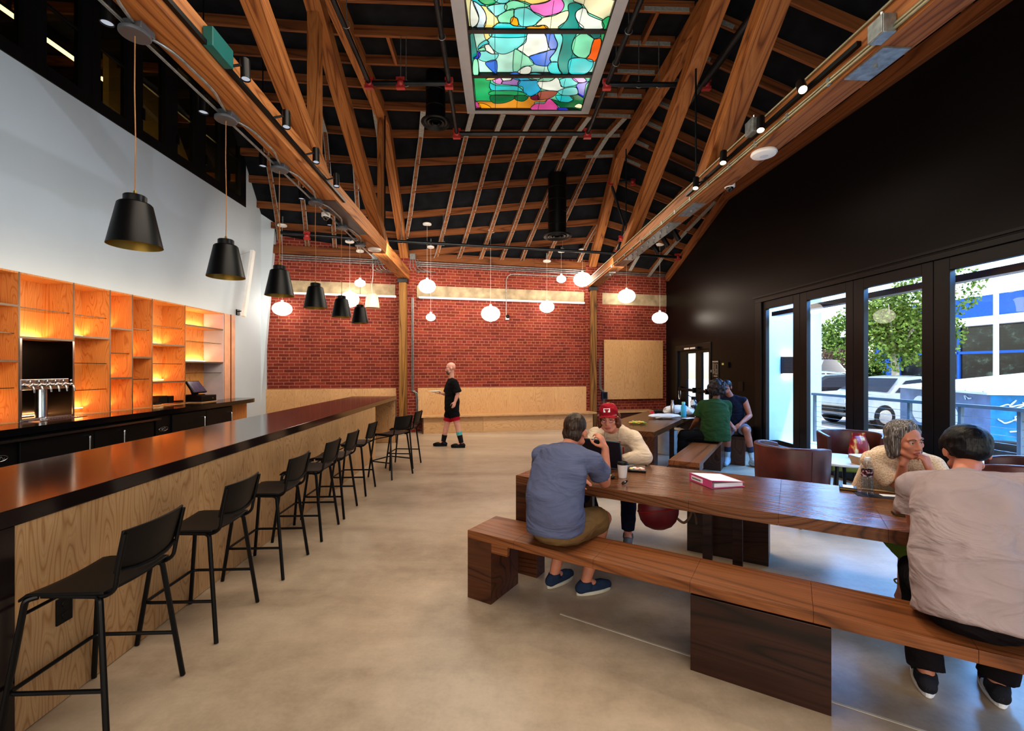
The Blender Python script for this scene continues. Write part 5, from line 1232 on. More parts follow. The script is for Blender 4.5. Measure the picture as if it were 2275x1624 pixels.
# ---------------------------------------------------------------- outside the glass
M['asphalt'] = plain('sunlit_pavement', (176, 174, 170), 0.9, var=0.08, nscale=0.8)
M['stucco'] = plain('white_stucco', (196, 208, 208), 0.85, var=0.015)
b = MB(); b.add([V(4.3, -12, -0.03), V(60, -12, -0.03), V(60, 70, -0.03), V(3.9, 70, -0.03)], [(0, 1, 2, 3)]); struct(b.build('ground', M['asphalt']))
b = MB(); rbox(b, -2, 10.4, -0.02, 0.0, 0.2, 2.5); struct(b.build('trim_6', plain('patio_concrete', (200, 200, 198), 0.8)))
yp = 10.2; b = MB(); b.bb((4.72, yp, 0), (6.98, yp+0.3, 4.0)); struct(b.build('wall_outer', M['stucco']))
b = MB(); rbox(b, -3, 10.5, 4.0, 4.15, 0.2, 2.42); struct(b.build('roof_overhang', M['stucco']))
b = MB(); rbox(b, -1.6, 8.7, 2.62, 2.70, 0.28, 0.42); struct(b.build('trim_7', M['black_frame']))
sc = thing('wall_sconce', 'black up-down sconce on the white outside wall', 'sconce', V(6.18, yp-0.05, 1.68))
MB().bb((6.06, yp-0.10, 1.50), (6.32, yp, 1.88)).build('housing', M['black_metal'], sc, bevel=0.004)
MB().bb((6.10, yp-0.085, 1.49), (6.28, yp-0.015, 1.50)).bb((6.10, yp-0.085, 1.88), (6.28, yp-0.015, 1.89)).build('lens', M['lampface'], sc)
rl = thing('railing', 'grey steel railing with thin cables outside the folding doors', 'railing', V(6.8, 8, 0))
M['rail'] = plain('grey_painted_steel', (104, 116, 122), 0.45, var=0.05)
rp = lambda Y, z: V(6.69+(10.05-Y)*0.0665, Y, z)
MB().beam(rp(10.05, 1.05), rp(2.0, 1.05), 0.09, 0.05).build('top_rail', M['rail'], rl)
for Y in (10.0, 8.72, 7.78, 6.95, 6.18, 5.2, 4.2, 3.2): MB().beam(rp(Y, 0), rp(Y, 1.03), 0.05, 0.05, (0, 1, 0)).build('post', M['rail'], rl)
for k in range(8): MB().tube([rp(10.0, 0.12+0.11*k), rp(2.0, 0.12+0.11*k)], 0.004, 5).build('cable', M['galv'], rl)

M['tyre'] = plain('black_rubber', (22, 22, 24), 0.8)
def car(label, loc, rot, paint, s=1.0, h=1.42):
    r = thing('car', label, 'car', loc, rot, local=True)
    pm = plain('paint_'+label[:12].replace(' ', '_'), paint, 0.25, metal=0.3, coat=0.6)
    side = [(-2.15, 0.35), (-2.2, 0.62), (-2.1, 0.86), (-1.75, 0.93), (-1.15, 0.96), (-0.55, h-0.06), (0.0, h), (0.75, h-0.04), (1.45, 0.98), (2.05, 0.9), (2.18, 0.66), (2.12, 0.32), (1.85, 0.24), (-1.85, 0.24)]
    def wid(z): return 0.88 if z < 0.95 else 0.88-(z-0.95)*0.52
    b = MB(); n = len(side); vs = []
    for x, z in side: vs += [V(x, -wid(z), z), V(x, -wid(z)*0.55, z+0.02), V(x, wid(z)*0.55, z+0.02), V(x, wid(z), z)]
    fs_ = []
    for i in range(n):
        j = (i+1) % n
        for k in range(3): fs_.append((i*4+k, i*4+k+1, j*4+k+1, j*4+k))
    fs_ += [tuple(i*4 for i in range(n)), tuple(i*4+3 for i in range(n))[::-1]]
    b.add([p*s for p in vs], fs_); b.build('body', pm, r, smooth=True, angle=40, bevel=0.03)
    gm = M['counter']
    for sy in (-1, 1):
        b = MB(); q = [(-1.02, 0.98), (-0.50, h-0.12), (0.02, h-0.07), (0.02, 0.98)]; q2 = [(0.08, 0.98), (0.08, h-0.07), (0.68, h-0.11), (1.22, 0.99)]
        for qq in (q, q2): b.add([V(x, sy*(wid(z)+0.012), z)*s for x, z in qq], [(0, 1, 2, 3)])
        b.build('side_window', gm, r)
    for x0_, z0_, x1_, z1_ in ((-1.12, 0.99, -0.58, h-0.08), (1.40, 1.02, 0.80, h-0.06)):
        b = MB(); o_ = V(-0.02 if x0_ < 0 else 0.02, 0, 0.025); b.add([(V(x0_, -wid(z0_)*0.9, z0_)+o_)*s, (V(x0_, wid(z0_)*0.9, z0_)+o_)*s, (V(x1_, wid(z1_)*0.86, z1_)+o_)*s, (V(x1_, -wid(z1_)*0.86, z1_)+o_)*s], [(0, 1, 2, 3)]); b.build('windscreen', gm, r)
    for x in (-1.35, 1.35):
        for sy in (-1, 1):
            w = MB().lathe([(0.2, -0.1), (0.31, -0.1), (0.33, -0.07), (0.33, 0.07), (0.31, 0.1), (0.2, 0.1)], V(x, sy*0.80, 0.33)*s, 24, Matrix.Rotation(PI/2, 3, 'X')).build('wheel', M['tyre'], r, smooth=True)
            MB().lathe([(0.2, 0), (0.19, 0.02), (0.05, 0.03)], V(x, sy*0.895, 0.33)*s, 18, Matrix.Rotation(-sy*PI/2, 3, 'X')).build('rim', M['steel'], w, smooth=True)
    for sy in (-1, 1):
        MB().box(V(2.12, sy*0.66, 0.78)*s, (0.1, 0.34, 0.14)).build('tail_light', emit('tail_red', (190, 20, 24), 0.8) if 'tail_red' not in bpy.data.materials else bpy.data.materials['tail_red'], r, bevel=0.02)
        MB().box(V(-2.12, sy*0.64, 0.72)*s, (0.12, 0.36, 0.13)).build('head_light', M['white_enamel'], r, bevel=0.02)
    MB().box(V(-2.2, 0, 0.5)*s, (0.06, 1.0, 0.16)).build('grille', M['black_plastic'], r)
    return r
car('silver saloon car outside, roof seen above the railing beside the trailer', (11.3, 13.3, -0.03), math.radians(8), (168, 174, 180))
car('black car outside with a red tail light, behind the railing corner', (12.1, 16.6, -0.03), math.radians(165), (24, 26, 32))
car('pale silver car outside at the edge of the white wall', (15.6, 22.5, -0.03), math.radians(150), (205, 212, 216), 1.05)
vn = car('distant grey van in the street beyond the white wall', (26.6, 38.3, -0.03), math.radians(250), (128, 138, 150), 1.25, 1.9)
# trailer with a pale patched roof and painted sides
tr = thing('trailer', 'graffitied blue trailer with pale patched roof outside the right-hand panes', 'trailer', (9.4, 9.2, 0))
c0 = V(8.46, 8.0, 0); d1 = V(0.316, 0.949, 0); d2 = V(0.949, -0.316, 0)
def TQ(a, c, z): return c0+d1*a+d2*c+V(0, 0, z)
M['tr_blue'] = plain('trailer_slate_blue', (104, 128, 168), 0.5, var=0.15, nscale=3); M['tr_cyan'] = plain('trailer_cyan', (30, 140, 196), 0.5, var=0.12)
M['tr_roof'] = plain('patched_pale_roof', (224, 226, 224), 0.8, var=0.06, nscale=4)
b = MB()
b.add([TQ(0, 0, 0.35), TQ(3.2, 0, 0.35), TQ(3.2, 0, 1.16), TQ(0, 0, 1.16)], [(0, 1, 2, 3)], 0); b.add([TQ(0, 0, 0.35), TQ(0, 2.2, 0.35), TQ(0, 2.2, 1.16), TQ(0, 0, 1.16)], [(0, 1, 2, 3)], 1)
b.add([TQ(3.2, 0, 0.35), TQ(3.2, 2.2, 0.35), TQ(3.2, 2.2, 1.16), TQ(3.2, 0, 1.16)], [(0, 1, 2, 3)], 0); b.add([TQ(0, 2.2, 0.35), TQ(3.2, 2.2, 0.35), TQ(3.2, 2.2, 1.16), TQ(0, 2.2, 1.16)], [(0, 1, 2, 3)], 1)
b.add([TQ(0, 0, 0.35), TQ(3.2, 0, 0.35), TQ(3.2, 2.2, 0.35), TQ(0, 2.2, 0.35)], [(0, 1, 2, 3)], 0)
b.build('body', [M['tr_blue'], M['tr_cyan']], tr)
b = MB(); b.hexa([TQ(-0.06, -0.08, 1.15), TQ(3.3, -0.08, 1.15), TQ(3.3, 2.3, 1.15), TQ(-0.06, 2.3, 1.15)], [TQ(-0.04, -0.06, 1.19), TQ(3.3, -0.06, 1.19), TQ(3.3, 2.3, 1.5), TQ(-0.06, 2.3, 1.5)])
for k in range(7): b.beam(TQ(0.1+0.5*k, -0.05, 1.2), TQ(0.1+0.5*k, 2.25, 1.505), 0.05, 0.02)
b.build('roof', M['tr_roof'], tr)
for a in (0.8, 2.4):
    for c in (0.12, 2.08): MB().lathe([(0.18, -0.09), (0.32, -0.09), (0.34, 0), (0.32, 0.09), (0.18, 0.09)], TQ(a, c, 0.31), 20, Matrix.Rotation(PI/2, 3, 'X') @ yaw(0) if False else (yaw(-math.atan2(0.316, 0.949)) @ Matrix.Rotation(PI/2, 3, 'Y'))).build('wheel', M['tyre'], tr, smooth=True)
M['spray'] = plain('white_spray_paint', (240, 244, 246), 0.6, var=0.02)
random.seed(11); b = MB()
def scribble(f, x0_, z0_, n_, s):
    pts = []
    for k in range(n_): pts.append(f(x0_+k*s*0.35+random.uniform(-s, s)*0.5, z0_+random.uniform(-s, s)*0.6))
    b.tube(smoothpath(pts, 5), 0.012, 4)
fl = lambda a, z: TQ(a, -0.012, z); fr_ = lambda c, z: TQ(-0.012, c, z)
for a, z in ((0.5, 1.05), (1.1, 1.05), (1.7, 1.06)): scribble(fl, a, z, 7, 0.12)
for c, z in ((0.12, 1.0), (0.35, 0.95), (0.15, 0.7), (0.3, 0.55), (0.5, 0.75), (0.7, 0.9)): scribble(fr_, c, z, 8, 0.15)
b.build('graffiti', M['spray'], tr)
b = MB(); b.ell(TQ(2.3, -0.005, 0.7), 0.006, 0.35, 0.3, yaw(-math.atan2(0.316, 0.949))); b.ell(TQ(1.2, -0.005, 0.65), 0.006, 0.3, 0.25, yaw(-math.atan2(0.316, 0.949))); b.build('paint_blob', M['spray'], tr)
# building across the street
bl = thing('building', 'blue building with white band and dark windows across the street', 'building', (30, 22, 0))
M['b_blue'] = plain('cobalt_blue_wall', (14, 84, 168), 0.6, var=0.06); M['b_white'] = plain('bright_white_band', (238, 240, 240), 0.7)
t = NT('reflecting_window'); co = t.coords(rnd=True, scale=(0.6, 0.6, 0.9)); n = t.noise(co, 2.2, 6, 0.7); c = t.ramp(n, [(0.45, lin((12, 16, 22))), (0.58, lin((30, 42, 40))), (0.66, lin((74, 88, 80)))]); M['b_glass'] = t.bsdf(c, 0.15)  # tree reflections painted into the pane colour as greenish noise
FX = lambda Y: 30-0.05*(Y-30)
def fbox(b, y0, y1, z0, z1, x0=0, x1=0.3): b.hexa([V(FX(y)+x, y, z0) for y, x in ((y0, x0), (y0, x1), (y1, x1), (y1, x0))], [V(FX(y)+x, y, z1) for y, x in ((y0, x0), (y0, x1), (y1, x1), (y1, x0))])
b = MB(); fbox(b, 4, 40, 4.87, 6.25, 0, 3); b.build('blue_fascia', M['b_blue'], bl)
b = MB(); fbox(b, 4, 40, 4.35, 4.87, -0.5, 3); b.build('white_band', M['b_white'], bl)
b = MB(); fbox(b, 4, 40, 0, 0.9, 0, 0.4); fbox(b, 35.4, 36.9, 0, 4.35, -0.1, 0.4); b.build('blue_wall', M['b_blue'], bl)
b = MB(); fbox(b, 38.5, 40, 0, 4.35, 0, 0.4); b.build('blue_wall', M['b_blue'], bl)
for k in range(14):
    y0, y1 = 4+k*2.2, 4+(k+1)*2.2
    b = MB(); fbox(b, y0, y1, 0.9, 4.35, 0.1, 0.2); w = b.build('window', M['b_glass'], bl)
    b = MB(); fbox(b, y1-0.09, y1+0.09, 0.9, 4.35, 0, 0.1); fbox(b, y0, y1, 2.55, 2.72, 0, 0.1); b.build('mullion', M['b_blue'], w)
lp = thing('street_pole', 'tall white pole in front of the blue building', 'pole', (16.0, 15.0, 0))
MB().lathe([(0.075, 0), (0.06, 8.0)], (16.05, 15.0, -0.03), 16).build('shaft', M['white_enamel'], lp, smooth=True)
MB().lathe([(0.2, 0), (0.2, 0.05), (0.1, 0.2)], (16.05, 15.0, -0.03), 16).build('base', M['white_enamel'], lp, smooth=True)
# trees
def leafmat(name, a, c):
    t = NT(name); co = t.coords(rnd=True); n = t.noise(co, 3, 3); g = t.n.new('ShaderNodeNewGeometry')
    k = t.math('ADD', t.math('MULTIPLY', n, 0.5), t.math('MULTIPLY', g.outputs['Random Per Island'], 0.5))
    col = t.ramp(k, [(0.25, lin(a)), (0.75, lin(c))]); df = t.new('ShaderNodeBsdfDiffuse'); tl = t.new('ShaderNodeBsdfTranslucent'); mx = t.new('ShaderNodeMixShader'); mx.inputs[0].default_value = 0.35
    t.link(col, df.inputs[0]); t.link(col, tl.inputs[0]); t.link(df.outputs[0], mx.inputs[1]); t.link(tl.outputs[0], mx.inputs[2]); t.link(mx.outputs[0], t.out.inputs[0]); return t.mat
def crown(b, c, rx, ry_, rz, n_, s):
    c = Vector(c)
    lobes = [(V(random.uniform(-.5, .5)*rx, random.uniform(-.5, .5)*ry_, random.uniform(-.5, .5)*rz), random.uniform(0.4, 0.65)) for _ in range(12)]
    for i in range(n_):
        lc, lr = random.choice(lobes)
        d = V(random.gauss(0, 1), random.gauss(0, 1), random.gauss(0, 1)).normalized()*(random.uniform(0.5, 1.0)**0.4)
        p = c+lc+V(d.x*rx*lr, d.y*ry_*lr, d.z*rz*lr)
        u = V(random.gauss(0, 1), random.gauss(0, 1), random.gauss(0, 1)).normalized(); w = u.cross(V(random.gauss(0, 1), random.gauss(0, 1), random.gauss(0, 1))).normalized(); k = s*random.uniform(0.6, 1.3)
        b.add([p-u*k, p+w*k*0.7, p+u*k, p-w*k*0.7], [(0, 1, 2, 3)])
def tree(label, base, hc, r3, n_, s, mat, trunk=(0.16, 0.11), tm=None):
    random.seed(int(base[0]*10)); base = Vector(base); t = thing('tree', label, 'tree', base)
    b = MB(); crown(b, base+V(0, 0, hc), r3[0], r3[1], r3[2], n_, s); b.build('crown', mat, t)
    b = MB(); top = base+V(0, 0, hc)
    b.tube(smoothpath([base, base+V(0.05, 0, hc*0.4), base+V(-0.05, 0.05, hc*0.7), top], 4), [trunk[0]-(trunk[0]-trunk[1])*i/12 for i in range(13)], 10)
    for k in range(5):
        a = k*1.3; b.tube([base+V(0, 0, hc*0.55), top+V(math.cos(a)*r3[0]*0.5, math.sin(a)*r3[1]*0.5, r3[2]*0.2)], [0.07, 0.02], 6)
    b.build('trunk', tm or M['bark'], t, smooth=True)
M['bark'] = plain('pale_bark', (188, 180, 164), 0.9, var=0.2, nscale=5)
lm = leafmat('maple_leaves', (50, 82, 34), (150, 176, 92)); ld = leafmat('dark_leaves', (34, 66, 32), (96, 132, 66)); lp_ = leafmat('dusky_leaves', (74, 62, 58), (138, 120, 104)); lh = leafmat('hedge_leaves', (20, 46, 22), (62, 96, 44))
tree('leafy green street tree with pale trunk outside the third pane', (16.9, 20.0, -0.03), 3.9, (2.6, 2.4, 2.3), 11000, 0.075, lm)
tree('tall green tree far down the street beyond the white wall', (33.0, 46.0, -0.03), 4.7, (2.6, 2.6, 2.4), 3500, 0.13, ld)
tree('dusky purple small tree below the tall green one', (30.5, 43.0, -0.03), 2.3, (1.8, 1.6, 1.3), 2600, 0.10, lp_)
tree('clipped round dark green bush by the blue building', (19.3, 24.2, -0.03), 1.15, (0.62, 0.62, 1.15), 1600, 0.07, lh, (0.05, 0.03))
# ---------------------------------------------------------------- things on the tables
def on_table(px, py, z=0.77): return G(px, py, z)
M['paper'] = plain('white_paper', (238, 238, 240), 0.8, var=0.02); M['pink'] = plain('pink_vinyl', (206, 84, 138), 0.4, var=0.04)
# pink binder
q = [G(1531, 1050), G(1584, 1074), G(1662, 1075), G(1617, 1058)]
q = [G(x, y, 0.772) for x, y in ((1531, 1066), (1581, 1086), (1660, 1081), (1612, 1064))]
e1 = (q[1]-q[0]); e2 = (q[3]-q[0])
bd = thing('ring_binder', 'pink ring binder full of paper lying on the near table', 'binder', q[0])
c0 = q[0]; ex = e1.normalized(); L1 = e1.length; ez = V(0, 0, 1); eyv = V(-ex.y, ex.x, 0)
if eyv.dot(e2) < 0: eyv = -eyv
W1 = 0.27; tk = 0.055
def BP(a, c, z): return c0+ex*a+eyv*c+V(0, 0, z)
b = MB(); b.hexa([BP(0, 0, 0), BP(L1, 0, 0), BP(L1, W1, 0), BP(0, W1, 0)], [BP(0, 0, 0.003), BP(L1, 0, 0.003), BP(L1, W1, 0.003), BP(0, W1, 0.003)])
b.hexa([BP(0, 0, 0.003), BP(L1, 0, 0.003), BP(L1, 0.004, 0.003), BP(0, 0.004, 0.003)], [BP(0, 0, tk), BP(L1, 0, tk), BP(L1, 0.004, tk), BP(0, 0.004, tk)])
b.hexa([BP(0, 0.0, tk-0.003), BP(L1, 0.0, tk-0.003), BP(L1, W1, 0.03), BP(0, W1, 0.03)], [BP(0, 0, tk), BP(L1, 0, tk), BP(L1, W1, 0.033), BP(0, W1, 0.033)]); b.build('cover', M['pink'], bd)
b = MB()
for k in range(7): b.hexa([BP(0.01, 0.03+0.002*k, 0.004+0.004*k), BP(L1-0.012+0.002*(k % 2), 0.03, 0.004+0.004*k), BP(L1-0.01, W1-0.012+0.004*(k % 3), 0.004+0.0036*k), BP(0.01, W1-0.01, 0.004+0.0036*k)], [BP(0.01, 0.03, 0.0075+0.004*k), BP(L1-0.012, 0.03, 0.0075+0.004*k), BP(L1-0.01, W1-0.01, 0.0070+0.0036*k), BP(0.01, W1-0.01, 0.0070+0.0036*k)])
b.build('paper_stack', M['paper'], bd)
MB().add([BP(0.012, 0.008, tk+0.0008), BP(L1-0.012, 0.008, tk+0.0008), BP(L1-0.012, W1-0.012, 0.0345), BP(0.012, W1-0.012, 0.0345)], [(0, 1, 2, 3)]).build('cover_sheet', M['paper'], bd)
MB().hexa([BP(0.03, -0.001, 0.012), BP(L1*0.62, -0.001, 0.012), BP(L1*0.62, -0.001, 0.042), BP(0.03, -0.001, 0.042)], [BP(0.03, 0.0, 0.012), BP(L1*0.62, 0.0, 0.012), BP(L1*0.62, 0.0, 0.042), BP(0.03, 0.0, 0.042)]).build('spine_label', M['paper'], bd)
b = MB(); random.seed(5); x = 0.04
M['ink'] = plain('dark_ink', (60, 56, 60), 0.7)
while x < L1*0.55:
    w = random.uniform(0.006, 0.014); b.add([BP(x, -0.0016, 0.020), BP(x+w, -0.0016, 0.020), BP(x+w, -0.0016, 0.032), BP(x, -0.0016, 0.032)], [(0, 1, 2, 3)]); x += w+0.004
b.build('label_writing', M['ink'], bd)
b = MB(); b.tube([BP(L1*0.3, 0.05+0.022*math.cos(a), 0.018+0.018*math.sin(a)) for a in [k*PI/8 for k in range(16)]], 0.0015, 4, True); b.tube([BP(L1*0.85, 0.05+0.022*math.cos(a), 0.02+0.02*math.sin(a)) for a in [k*PI/8 for k in range(16)]], 0.0015, 4, True); b.build('ring', M['steel'], bd)
# coffee cup
c = on_table(1383, 1061); r = thing('coffee_cup', 'white paper coffee cup with black lid on the near table', 'cup', c)
MB().lathe([(0.028, 0), (0.030, 0.002), (0.040, 0.105)], c, 28).build('cup', plain('white_card', (222, 214, 212), 0.6, var=0.02), r, smooth=True)
MB().lathe([(0.042, 0.103), (0.043, 0.108), (0.041, 0.112), (0.038, 0.122), (0.030, 0.124), (0.029, 0.120)], c, 28).build('lid', M['black_plastic'], r, smooth=True)
# hair clip
c = on_table(1388, 1076); r = thing('hair_clip', 'small dark claw clip lying on the table in front of the cup', 'clip', c)
b = MB()
for s in (-1, 1):
    b.tube(smoothpath([c+V(-0.02, s*0.012, 0.004), c+V(0, s*0.016, 0.012), c+V(0.02, s*0.006, 0.028)], 4), 0.004, 6)
    for k in range(4): b.tube([c+V(-0.018+0.011*k, s*0.013, 0.008+0.004*k), c+V(-0.016+0.011*k, 0, 0.02+0.004*k)], 0.002, 5)
b.build('claws', M['black_plastic'], r, smooth=True); MB().tube([c+V(0, -0.012, 0.022), c+V(0, 0.012, 0.022)], 0.004, 8).build('hinge', M['steel'], r)
# sushi tray
M['clear'] = glass_mat('clear_plastic', (0.97, 0.97, 0.97, 1), 1.2, 0.05)
def tray(name, label, c, rot, lx, wy, foods):
    R = yaw(rot); c = Vector(c); r = thing(name, label, 'food tray', c)
    p = lambda x, y, z: c+R @ V(x, y, z)
    b = MB(); b.hexa([p(x*0.92, y*0.92, 0.001) for x, y in ((-lx, -wy), (lx, -wy), (lx, wy), (-lx, wy))], [p(x, y, 0.016) for x, y in ((-lx, -wy), (lx, -wy), (lx, wy), (-lx, wy))]); b.build('base', M['black_plastic'], r, bevel=0.003)
    b = MB(); b.hexa([p(x*0.97, y*0.97, 0.0165) for x, y in ((-lx, -wy), (lx, -wy), (lx, wy), (-lx, wy))], [p(x*0.85, y*0.85, 0.045) for x, y in ((-lx, -wy), (lx, -wy), (lx, wy), (-lx, wy))]); b.build('clear_lid', M['clear'], r)
    for k, (x, y, col, rr) in enumerate(foods):
        MB().ell(p(x, y, 0.024), rr, rr*0.8, 0.008, nu=12, nv=8).build('food_piece', M[col], r, smooth=True)
for k, c in (('f_salmon', (236, 150, 110)), ('f_rice', (240, 232, 220)), ('f_egg', (240, 200, 100)), ('f_green', (150, 190, 70)), ('f_lime', (190, 214, 90))): M[k] = plain('food_'+k[2:], c, 0.5, var=0.1, nscale=40)
c = on_table(1415, 1047); tray('sushi_tray', 'black food tray with clear lid beside the coffee cup', c, TH_T+0.25, 0.075, 0.05, [(-0.045, -0.015, 'f_egg', 0.018), (-0.02, 0.015, 'f_rice', 0.02), (0.0, -0.015, 'f_salmon', 0.02), (0.028, 0.012, 'f_rice', 0.02), (0.045, -0.015, 'f_salmon', 0.018), (0.015, 0.0, 'f_salmon', 0.016)])
c = on_table(1350, 1062); tray('small_tray', 'small food tray half hidden behind the raised arm', c, TH_T, 0.05, 0.035, [(-0.02, 0, 'f_rice', 0.015), (0.015, 0.005, 'f_lime', 0.015)])
# laptop (screen seen from behind)
lc = TP(0.50, 0.62, 0.771); R = yaw(TH_T+PI-0.10)   # screen towards the person in the cap
r = thing('laptop', 'dark laptop open on the near table, screen back towards us', 'laptop', lc)
p = lambda x, y, z: lc+R @ V(x, y, z)
b = MB(); b.hexa([p(x, y, 0) for x, y in ((-0.17, -0.24), (0.17, -0.24), (0.17, 0.0), (-0.17, 0.0))], [p(x, y, 0.016) for x, y in ((-0.17, -0.24), (0.17, -0.24), (0.17, 0.0), (-0.17, 0.0))]); b.build('keyboard_base', plain('laptop_grey', (120, 126, 134), 0.4, metal=0.4), r, bevel=0.004)
b = MB(); b.hexa([p(-0.175, 0.0, 0.014), p(0.175, 0.0, 0.014), p(0.175, 0.016, 0.014), p(-0.175, 0.016, 0.014)], [p(-0.175, 0.06, 0.245), p(0.175, 0.06, 0.245), p(0.175, 0.074, 0.243), p(-0.175, 0.074, 0.243)]); b.build('screen', plain('navy_shell', (26, 28, 44), 0.4), r, bevel=0.006)
b = MB(); b.tube([p(-0.176, 0.012, 0.02), p(-0.176, 0.067, 0.24), p(0.176, 0.067, 0.246), p(0.176, 0.012, 0.02)], 0.006, 6); b.build('teal_rim', plain('teal_bumper', (38, 74, 92), 0.5), r, smooth=True)
MB().add([p(-0.15, -0.012, 0.02), p(0.15, -0.012, 0.02), p(0.15, -0.2, 0.0168), p(-0.15, -0.2, 0.0168)], [(0, 1, 2, 3)]).build('keys', M['black_plastic'], r)
# water bottle with a printed band
def pet(label, c):
    r = thing('water_bottle', label, 'bottle', c); c = Vector(c)
    prof = [(0.028, 0), (0.033, 0.006), (0.033, 0.02)]
    for k in range(4): prof += [(0.030, 0.03+0.02*k), (0.0335, 0.04+0.02*k)]
    prof += [(0.033, 0.115), (0.031, 0.12), (0.031, 0.165), (0.033, 0.17), (0.031, 0.185), (0.022, 0.205), (0.013, 0.218), (0.013, 0.226)]
    MB().lathe([(a*1.08, z*1.05) for a, z in prof], c, 28, cap1=False).build('body', glass_mat('bottle_plastic', (0.86, 0.90, 0.96, 1), 1.6, 0.04), r, smooth=True)
    MB().lathe([(0.030, 0.004), (0.031, 0.10), (0.029, 0.12)], c, 20).build('water', glass_mat('water', (0.82, 0.88, 0.95, 1), 1.2, 0.02), r, smooth=True)
    t = NT('bottle_label'); co = t.coords(rnd=False, kind='Generated', scale=(1, 1, 1)); n = t.noise(co, 4, 1); cc = t.ramp(n, [(0.40, lin((26, 26, 40))), (0.48, lin((36, 34, 52))), (0.52, lin((150, 36, 52))), (0.6, lin((200, 190, 196)))]); t.bsdf(cc, 0.35)
    MB().lathe([(0.0338, 0.127), (0.0338, 0.172)], c, 28, cap0=False, cap1=False).build('printed_band', t.mat, r, smooth=True)
    MB().lathe([(0.016, 0.232), (0.0165, 0.236), (0.0165, 0.25), (0.015, 0.253)], c, 24).build('screw_cap', M['white_enamel'], r, smooth=True)
pet('clear plastic water bottle with dark printed band on the near table', on_table(1927, 1100))
# wallet, napkin, chopsticks, tissue, phone
def flat(name, label, cat, px, py, lx, wy, h, rot, mat, part='body', bev=0.003):
    c = on_table(px, py); r = thing(name, label, cat, c); R = yaw(rot)
    MB().box(c+V(0, 0, h/2+0.0005), (lx, wy, h), R).build(part, mat, r, bevel=bev, seg=2); return r, c, R
r, c, R = flat('wallet', 'small dark brown wallet on the near table left of the water bottle', 'wallet', 1884, 1088, 0.10, 0.085, 0.022, TH_T-0.05, plain('brown_leather', (48, 30, 22), 0.4))
MB().box(c+R @ V(0, 0.0, 0.024), (0.06, 0.08, 0.002), R).build('pale_flap', M['white_enamel'], r)
MB().box(c+R @ V(0, -0.0435, 0.012), (0.096, 0.002, 0.006), R).build('gold_edge', M['brass'], r)
flat('napkin', 'black paper napkin under the water bottle', 'napkin', 1945, 1101, 0.22, 0.12, 0.002, TH_T+0.1, plain('black_napkin', (30, 34, 46), 0.8), 'sheet', 0)
r, c, R = flat('napkin', 'white folded napkin beside the crumpled tissue', 'napkin', 1975, 1102, 0.09, 0.05, 0.004, TH_T+0.3, M['paper'], 'sheet', 0)
c = on_table(1950, 1092); r = thing('chopsticks', 'pair of pale wooden chopsticks across the black napkin', 'chopsticks', c)
for k in (0, 1):
    dd = yaw(TH_T) @ V(0.13, 0.0+0.004*k, 0); MB().tube([c-dd+V(0, 0.012*k, 0.007), c+dd+V(0, 0.02*k, 0.006)], [0.003, 0.0045], 6).build('stick', plain('pale_stick', (206, 168, 122), 0.6) if 'pale_stick' not in bpy.data.materials else bpy.data.materials['pale_stick'], r)
def crumple(name, label, cat, c, sx, sy, sz, mat, seed, n_=3, part='sheet'):
    random.seed(seed); c = Vector(c); r = thing(name, label, cat, c)
    b = MB(); b.ell(c+V(0, 0, sz), sx, sy, sz, nu=48, nv=30)
    from mathutils import noise
    vs_ = []
    for p in b.v:
        p = Vector(p); d = p-(c+V(0, 0, sz)); k = noise.noise(p*(1.6/sx)*0.5+V(seed, 0, 0))*0.55+(0.5-abs(noise.noise(p*(3.2/sx)*0.7+V(0, seed, 0)))*2)*0.30+(0.5-abs(noise.noise(p*(7/sx)*0.7+V(0, 0, seed)))*2)*0.07
        q_ = c+V(0, 0, sz)+d*(1+k); q_.z = max(q_.z, c.z+0.001); vs_.append(tuple(q_))
    b.v = vs_; b.build(part, mat, r, smooth=True, angle=180); return r
crumple('tissue', 'crumpled white tissue by the elbow of the grey-haired person', 'tissue', on_table(2006, 1097), 0.045, 0.03, 0.016, M['paper'], 3)
r, c, R = flat('phone', 'black phone at the table edge by the white T-shirt sleeve', 'phone', 2020, 1146, 0.15, 0.075, 0.009, TH_T+0.1, M['black_plastic'])
MB().box(c+R @ V(0, 0, 0.0098), (0.142, 0.068, 0.001), R).build('screen', M['counter'], r)
MB().tube([c+R @ V(x, y, 0.005) for x, y in ((-0.073, -0.037), (0.073, -0.037), (0.073, 0.037), (-0.073, 0.037))], 0.003, 6, True).build('gold_frame', M['brass'], r, smooth=True)
# maroon bag hanging under the near table
c = TP(0.93, 0.72, 0.30); r = thing('round_bag', 'maroon round bag hanging under the near table', 'bag', c)
M['maroon'] = plain('maroon_leather', (104, 22, 30), 0.45, var=0.15, bump=0.1)
b = MB(); prof = [(0.001, 0.0), (0.06, 0.006), (0.11, 0.03), (0.145, 0.075), (0.163, 0.13), (0.166, 0.19), (0.15, 0.235), (0.08, 0.25), (0.001, 0.252)]
b.lathe(prof, c, 30, sy=0.7, cap0=False, cap1=False); b.build('pouch', M['maroon'], r, smooth=True)
b = MB(); b.tube([c+V(0.165*math.cos(a), 0.118*math.sin(a), 0.165+0.03*math.cos(a+0.8)) for a in [k*PI/14 for k in range(28)]], 0.006, 6, True); b.build('seam_piping', plain('crimson_piping', (150, 30, 36), 0.4), r, smooth=True)
b = MB()
b.tube(smoothpath([c+V(0.08, 0.0, 0.24), c+V(0.06, 0, 0.34), c+V(0.0, 0, 0.398), c+V(-0.06, 0, 0.34), c+V(-0.08, 0, 0.24)], 5), 0.007, 6)
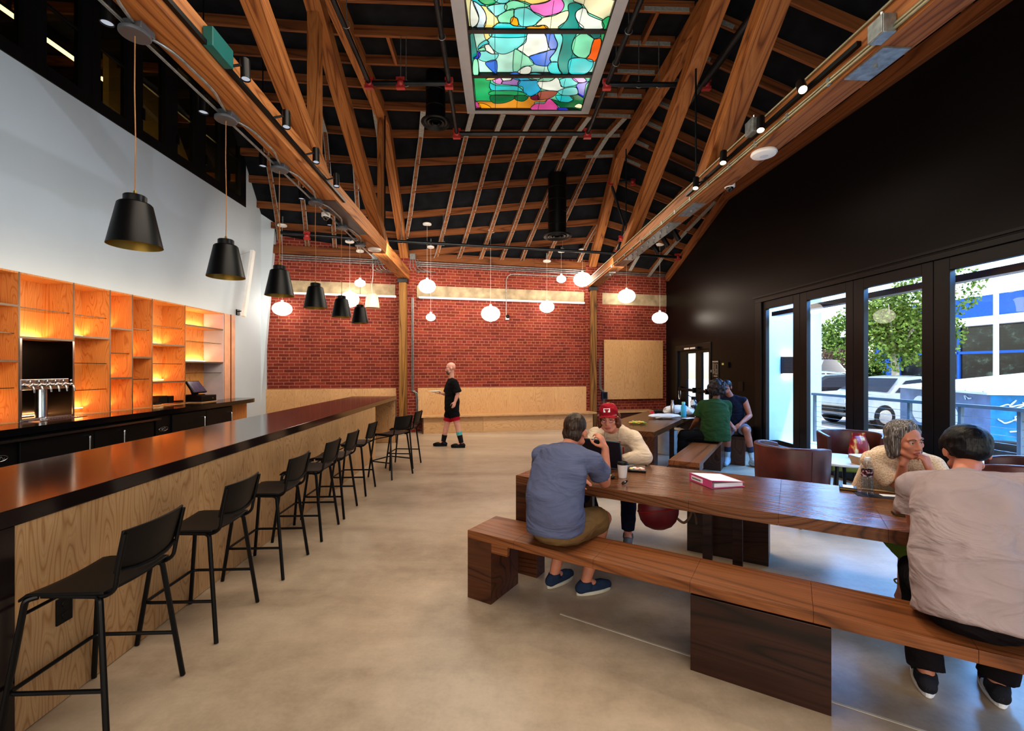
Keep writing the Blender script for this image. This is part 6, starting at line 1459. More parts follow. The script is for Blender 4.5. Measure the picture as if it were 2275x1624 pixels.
b.tube(smoothpath([c+V(0.14, -0.02, 0.10), c+V(0.19, -0.05, 0.07), c+V(0.235, -0.06, 0.12), c+V(0.25, -0.05, 0.19), c+V(0.225, -0.03, 0.26), c+V(0.26, -0.03, 0.34), c+V(0.24, -0.02, 0.39)], 5), 0.011, 8)
b.tube(smoothpath([c+V(0.24, -0.055, 0.16), c+V(0.27, -0.06, 0.15), c+V(0.285, -0.06, 0.10), c+V(0.29, -0.06, 0.06)], 4), 0.008, 6); b.build('strap', plain('brown_cord', (92, 66, 46), 0.6), r, smooth=True)
# ---------------------------------------------------------------- far table clutter
M['bag_white'] = plain('white_bag_plastic', (236, 236, 238), 0.5, var=0.03)
r = crumple('carrier_bag', 'white plastic carrier bag with red print lying on the far table', 'bag', G(1468, 930, 0.77), 0.24, 0.12, 0.045, M['bag_white'], 8)
c = G(1450, 925, 0.77); MB().ell(c+V(-0.02, -0.03, 0.075), 0.045, 0.04, 0.012, Matrix.Rotation(0.5, 3, 'X'), 14, 8).build('red_print', plain('red_print', (190, 36, 44), 0.5), r, smooth=True)
crumple('carrier_bag', 'white rumpled carrier bag standing behind the steel flask', 'bag', G(1503, 920, 0.77), 0.22, 0.14, 0.075, M['bag_white'], 12)
crumple('carrier_bag', 'small white plastic bag beside the turquoise flask', 'bag', G(1530, 922, 0.77), 0.10, 0.09, 0.055, M['bag_white'], 21)
c = G(1470, 919, 0.77); r = thing('black_pouch', 'black pouch lying on the far table behind the carrier bag', 'pouch', c)
MB().box(c+V(0, 0, 0.035), (0.28, 0.14, 0.065), yaw(-0.1)).build('case', M['black_plastic'], r, bevel=0.025, seg=3); MB().tube([c+V(-0.12, -0.075, 0.05), c+V(0.12, -0.095, 0.05)], 0.004, 6).build('zip', M['steel'], r)
def flask(label, c, rad, h, mat, capmat, cap='screw'):
    r = thing('drink_flask', label, 'bottle', c); c = Vector(c)
    MB().lathe([(rad*0.94, 0), (rad, 0.006), (rad, h*0.68), (rad*0.62, h*0.82), (rad*0.6, h*0.86)], c, 24).build('body', mat, r, smooth=True)
    MB().lathe([(rad*0.66, h*0.86), (rad*0.66, h*0.99), (rad*0.6, h)], c, 20).build('cap', capmat, r, smooth=True); return r
flask('slim brushed steel flask on the far table', G(1494, 922, 0.77), 0.036, 0.27, M['steel'], M['steel'])
flask('turquoise flask with pale cap on the far table', G(1518.5, 926, 0.77), 0.045, 0.26, plain('turquoise_enamel', (70, 176, 200), 0.4, var=0.12), plain('mint_cap', (150, 222, 214), 0.4))
c = G(1541, 920, 0.77)
t = NT('sticker_bottle'); co = t.coords(rnd=False, scale=(9, 9, 9)); n = t.noise(co, 1.4, 2); cc = t.ramp(n, [(0.42, lin((24, 28, 30))), (0.5, lin((224, 230, 228))), (0.60, lin((224, 230, 228))), (0.64, lin((170, 40, 50)))]); t.bsdf(cc, 0.4)
r = thing('sports_bottle', 'sticker-covered sports bottle with black loop cap on the far table', 'bottle', c)
MB().lathe([(0.055, 0), (0.06, 0.008), (0.06, 0.22), (0.04, 0.26), (0.036, 0.27)], c, 24).build('body', t.mat, r, smooth=True)
MB().lathe([(0.042, 0.27), (0.042, 0.32), (0.035, 0.325)], c, 20).build('cap', M['black_plastic'], r, smooth=True)
MB().tube(smoothpath([c+V(-0.03, 0, 0.31), c+V(-0.07, 0, 0.33), c+V(-0.10, 0, 0.35), c+V(-0.11, 0, 0.335)], 4), 0.007, 6).build('loop', M['black_plastic'], r, smooth=True)
c = G(1416, 943, 0.77); r = thing('salad_tray', 'clear tray of green and yellow salad on the far table', 'food tray', c)
MB().lathe([(0.10, 0.001), (0.11, 0.004), (0.16, 0.04), (0.165, 0.042)], c, 28, sy=0.75, cap1=False).build('clear_tray', M['clear'], r, smooth=True)
random.seed(2)
for k in range(26):
    a = random.uniform(0, 2*PI); q = random.uniform(0, 0.12); MB().ell(c+V(q*math.cos(a), q*0.7*math.sin(a), 0.022+0.02*random.random()), 0.03, 0.022, 0.014, yaw(a), 10, 6).build('salad_piece', M[random.choice(['f_green', 'f_lime', 'f_lime', 'f_egg'])], r, smooth=True)
c = G(1530, 929, 0.77); r = thing('paper_sheet', 'white sheet of paper at the far table edge', 'paper', c); MB().box(c+V(0, 0, 0.001), (0.24, 0.12, 0.0015), yaw(0.6)).build('sheet', M['paper'], r)
# ---------------------------------------------------------------- round table items
c = V(3.72, 5.12, 0.596)
p0 = G(1917, 1031, 0.596); r = thing('takeout_carton', 'open kraft takeout carton on the round side table', 'carton', p0)
b = MB(); b.hexa([p0+V(x*0.8, y*0.8, 0) for x, y in ((-0.10, -0.07), (0.10, -0.07), (0.10, 0.07), (-0.10, 0.07))], [p0+V(x, y, 0.085) for x, y in ((-0.10, -0.07), (0.10, -0.07), (0.10, 0.07), (-0.10, 0.07))]); b.build('box', plain('kraft_card', (178, 134, 92), 0.7), r)
MB().hexa([p0+V(-0.1, -0.07, 0.086), p0+V(0.1, -0.07, 0.086), p0+V(0.1, 0.07, 0.086), p0+V(-0.1, 0.07, 0.086)], [p0+V(-0.1, -0.07, 0.088), p0+V(0.1, -0.07, 0.088), p0+V(0.1, 0.07, 0.096), p0+V(-0.1, 0.07, 0.096)]).build('lid_flap', M['paper'], r)
q = G(1908, 1017, 0.596); r = thing('snack_bag', 'red foil snack bag standing on the round side table', 'bag', q)
t = NT('foil_print'); co = t.coords(rnd=False, scale=(14, 14, 9)); n = t.noise(co, 1.0, 3); cc = t.ramp(n, [(0.40, lin((128, 14, 22))), (0.50, lin((168, 26, 28))), (0.56, lin((206, 150, 70))), (0.64, lin((226, 206, 160)))]); fm = t.bsdf(cc, 0.3)
b = MB(); vs_ = []; nz = 9; nn = 20
for k in range(nz):
    s = k/(nz-1); w = 0.11*(1-0.35*s**3); th = 0.055*math.sin(PI*min(1, 0.25+s*0.75))**0.8+0.004
    for j in range(nn):
        a = 2*PI*j/nn; vs_.append(q+V(w*math.copysign(abs(math.cos(a))**0.7, math.cos(a))*(1+0.05*math.sin(5*a+k)), th*math.sin(a), 0.001+0.25*s))
b.add(vs_, [(k*nn+j, k*nn+(j+1) % nn, (k+1)*nn+(j+1) % nn, (k+1)*nn+j) for k in range(nz-1) for j in range(nn)]+[tuple(range(nn))[::-1], tuple((nz-1)*nn+j for j in range(nn))])
b.build('foil', fm, r, smooth=True)
MB().hexa([q+V(x, y, 0.25) for x, y in ((-0.075, -0.004), (0.075, -0.004), (0.075, 0.004), (-0.075, 0.004))], [q+V(x, y, 0.285) for x, y in ((-0.08, -0.004), (0.08, -0.004), (0.08, 0.004), (-0.08, 0.004))]).build('crimped_top', fm, r)
# ---------------------------------------------------------------- people
def soft(o, vox, it=4, disp=0.0, dscale=0.1, seed=0):
    m = o.modifiers.new('skin', 'REMESH'); m.mode = 'VOXEL'; m.voxel_size = vox; m.use_smooth_shade = True
    m = o.modifiers.new('smooth', 'SMOOTH'); m.factor = 0.5; m.iterations = it
    if disp:
        tx = bpy.data.textures.new('folds', 'CLOUDS'); tx.noise_scale = dscale; tx.noise_depth = 2
        m = o.modifiers.new('folds', 'DISPLACE'); m.texture = tx; m.strength = disp; m.mid_level = 0.5; m.texture_coords = 'LOCAL'
    return o
def skin_mat(name, c): 
    t = NT(name); co = t.coords(rnd=False); c = lin(c); n = t.noise(co, 9, 3); n2 = t.noise(co, 120, 2)
    col = t.ramp(n, [(0.3, tuple(x*0.82 for x in c[:3])+(1,)), (0.7, (min(1, c[0]*1.1), c[1]*1.02, c[2]*1.0, 1))])
    m = t.bsdf(col, 0.5, 0, 0.35, n2, 0.08, 0.003); return m
def cloth_mat(name, c, var=0.08, bump=0.25, bscale=260, rough=0.9):
    t = NT(name); co = t.coords(rnd=False); c = lin(c); n = t.noise(co, 5, 4, 0.6)
    cf = t.coords(rnd=False, scale=(1.6, 1.6, 3.4), rot=(0.5, 0.35, 0)); f = t.noise(cf, 2.2, 3, 0.5, 1.2); w = t.noise(co, bscale, 1)
    k = t.math('ADD', t.math('MULTIPLY', n, 0.5), t.math('MULTIPLY', f, 0.5))
    col = t.ramp(k, [(0.3, tuple(x*(1-2.0*var) for x in c[:3])+(1,)), (0.65, tuple(min(1, x*(1+var)) for x in c[:3])+(1,))])
    h = t.math('ADD', t.math('MULTIPLY', f, 2.6), t.math('MULTIPLY', w, 0.05))
    return t.bsdf(col, rough, 0, 0.2, h, bump*2.2, 0.03)
def hair_mat(name, c, sc=(60, 60, 6), grey=None):
    t = NT(name); co = t.coords(rnd=False, scale=sc); n = t.noise(co, 1.6, 3, 0.6); c = lin(c); hi = lin(grey) if grey else tuple(min(1, x*1.9+0.01) for x in c[:3])+(1,)
    col = t.ramp(n, [(0.35, tuple(x*0.45 for x in c[:3])+(1,)), (0.52, c), (0.72, hi)])
    return t.bsdf(col, 0.42, 0, 0.3, n, 0.3, 0.010)
def frame(fwd, up=(0, 0, 1)):
    f = Vector(fwd).normalized(); x = f.cross(Vector(up)).normalized(); u = x.cross(f)
    return Matrix((x, f, u)).transposed()
def pitch_yaw(fwd2, pitch=0, roll=0):
    f = V(fwd2[0], fwd2[1], 0).normalized(); R = frame(f)
    return R @ Matrix.Rotation(pitch, 3, 'X') @ Matrix.Rotation(roll, 3, 'Y')
def head_mesh(b, c, R, s=1.0, female=False):
    c = Vector(c); p = lambda x, y, z: c+R @ (V(x, y, z)*s)
    b.ell(p(0, -0.012, 0.03), 0.076*s, 0.096*s, 0.088*s, R, 24, 16)
    b.ell(p(0, 0.022, -0.035), 0.062*s, 0.070*s, 0.082*s, R, 20, 14)
    b.ell(p(0, 0.052, -0.092), 0.034*s, 0.032*s, 0.026*s, R, 14, 10)
    for sx in (-1, 1):
        b.ell(p(sx*0.042, 0.055, -0.022), 0.026*s, 0.026*s, 0.026*s, R)
        b.cap(p(sx*0.052, 0.03, -0.07), p(sx*0.02, 0.062, -0.098), 0.022*s, 0.018*s)
        b.cap(p(sx*0.014, 0.084, 0.026), p(sx*0.05, 0.070, 0.024), 0.010*s, 0.009*s)
        b.ell(p(sx*0.084, -0.008, -0.012), 0.011*s, 0.021*s, 0.033*s, R @ Matrix.Rotation(-sx*0.35, 3, 'Z'))
        b.ell(p(sx*0.012, 0.097, -0.039), 0.009*s, 0.009*s, 0.008*s, R)
    b.cap(p(0, 0.084, 0.018), p(0, 0.103, -0.034), 0.009*s, 0.0115*s)
    b.cap(p(-0.018, 0.083, -0.066), p(0.018, 0.083, -0.066), 0.008*s); b.cap(p(-0.014, 0.082, -0.076), p(0.014, 0.082, -0.076), 0.008*s)
def face_parts(root, c, R, s, iris, brow, lips=None):
    c = Vector(c); p = lambda x, y, z: c+R @ (V(x, y, z)*s)
    for sx in (-1, 1):
        e = MB().ell(p(sx*0.031, 0.072, 0.004), 0.0125*s, nu=14, nv=10).build('eye', M['eye_white'], root, smooth=True)
        MB().ell(p(sx*0.031, 0.081, 0.003), 0.0058*s, 0.0058*s, 0.0058*s, nu=10, nv=8).build('iris', iris, e, smooth=True)
        MB().tube(smoothpath([p(sx*0.016, 0.0855, 0.006), p(sx*0.031, 0.0865, 0.0115), p(sx*0.047, 0.078, 0.005)], 4), 0.0028*s, 6).build('eyelid', root.data.materials[0], root, smooth=True)
        MB().tube(smoothpath([p(sx*0.014, 0.092, 0.024), p(sx*0.032, 0.090, 0.031), p(sx*0.054, 0.076, 0.024)], 4), [0.0035*s]*4+[0.0032*s]*4+[0.0018*s], 6).build('eyebrow', brow, root, smooth=True)
    if lips:
        b = MB(); b.tube(smoothpath([p(-0.024, 0.083, -0.070), p(-0.008, 0.0905, -0.064), p(0, 0.091, -0.066), p(0.008, 0.0905, -0.064), p(0.024, 0.083, -0.070)], 3), 0.0042*s, 6); b.tube(smoothpath([p(-0.022, 0.083, -0.072), p(0, 0.090, -0.077), p(0.022, 0.083, -0.072)], 4), 0.0048*s, 6); b.build('lips', lips, root, smooth=True)
def hand(b, w, R, curl=(0.5, 0.5, 0.55, 0.6), thumb=0.3, side=1, s=1.0):
    # local: y along the fingers, z back of the hand, x * side towards the thumb
    w = Vector(w); T = lambda v: w+R @ (V(v[0]*side, v[1], v[2])*s)
    for x, y1 in ((-0.030, 0.082), (-0.010, 0.090), (0.012, 0.092), (0.030, 0.086)): b.cap(T((x*0.55, 0.012, 0)), T((x, y1, 0)), 0.0155*s, 0.0115*s, 10)
    b.cap(T((0, -0.02, 0)), T((0, 0.02, 0)), 0.024*s, 0.024*s, 12)
    for k, (x, y, l, r) in enumerate(((0.031, 0.086, 0.072, 0.0086), (0.011, 0.092, 0.080, 0.0089), (-0.010, 0.090, 0.074, 0.0086), (-0.030, 0.082, 0.058, 0.0078))):
        q = V(x, y, 0); a = 0.0; d = [0.46, 0.30, 0.24]
        for j in range(3):
            a += curl[k]*(0.75, 1.15, 0.8)[j]; e = q+V(x*0.05, math.cos(a), -math.sin(a))*l*d[j]*1.0
            b.cap(T(q), T(e), r*s*(1-0.07*j), r*s*(0.94-0.08*j), 10); q = e
    q = V(0.026, 0.022, -0.006); a1 = q+V(0.030, 0.030, -0.010-0.02*thumb); a2 = a1+V(0.010-0.016*thumb, 0.030, -0.012-0.015*thumb); a3 = a2+V(0.002-0.02*thumb, 0.024, -0.006-0.006*thumb)
    b.cap(T(q), T(a1), 0.0155*s, 0.0115*s, 10); b.cap(T(a1), T(a2), 0.0108*s, 0.0098*s, 10); b.cap(T(a2), T(a3), 0.0098*s, 0.0082*s, 10)
def limb_hand_frame(el, wr, back, fdir=None):
    y = (Vector(fdir) if fdir is not None else (Vector(wr)-Vector(el))).normalized(); z = Vector(back); z = (z-y*z.dot(y)).normalized(); x = y.cross(z)
    return Matrix((x, y, z)).transposed()
M['eye_white'] = plain('eye_white', (226, 222, 216), 0.25, var=0.01); M['iris_dark'] = plain('iris_dark', (38, 28, 22), 0.2); M['brow_dark'] = plain('brow_dark', (40, 30, 26), 0.8); M['brow_auburn'] = plain('brow_auburn', (92, 56, 36), 0.8); M['brow_grey'] = plain('brow_grey', (92, 86, 84), 0.8)
def person(label, J, skin, w=1.0, hs=1.0, foot=True, vox=0.007, female=False):
    b = MB(); lat = (J['shR']-J['shL']).normalized(); pel = (J['hipL']+J['hipR'])/2; nk = J['neck']; bl = J.get('belly', pel.lerp(nk, 0.38)); ch = J.get('chest', pel.lerp(nk, 0.72))
    b.etube([(pel-V(0, 0, 0.07), 0.12*w, 0.09*w), (pel, 0.155*w, 0.115*w), (bl, 0.145*w, 0.11*w), (ch, 0.155*w, 0.11*w), (nk.lerp(ch, 0.25), 0.12*w, 0.075*w), (nk, 0.055, 0.055)], lat)
    b.cap(J['shL'].lerp(nk, 0.12)-V(0, 0, 0.01), J['shR'].lerp(nk, 0.12)-V(0, 0, 0.01), 0.056*w, 0.056*w)
    hc, R = J['head'], J['hR']; hb = hc+R @ (V(0, -0.018, -0.05)*hs)
    b.cap(nk-V(0, 0, 0.02), hb, 0.056*(0.85 if female else 1), 0.05*(0.85 if female else 1)); b.cap(nk.lerp(hb, 0.10), J['shL'].lerp(nk, 0.40)-V(0, 0, 0.02), 0.032, 0.036); b.cap(nk.lerp(hb, 0.10), J['shR'].lerp(nk, 0.40)-V(0, 0, 0.02), 0.032, 0.036)
    head_mesh(b, hc, R, hs, female)
    f = 0.82 if female else 1.0
    for s_ in 'LR':
        sh, el, wr = J['sh'+s_], J['el'+s_], J['wr'+s_]
        b.cap(sh, sh.lerp(el, 0.55), 0.055*f*w, 0.049*f*w); b.cap(sh.lerp(el, 0.55), el, 0.048*f*w, 0.038*f)
        b.cap(el, el.lerp(wr, 0.35), 0.040*f, 0.042*f); b.cap(el.lerp(wr, 0.35), wr, 0.042*f, 0.026*f)
        hR, curl, th = J['hand'+s_]; hand(b, wr, hR, curl, th, 1 if s_ == 'L' else -1, 0.90*(0.92 if female else 1))
        hp, kn, an = J['hip'+s_], J['kn'+s_], J['an'+s_]
        b.cap(hp, kn, 0.086*w, 0.06*f); b.cap(kn, kn.lerp(an, 0.35)+V(0, 0, 0), 0.055*f, 0.056*f); b.cap(kn.lerp(an, 0.35), an, 0.056*f, 0.037*f)
        if foot:
            td = J['toe'+s_]-an; td.z = 0; td.normalize(); he = V(an.x, an.y, 0.034)-td*0.035; ba = V(an.x, an.y, 0.030)+td*0.12
            b.cap(an, he, 0.036*f, 0.032*f); b.cap(he, ba, 0.034*f, 0.034*f); b.cap(ba, ba+td*0.055-V(0, 0, 0.008), 0.034*f, 0.022*f); b.cap(an, ba, 0.036*f, 0.03*f)
    o = b.build('person', skin); soft(o, vox, 3); tag(o, label, 'person'); return o
def tee(root, J, mat, hem, w=1.0, sl=0.6, name='shirt', rad=(0.082, 0.092), longs=None, vox=0.011, disp=0.026, collar=True, belly=1.0, seed=0, sleeves=True):
    b = MB(); lat = (J['shR']-J['shL']).normalized(); pel = (J['hipL']+J['hipR'])/2; nk = J['neck']; bl = J.get('belly', pel.lerp(nk, 0.38)); ch = J.get('chest', pel.lerp(nk, 0.72))
    b.etube([(hem, 0.185*w, 0.145*w*belly), (hem.lerp(bl, 0.6), 0.188*w, 0.15*w*belly), (bl, 0.18*w, 0.142*w*belly), (ch, 0.182*w, 0.132*w), (nk.lerp(ch, 0.38), 0.165*w, 0.105*w), (nk.lerp(ch, 0.12)-V(0, 0, 0.005), 0.104*w, 0.088), (nk+V(0, 0, 0.010), 0.072, 0.068)], lat, 32)
    b.cap(J['shL'].lerp(nk, 0.10)-V(0, 0, 0.004), J['shR'].lerp(nk, 0.10)-V(0, 0, 0.004), 0.070*w, 0.070*w)
    for s_ in 'LR': b.cap(nk-V(0, 0, 0.008), J['sh'+s_].lerp(nk, 0.35)-V(0, 0, 0.004), 0.056, 0.062)
    if sleeves:
        for s_ in 'LR':
            sh, el, wr = J['sh'+s_], J['el'+s_], J['wr'+s_]
            if longs:
                b.cap(sh, el, rad[0], rad[1]*0.78); b.tube([el, el.lerp(wr, 0.5), el.lerp(wr, longs)], [rad[1]*0.76, rad[1]*0.66, rad[1]*0.46], 16); b.ell(el, rad[1]*0.80)
            else:
                b.ell(sh, rad[0]); b.tube([sh, sh.lerp(el, sl*0.5), sh.lerp(el, sl)], [rad[0], rad[0], rad[1]], 18)
    o = b.build(name, mat, root); soft(o, vox, 4, disp, 0.16, seed); return o
def shorts(root, J, mat, frac=0.8, w=1.0, name='shorts', taper=0.10, top=None, vox=0.011, disp=0.012, seat=None, calf=None, rend=0.09):
    b = MB(); lat = (J['hipR']-J['hipL']).normalized(); pel = (J['hipL']+J['hipR'])/2; top = top or pel.lerp(J['neck'], 0.22)
    low = V(pel.x, pel.y, (seat if seat is not None else pel.z-0.1)+0.004)
    b.etube([(low, 0.15*w, 0.125*w), (low.lerp(pel, 0.4), 0.178*w, 0.15*w), (pel, 0.185*w, 0.15*w), (top, 0.168*w, 0.135*w)], lat, 28)
    for s_ in 'LR':
        hp, kn, an = J['hip'+s_], J['kn'+s_], J['an'+s_]
        if calf is None: b.tube([hp, hp.lerp(kn, frac*0.5), hp.lerp(kn, frac)], [0.108*w, 0.104*w, taper], 18); b.ell(hp, 0.106*w)
        else:
            b.cap(hp, kn, 0.104*w, 0.078); b.tube([kn, kn.lerp(an, 0.5), kn.lerp(an, calf)], [0.076, 0.070, rend], 16)
    o = b.build(name, mat, root); soft(o, vox, 4, disp, 0.08); return o
def shoe(root, an, toe, mat, solemat, name='shoe', h=0.085, extra=None):
    td = toe-an; td.z = 0; td.normalize(); sd = V(td.y, -td.x, 0); c = V(an.x, an.y, 0)
    b = MB(); hl = c-td*0.055
    b.ell(hl+V(0, 0, 0.055)+td*0.02, 0.040, 0.040, 0.045); b.cap(hl+td*0.01+V(0, 0, 0.048), c+td*0.13+V(0, 0, 0.042), 0.040, 0.044); b.cap(c+td*0.13+V(0, 0, 0.042), c+td*0.185+V(0, 0, 0.036), 0.044, 0.032)
    b.tube([c+V(0, 0, 0.05), c+V(0, 0, h+0.01)], [0.050, 0.045], 16)
    o = b.build(name, mat, root); soft(o, 0.007, 3)
    s_ = MB(); pts = []
    for k in range(24):
        a = 2*PI*k/24; l = 0.145*math.cos(a); ww = 0.046*math.sin(a)*(1+0.12*math.cos(a)); pts.append(c+td*(l+0.066)+sd*ww)
    s_.hexa([p+V(0, 0, 0.001) for p in pts], [p+V(0, 0, 0.026) for p in pts]); s_.build('sole', solemat, o, bevel=0.005)
    return o
SEAT = 0.475
# --- A: person in the blue T-shirt, back to us on the near bench
A = dict(hipL=V(0.225, 3.06, 0.565), hipR=V(0.385, 2.97, 0.565), neck=V(0.375, 3.12, 1.075), belly=V(0.280, 2.99, 0.75), chest=V(0.320, 3.04, 0.94), shL=V(0.212, 3.215, 1.0), shR=V(0.535, 3.02, 1.0),
         elL=V(0.235, 3.42, 0.84), wrL=V(0.47, 3.33, 0.805), elR=V(0.655, 3.19, 0.815), wrR=V(0.672, 3.26, 1.045), knL=V(0.44, 3.44, 0.53), knR=V(0.665, 3.29, 0.53), anL=V(0.315, 3.37, 0.09), anR=V(0.53, 3.25, 0.09), toeL=V(0.45, 3.5, 0), toeR=V(0.74, 3.34, 0), head=V(0.450, 3.22, 1.175), hR=pitch_yaw((0.50, 0.87), -0.12, 0.10))
A['handL'] = (limb_hand_frame(A['elL'], A['wrL'], (0, 0, 1)), (0.5, 0.5, 0.5, 0.5), 0.3); A['handR'] = (limb_hand_frame(A['elR'], A['wrR'], (0.75, -0.6, 0.1), (-0.35, 0.1, 0.9)), (1.0, 0.75, 0.6, 0.5), 1.1)
skA = skin_mat('skin_tanned', (196, 134, 108)); pA = person('person in a blue T-shirt and khaki shorts seated on the near bench, arm raised', A, skA, 1.08, 0.98)
tee(pA, A, cloth_mat('heather_blue_jersey', (98, 104, 132)), V(0.285, 2.985, 0.555), 1.08, 0.60, rad=(0.074, 0.084), belly=1.14)
shorts(pA, A, cloth_mat('khaki_twill', (124, 98, 64)), 0.84, 1.0, taper=0.098, seat=SEAT)
b = MB(); hp = lambda x, y, z: A['head']+A['hR'] @ V(x, y, z)
b.ell(hp(0, -0.022, 0.040), 0.080, 0.098, 0.090, A['hR']); b.ell(hp(0, -0.055, -0.018), 0.072, 0.056, 0.07, A['hR']); o = b.build('hair', hair_mat('salt_brown_hair', (58, 42, 33), (70, 70, 10), (98, 80, 66)), pA); soft(o, 0.006, 3, 0.006, 0.02)
b = MB(); b.etube([(A['neck']+V(0.0, 0, -0.012), 0.074, 0.070), (A['neck']+V(0.006, 0.006, 0.020), 0.066, 0.062)], (0.85, -0.52, 0)); o = b.build('collar', bpy.data.materials['heather_blue_jersey'], pA); soft(o, 0.006, 2)
for s_ in 'LR': shoe(pA, A['an'+s_], A['toe'+s_], cloth_mat('navy_canvas_'+s_, (44, 58, 82)), plain('pale_sole_'+s_, (196, 190, 176), 0.6))
# --- B: person in the red cap
B = dict(hipL=V(1.17, 4.48, 0.565), hipR=V(1.02, 4.57, 0.565), neck=V(0.945, 4.20, 1.055), belly=V(1.06, 4.46, 0.74), chest=V(1.0, 4.33, 0.92), shL=V(1.095, 4.10, 0.985), shR=V(0.79, 4.29, 0.985), elL=V(1.165, 3.98, 0.835), wrL=V(0.955, 3.97, 0.82), elR=V(0.70, 4.12, 0.85), wrR=V(0.79, 3.98, 0.82),
         knL=V(1.06, 4.11, 0.52), knR=V(0.67, 4.20, 0.52), anL=V(1.075, 4.19, 0.09), anR=V(0.83, 4.36, 0.09), toeL=V(1.03, 4.03, 0), toeR=V(0.75, 4.22, 0), head=V(0.868, 4.06, 1.165), hR=pitch_yaw((-0.34, -0.94), -0.10, 0.06))
B['handL'] = (limb_hand_frame(B['elL'], B['wrL'], (0, 0, 1), (-0.9, -0.2, -0.1)), (0.4, 0.4, 0.4, 0.4), 0.3); B['handR'] = (limb_hand_frame(B['elR'], B['wrR'], (0, 0, 1), (0.4, -0.9, 0)), (0.4, 0.4, 0.4, 0.4), 0.3)
skB = skin_mat('skin_ruddy', (214, 150, 128)); pB = person('person in a red cap, glasses and oatmeal hoodie leaning over the laptop', B, skB, 1.0, 0.95)
tee(pB, B, cloth_mat('oatmeal_fleece', (206, 186, 164)), V(1.09, 4.53, 0.60), 1.06, longs=0.95, name='hoodie', rad=(0.078, 0.088), belly=1.1)
hd = lambda x, y, z: B['head']+B['hR'] @ (V(x, y, z)*0.95)
fB = V(-0.40, -0.9, 0).normalized(); lB = V(-0.9, 0.40, 0).normalized()
b = MB(); cB = B['chest']+fB*0.112; nB = B['neck']+fB*0.055
b.etube([(cB+V(0, 0, -0.16), 0.055, 0.02), (cB+V(0, 0, 0.02), 0.06, 0.02), (nB+V(0, 0, -0.02), 0.05, 0.02)], lB); o = b.build('undershirt', cloth_mat('grey_tee', (186, 172, 158)), pB); soft(o, 0.006, 3)
b = MB()
for sx in (-1, 1): b.tube(smoothpath([nB+lB*(0.062*sx)+V(0, 0, 0.02), nB+lB*(0.06*sx)+fB*0.022+V(0, 0, -0.08), cB+lB*(0.07*sx)+fB*0.008+V(0, 0, -0.02), cB+lB*(0.075*sx)+V(0, 0, -0.17)], 5), 0.012, 8)
b.cap(B['neck']+lB*0.07-fB*0.02+V(0, 0, 0.01), B['neck']-fB*0.08+V(0, 0, 0.01), 0.035, 0.04); b.cap(B['neck']-lB*0.07-fB*0.02+V(0, 0, 0.01), B['neck']-fB*0.08+V(0, 0, 0.01), 0.035, 0.04); o = b.build('hood', bpy.data.materials['oatmeal_fleece'], pB); soft(o, 0.007, 3)
b = MB()
for sx in (-1, 1): b.tube(smoothpath([nB+lB*(0.045*sx)+fB*0.025+V(0, 0, -0.03), cB+lB*(0.05*sx)+fB*0.03+V(0, 0, 0.03), cB+lB*(0.055*sx)+fB*0.024+V(0, 0, -0.07)], 5), 0.004, 6)
b.build('drawstring', M['paper'], pB, smooth=True)
MB().tube(smoothpath([nB-lB*0.07+fB*0.03+V(0, 0, -0.10), cB-lB*0.085+fB*0.02+V(0, 0, -0.02), cB-lB*0.09+fB*0.015+V(0, 0, -0.1)], 5), 0.007, 6).build('red_cord', plain('red_cord', (178, 34, 44), 0.6), pB, smooth=True)
b = MB(); random.seed(4)
for k in range(110):
    a = random.uniform(-2.15, 2.15); z = random.uniform(-0.07, 0.03); b.ell(hd(0.094*math.sin(a), -0.015-0.082*math.cos(a), z), 0.020, nu=8, nv=6)
o = b.build('curly_hair', hair_mat('auburn_hair', (104, 60, 34), (40, 40, 40)), pB); soft(o, 0.006, 1, 0.008, 0.015)
RB = B['hR']; prof = [(0.094, 0.0), (0.095, 0.02), (0.088, 0.055), (0.066, 0.085), (0.03, 0.098), (0.002, 0.10)]
b = MB(); b.lathe([(r*0.95, z*0.95) for r, z in prof], hd(0, -0.012, 0.050), 28, RB, sx=0.93, sy=1.1); cap = b.build('cap', [cloth_mat('maroon_cotton', (150, 28, 44)), cloth_mat('cream_mesh', (222, 184, 150), bscale=500)], pB, smooth=True)
for pgon in cap.data.polygons:
    l = RB.transposed() @ (pgon.center-hd(0, -0.012, 0.050))
    pgon.material_index = 1 if l.y < -0.012 else 0
vs_ = []; nn = 15
for k in range(nn):
    a = PI*(k/(nn-1)); x = 0.084*math.cos(a); y0_ = 0.072*math.sin(a)**0.7+0.01; y1_ = 0.012+0.135*math.sin(a)**0.75
    vs_ += [hd(x, y0_, 0.054-0.02*(x/0.084)**2), hd(x*1.0, y1_, 0.048-0.030*(x/0.084)**2)]
b = MB(); n0 = len(vs_); b.add(vs_+[p-RB @ V(0, 0, 0.004) for p in vs_], [(2*k, 2*k+2, 2*k+3, 2*k+1) for k in range(nn-1)]+[(n0+2*k+1, n0+2*k+3, n0+2*k+2, n0+2*k) for k in range(nn-1)]+[(2*k+1, 2*k+3, n0+2*k+3, n0+2*k+1) for k in range(nn-1)]); b.build('cap_brim', bpy.data.materials['maroon_cotton'], cap, smooth=True)
b = MB(); q = [hd(x, 0.0935-(z-0.08)*0.40-abs(x)*0.15, z) for x, z in ((-0.03, 0.080), (0.0, 0.080), (0.03, 0.080), (0.03, 0.114), (0.0, 0.114), (-0.03, 0.114))]; b.prism(q, RB @ V(0, -0.006, 0)); b.build('white_patch', M['paper'], cap)
b = MB()
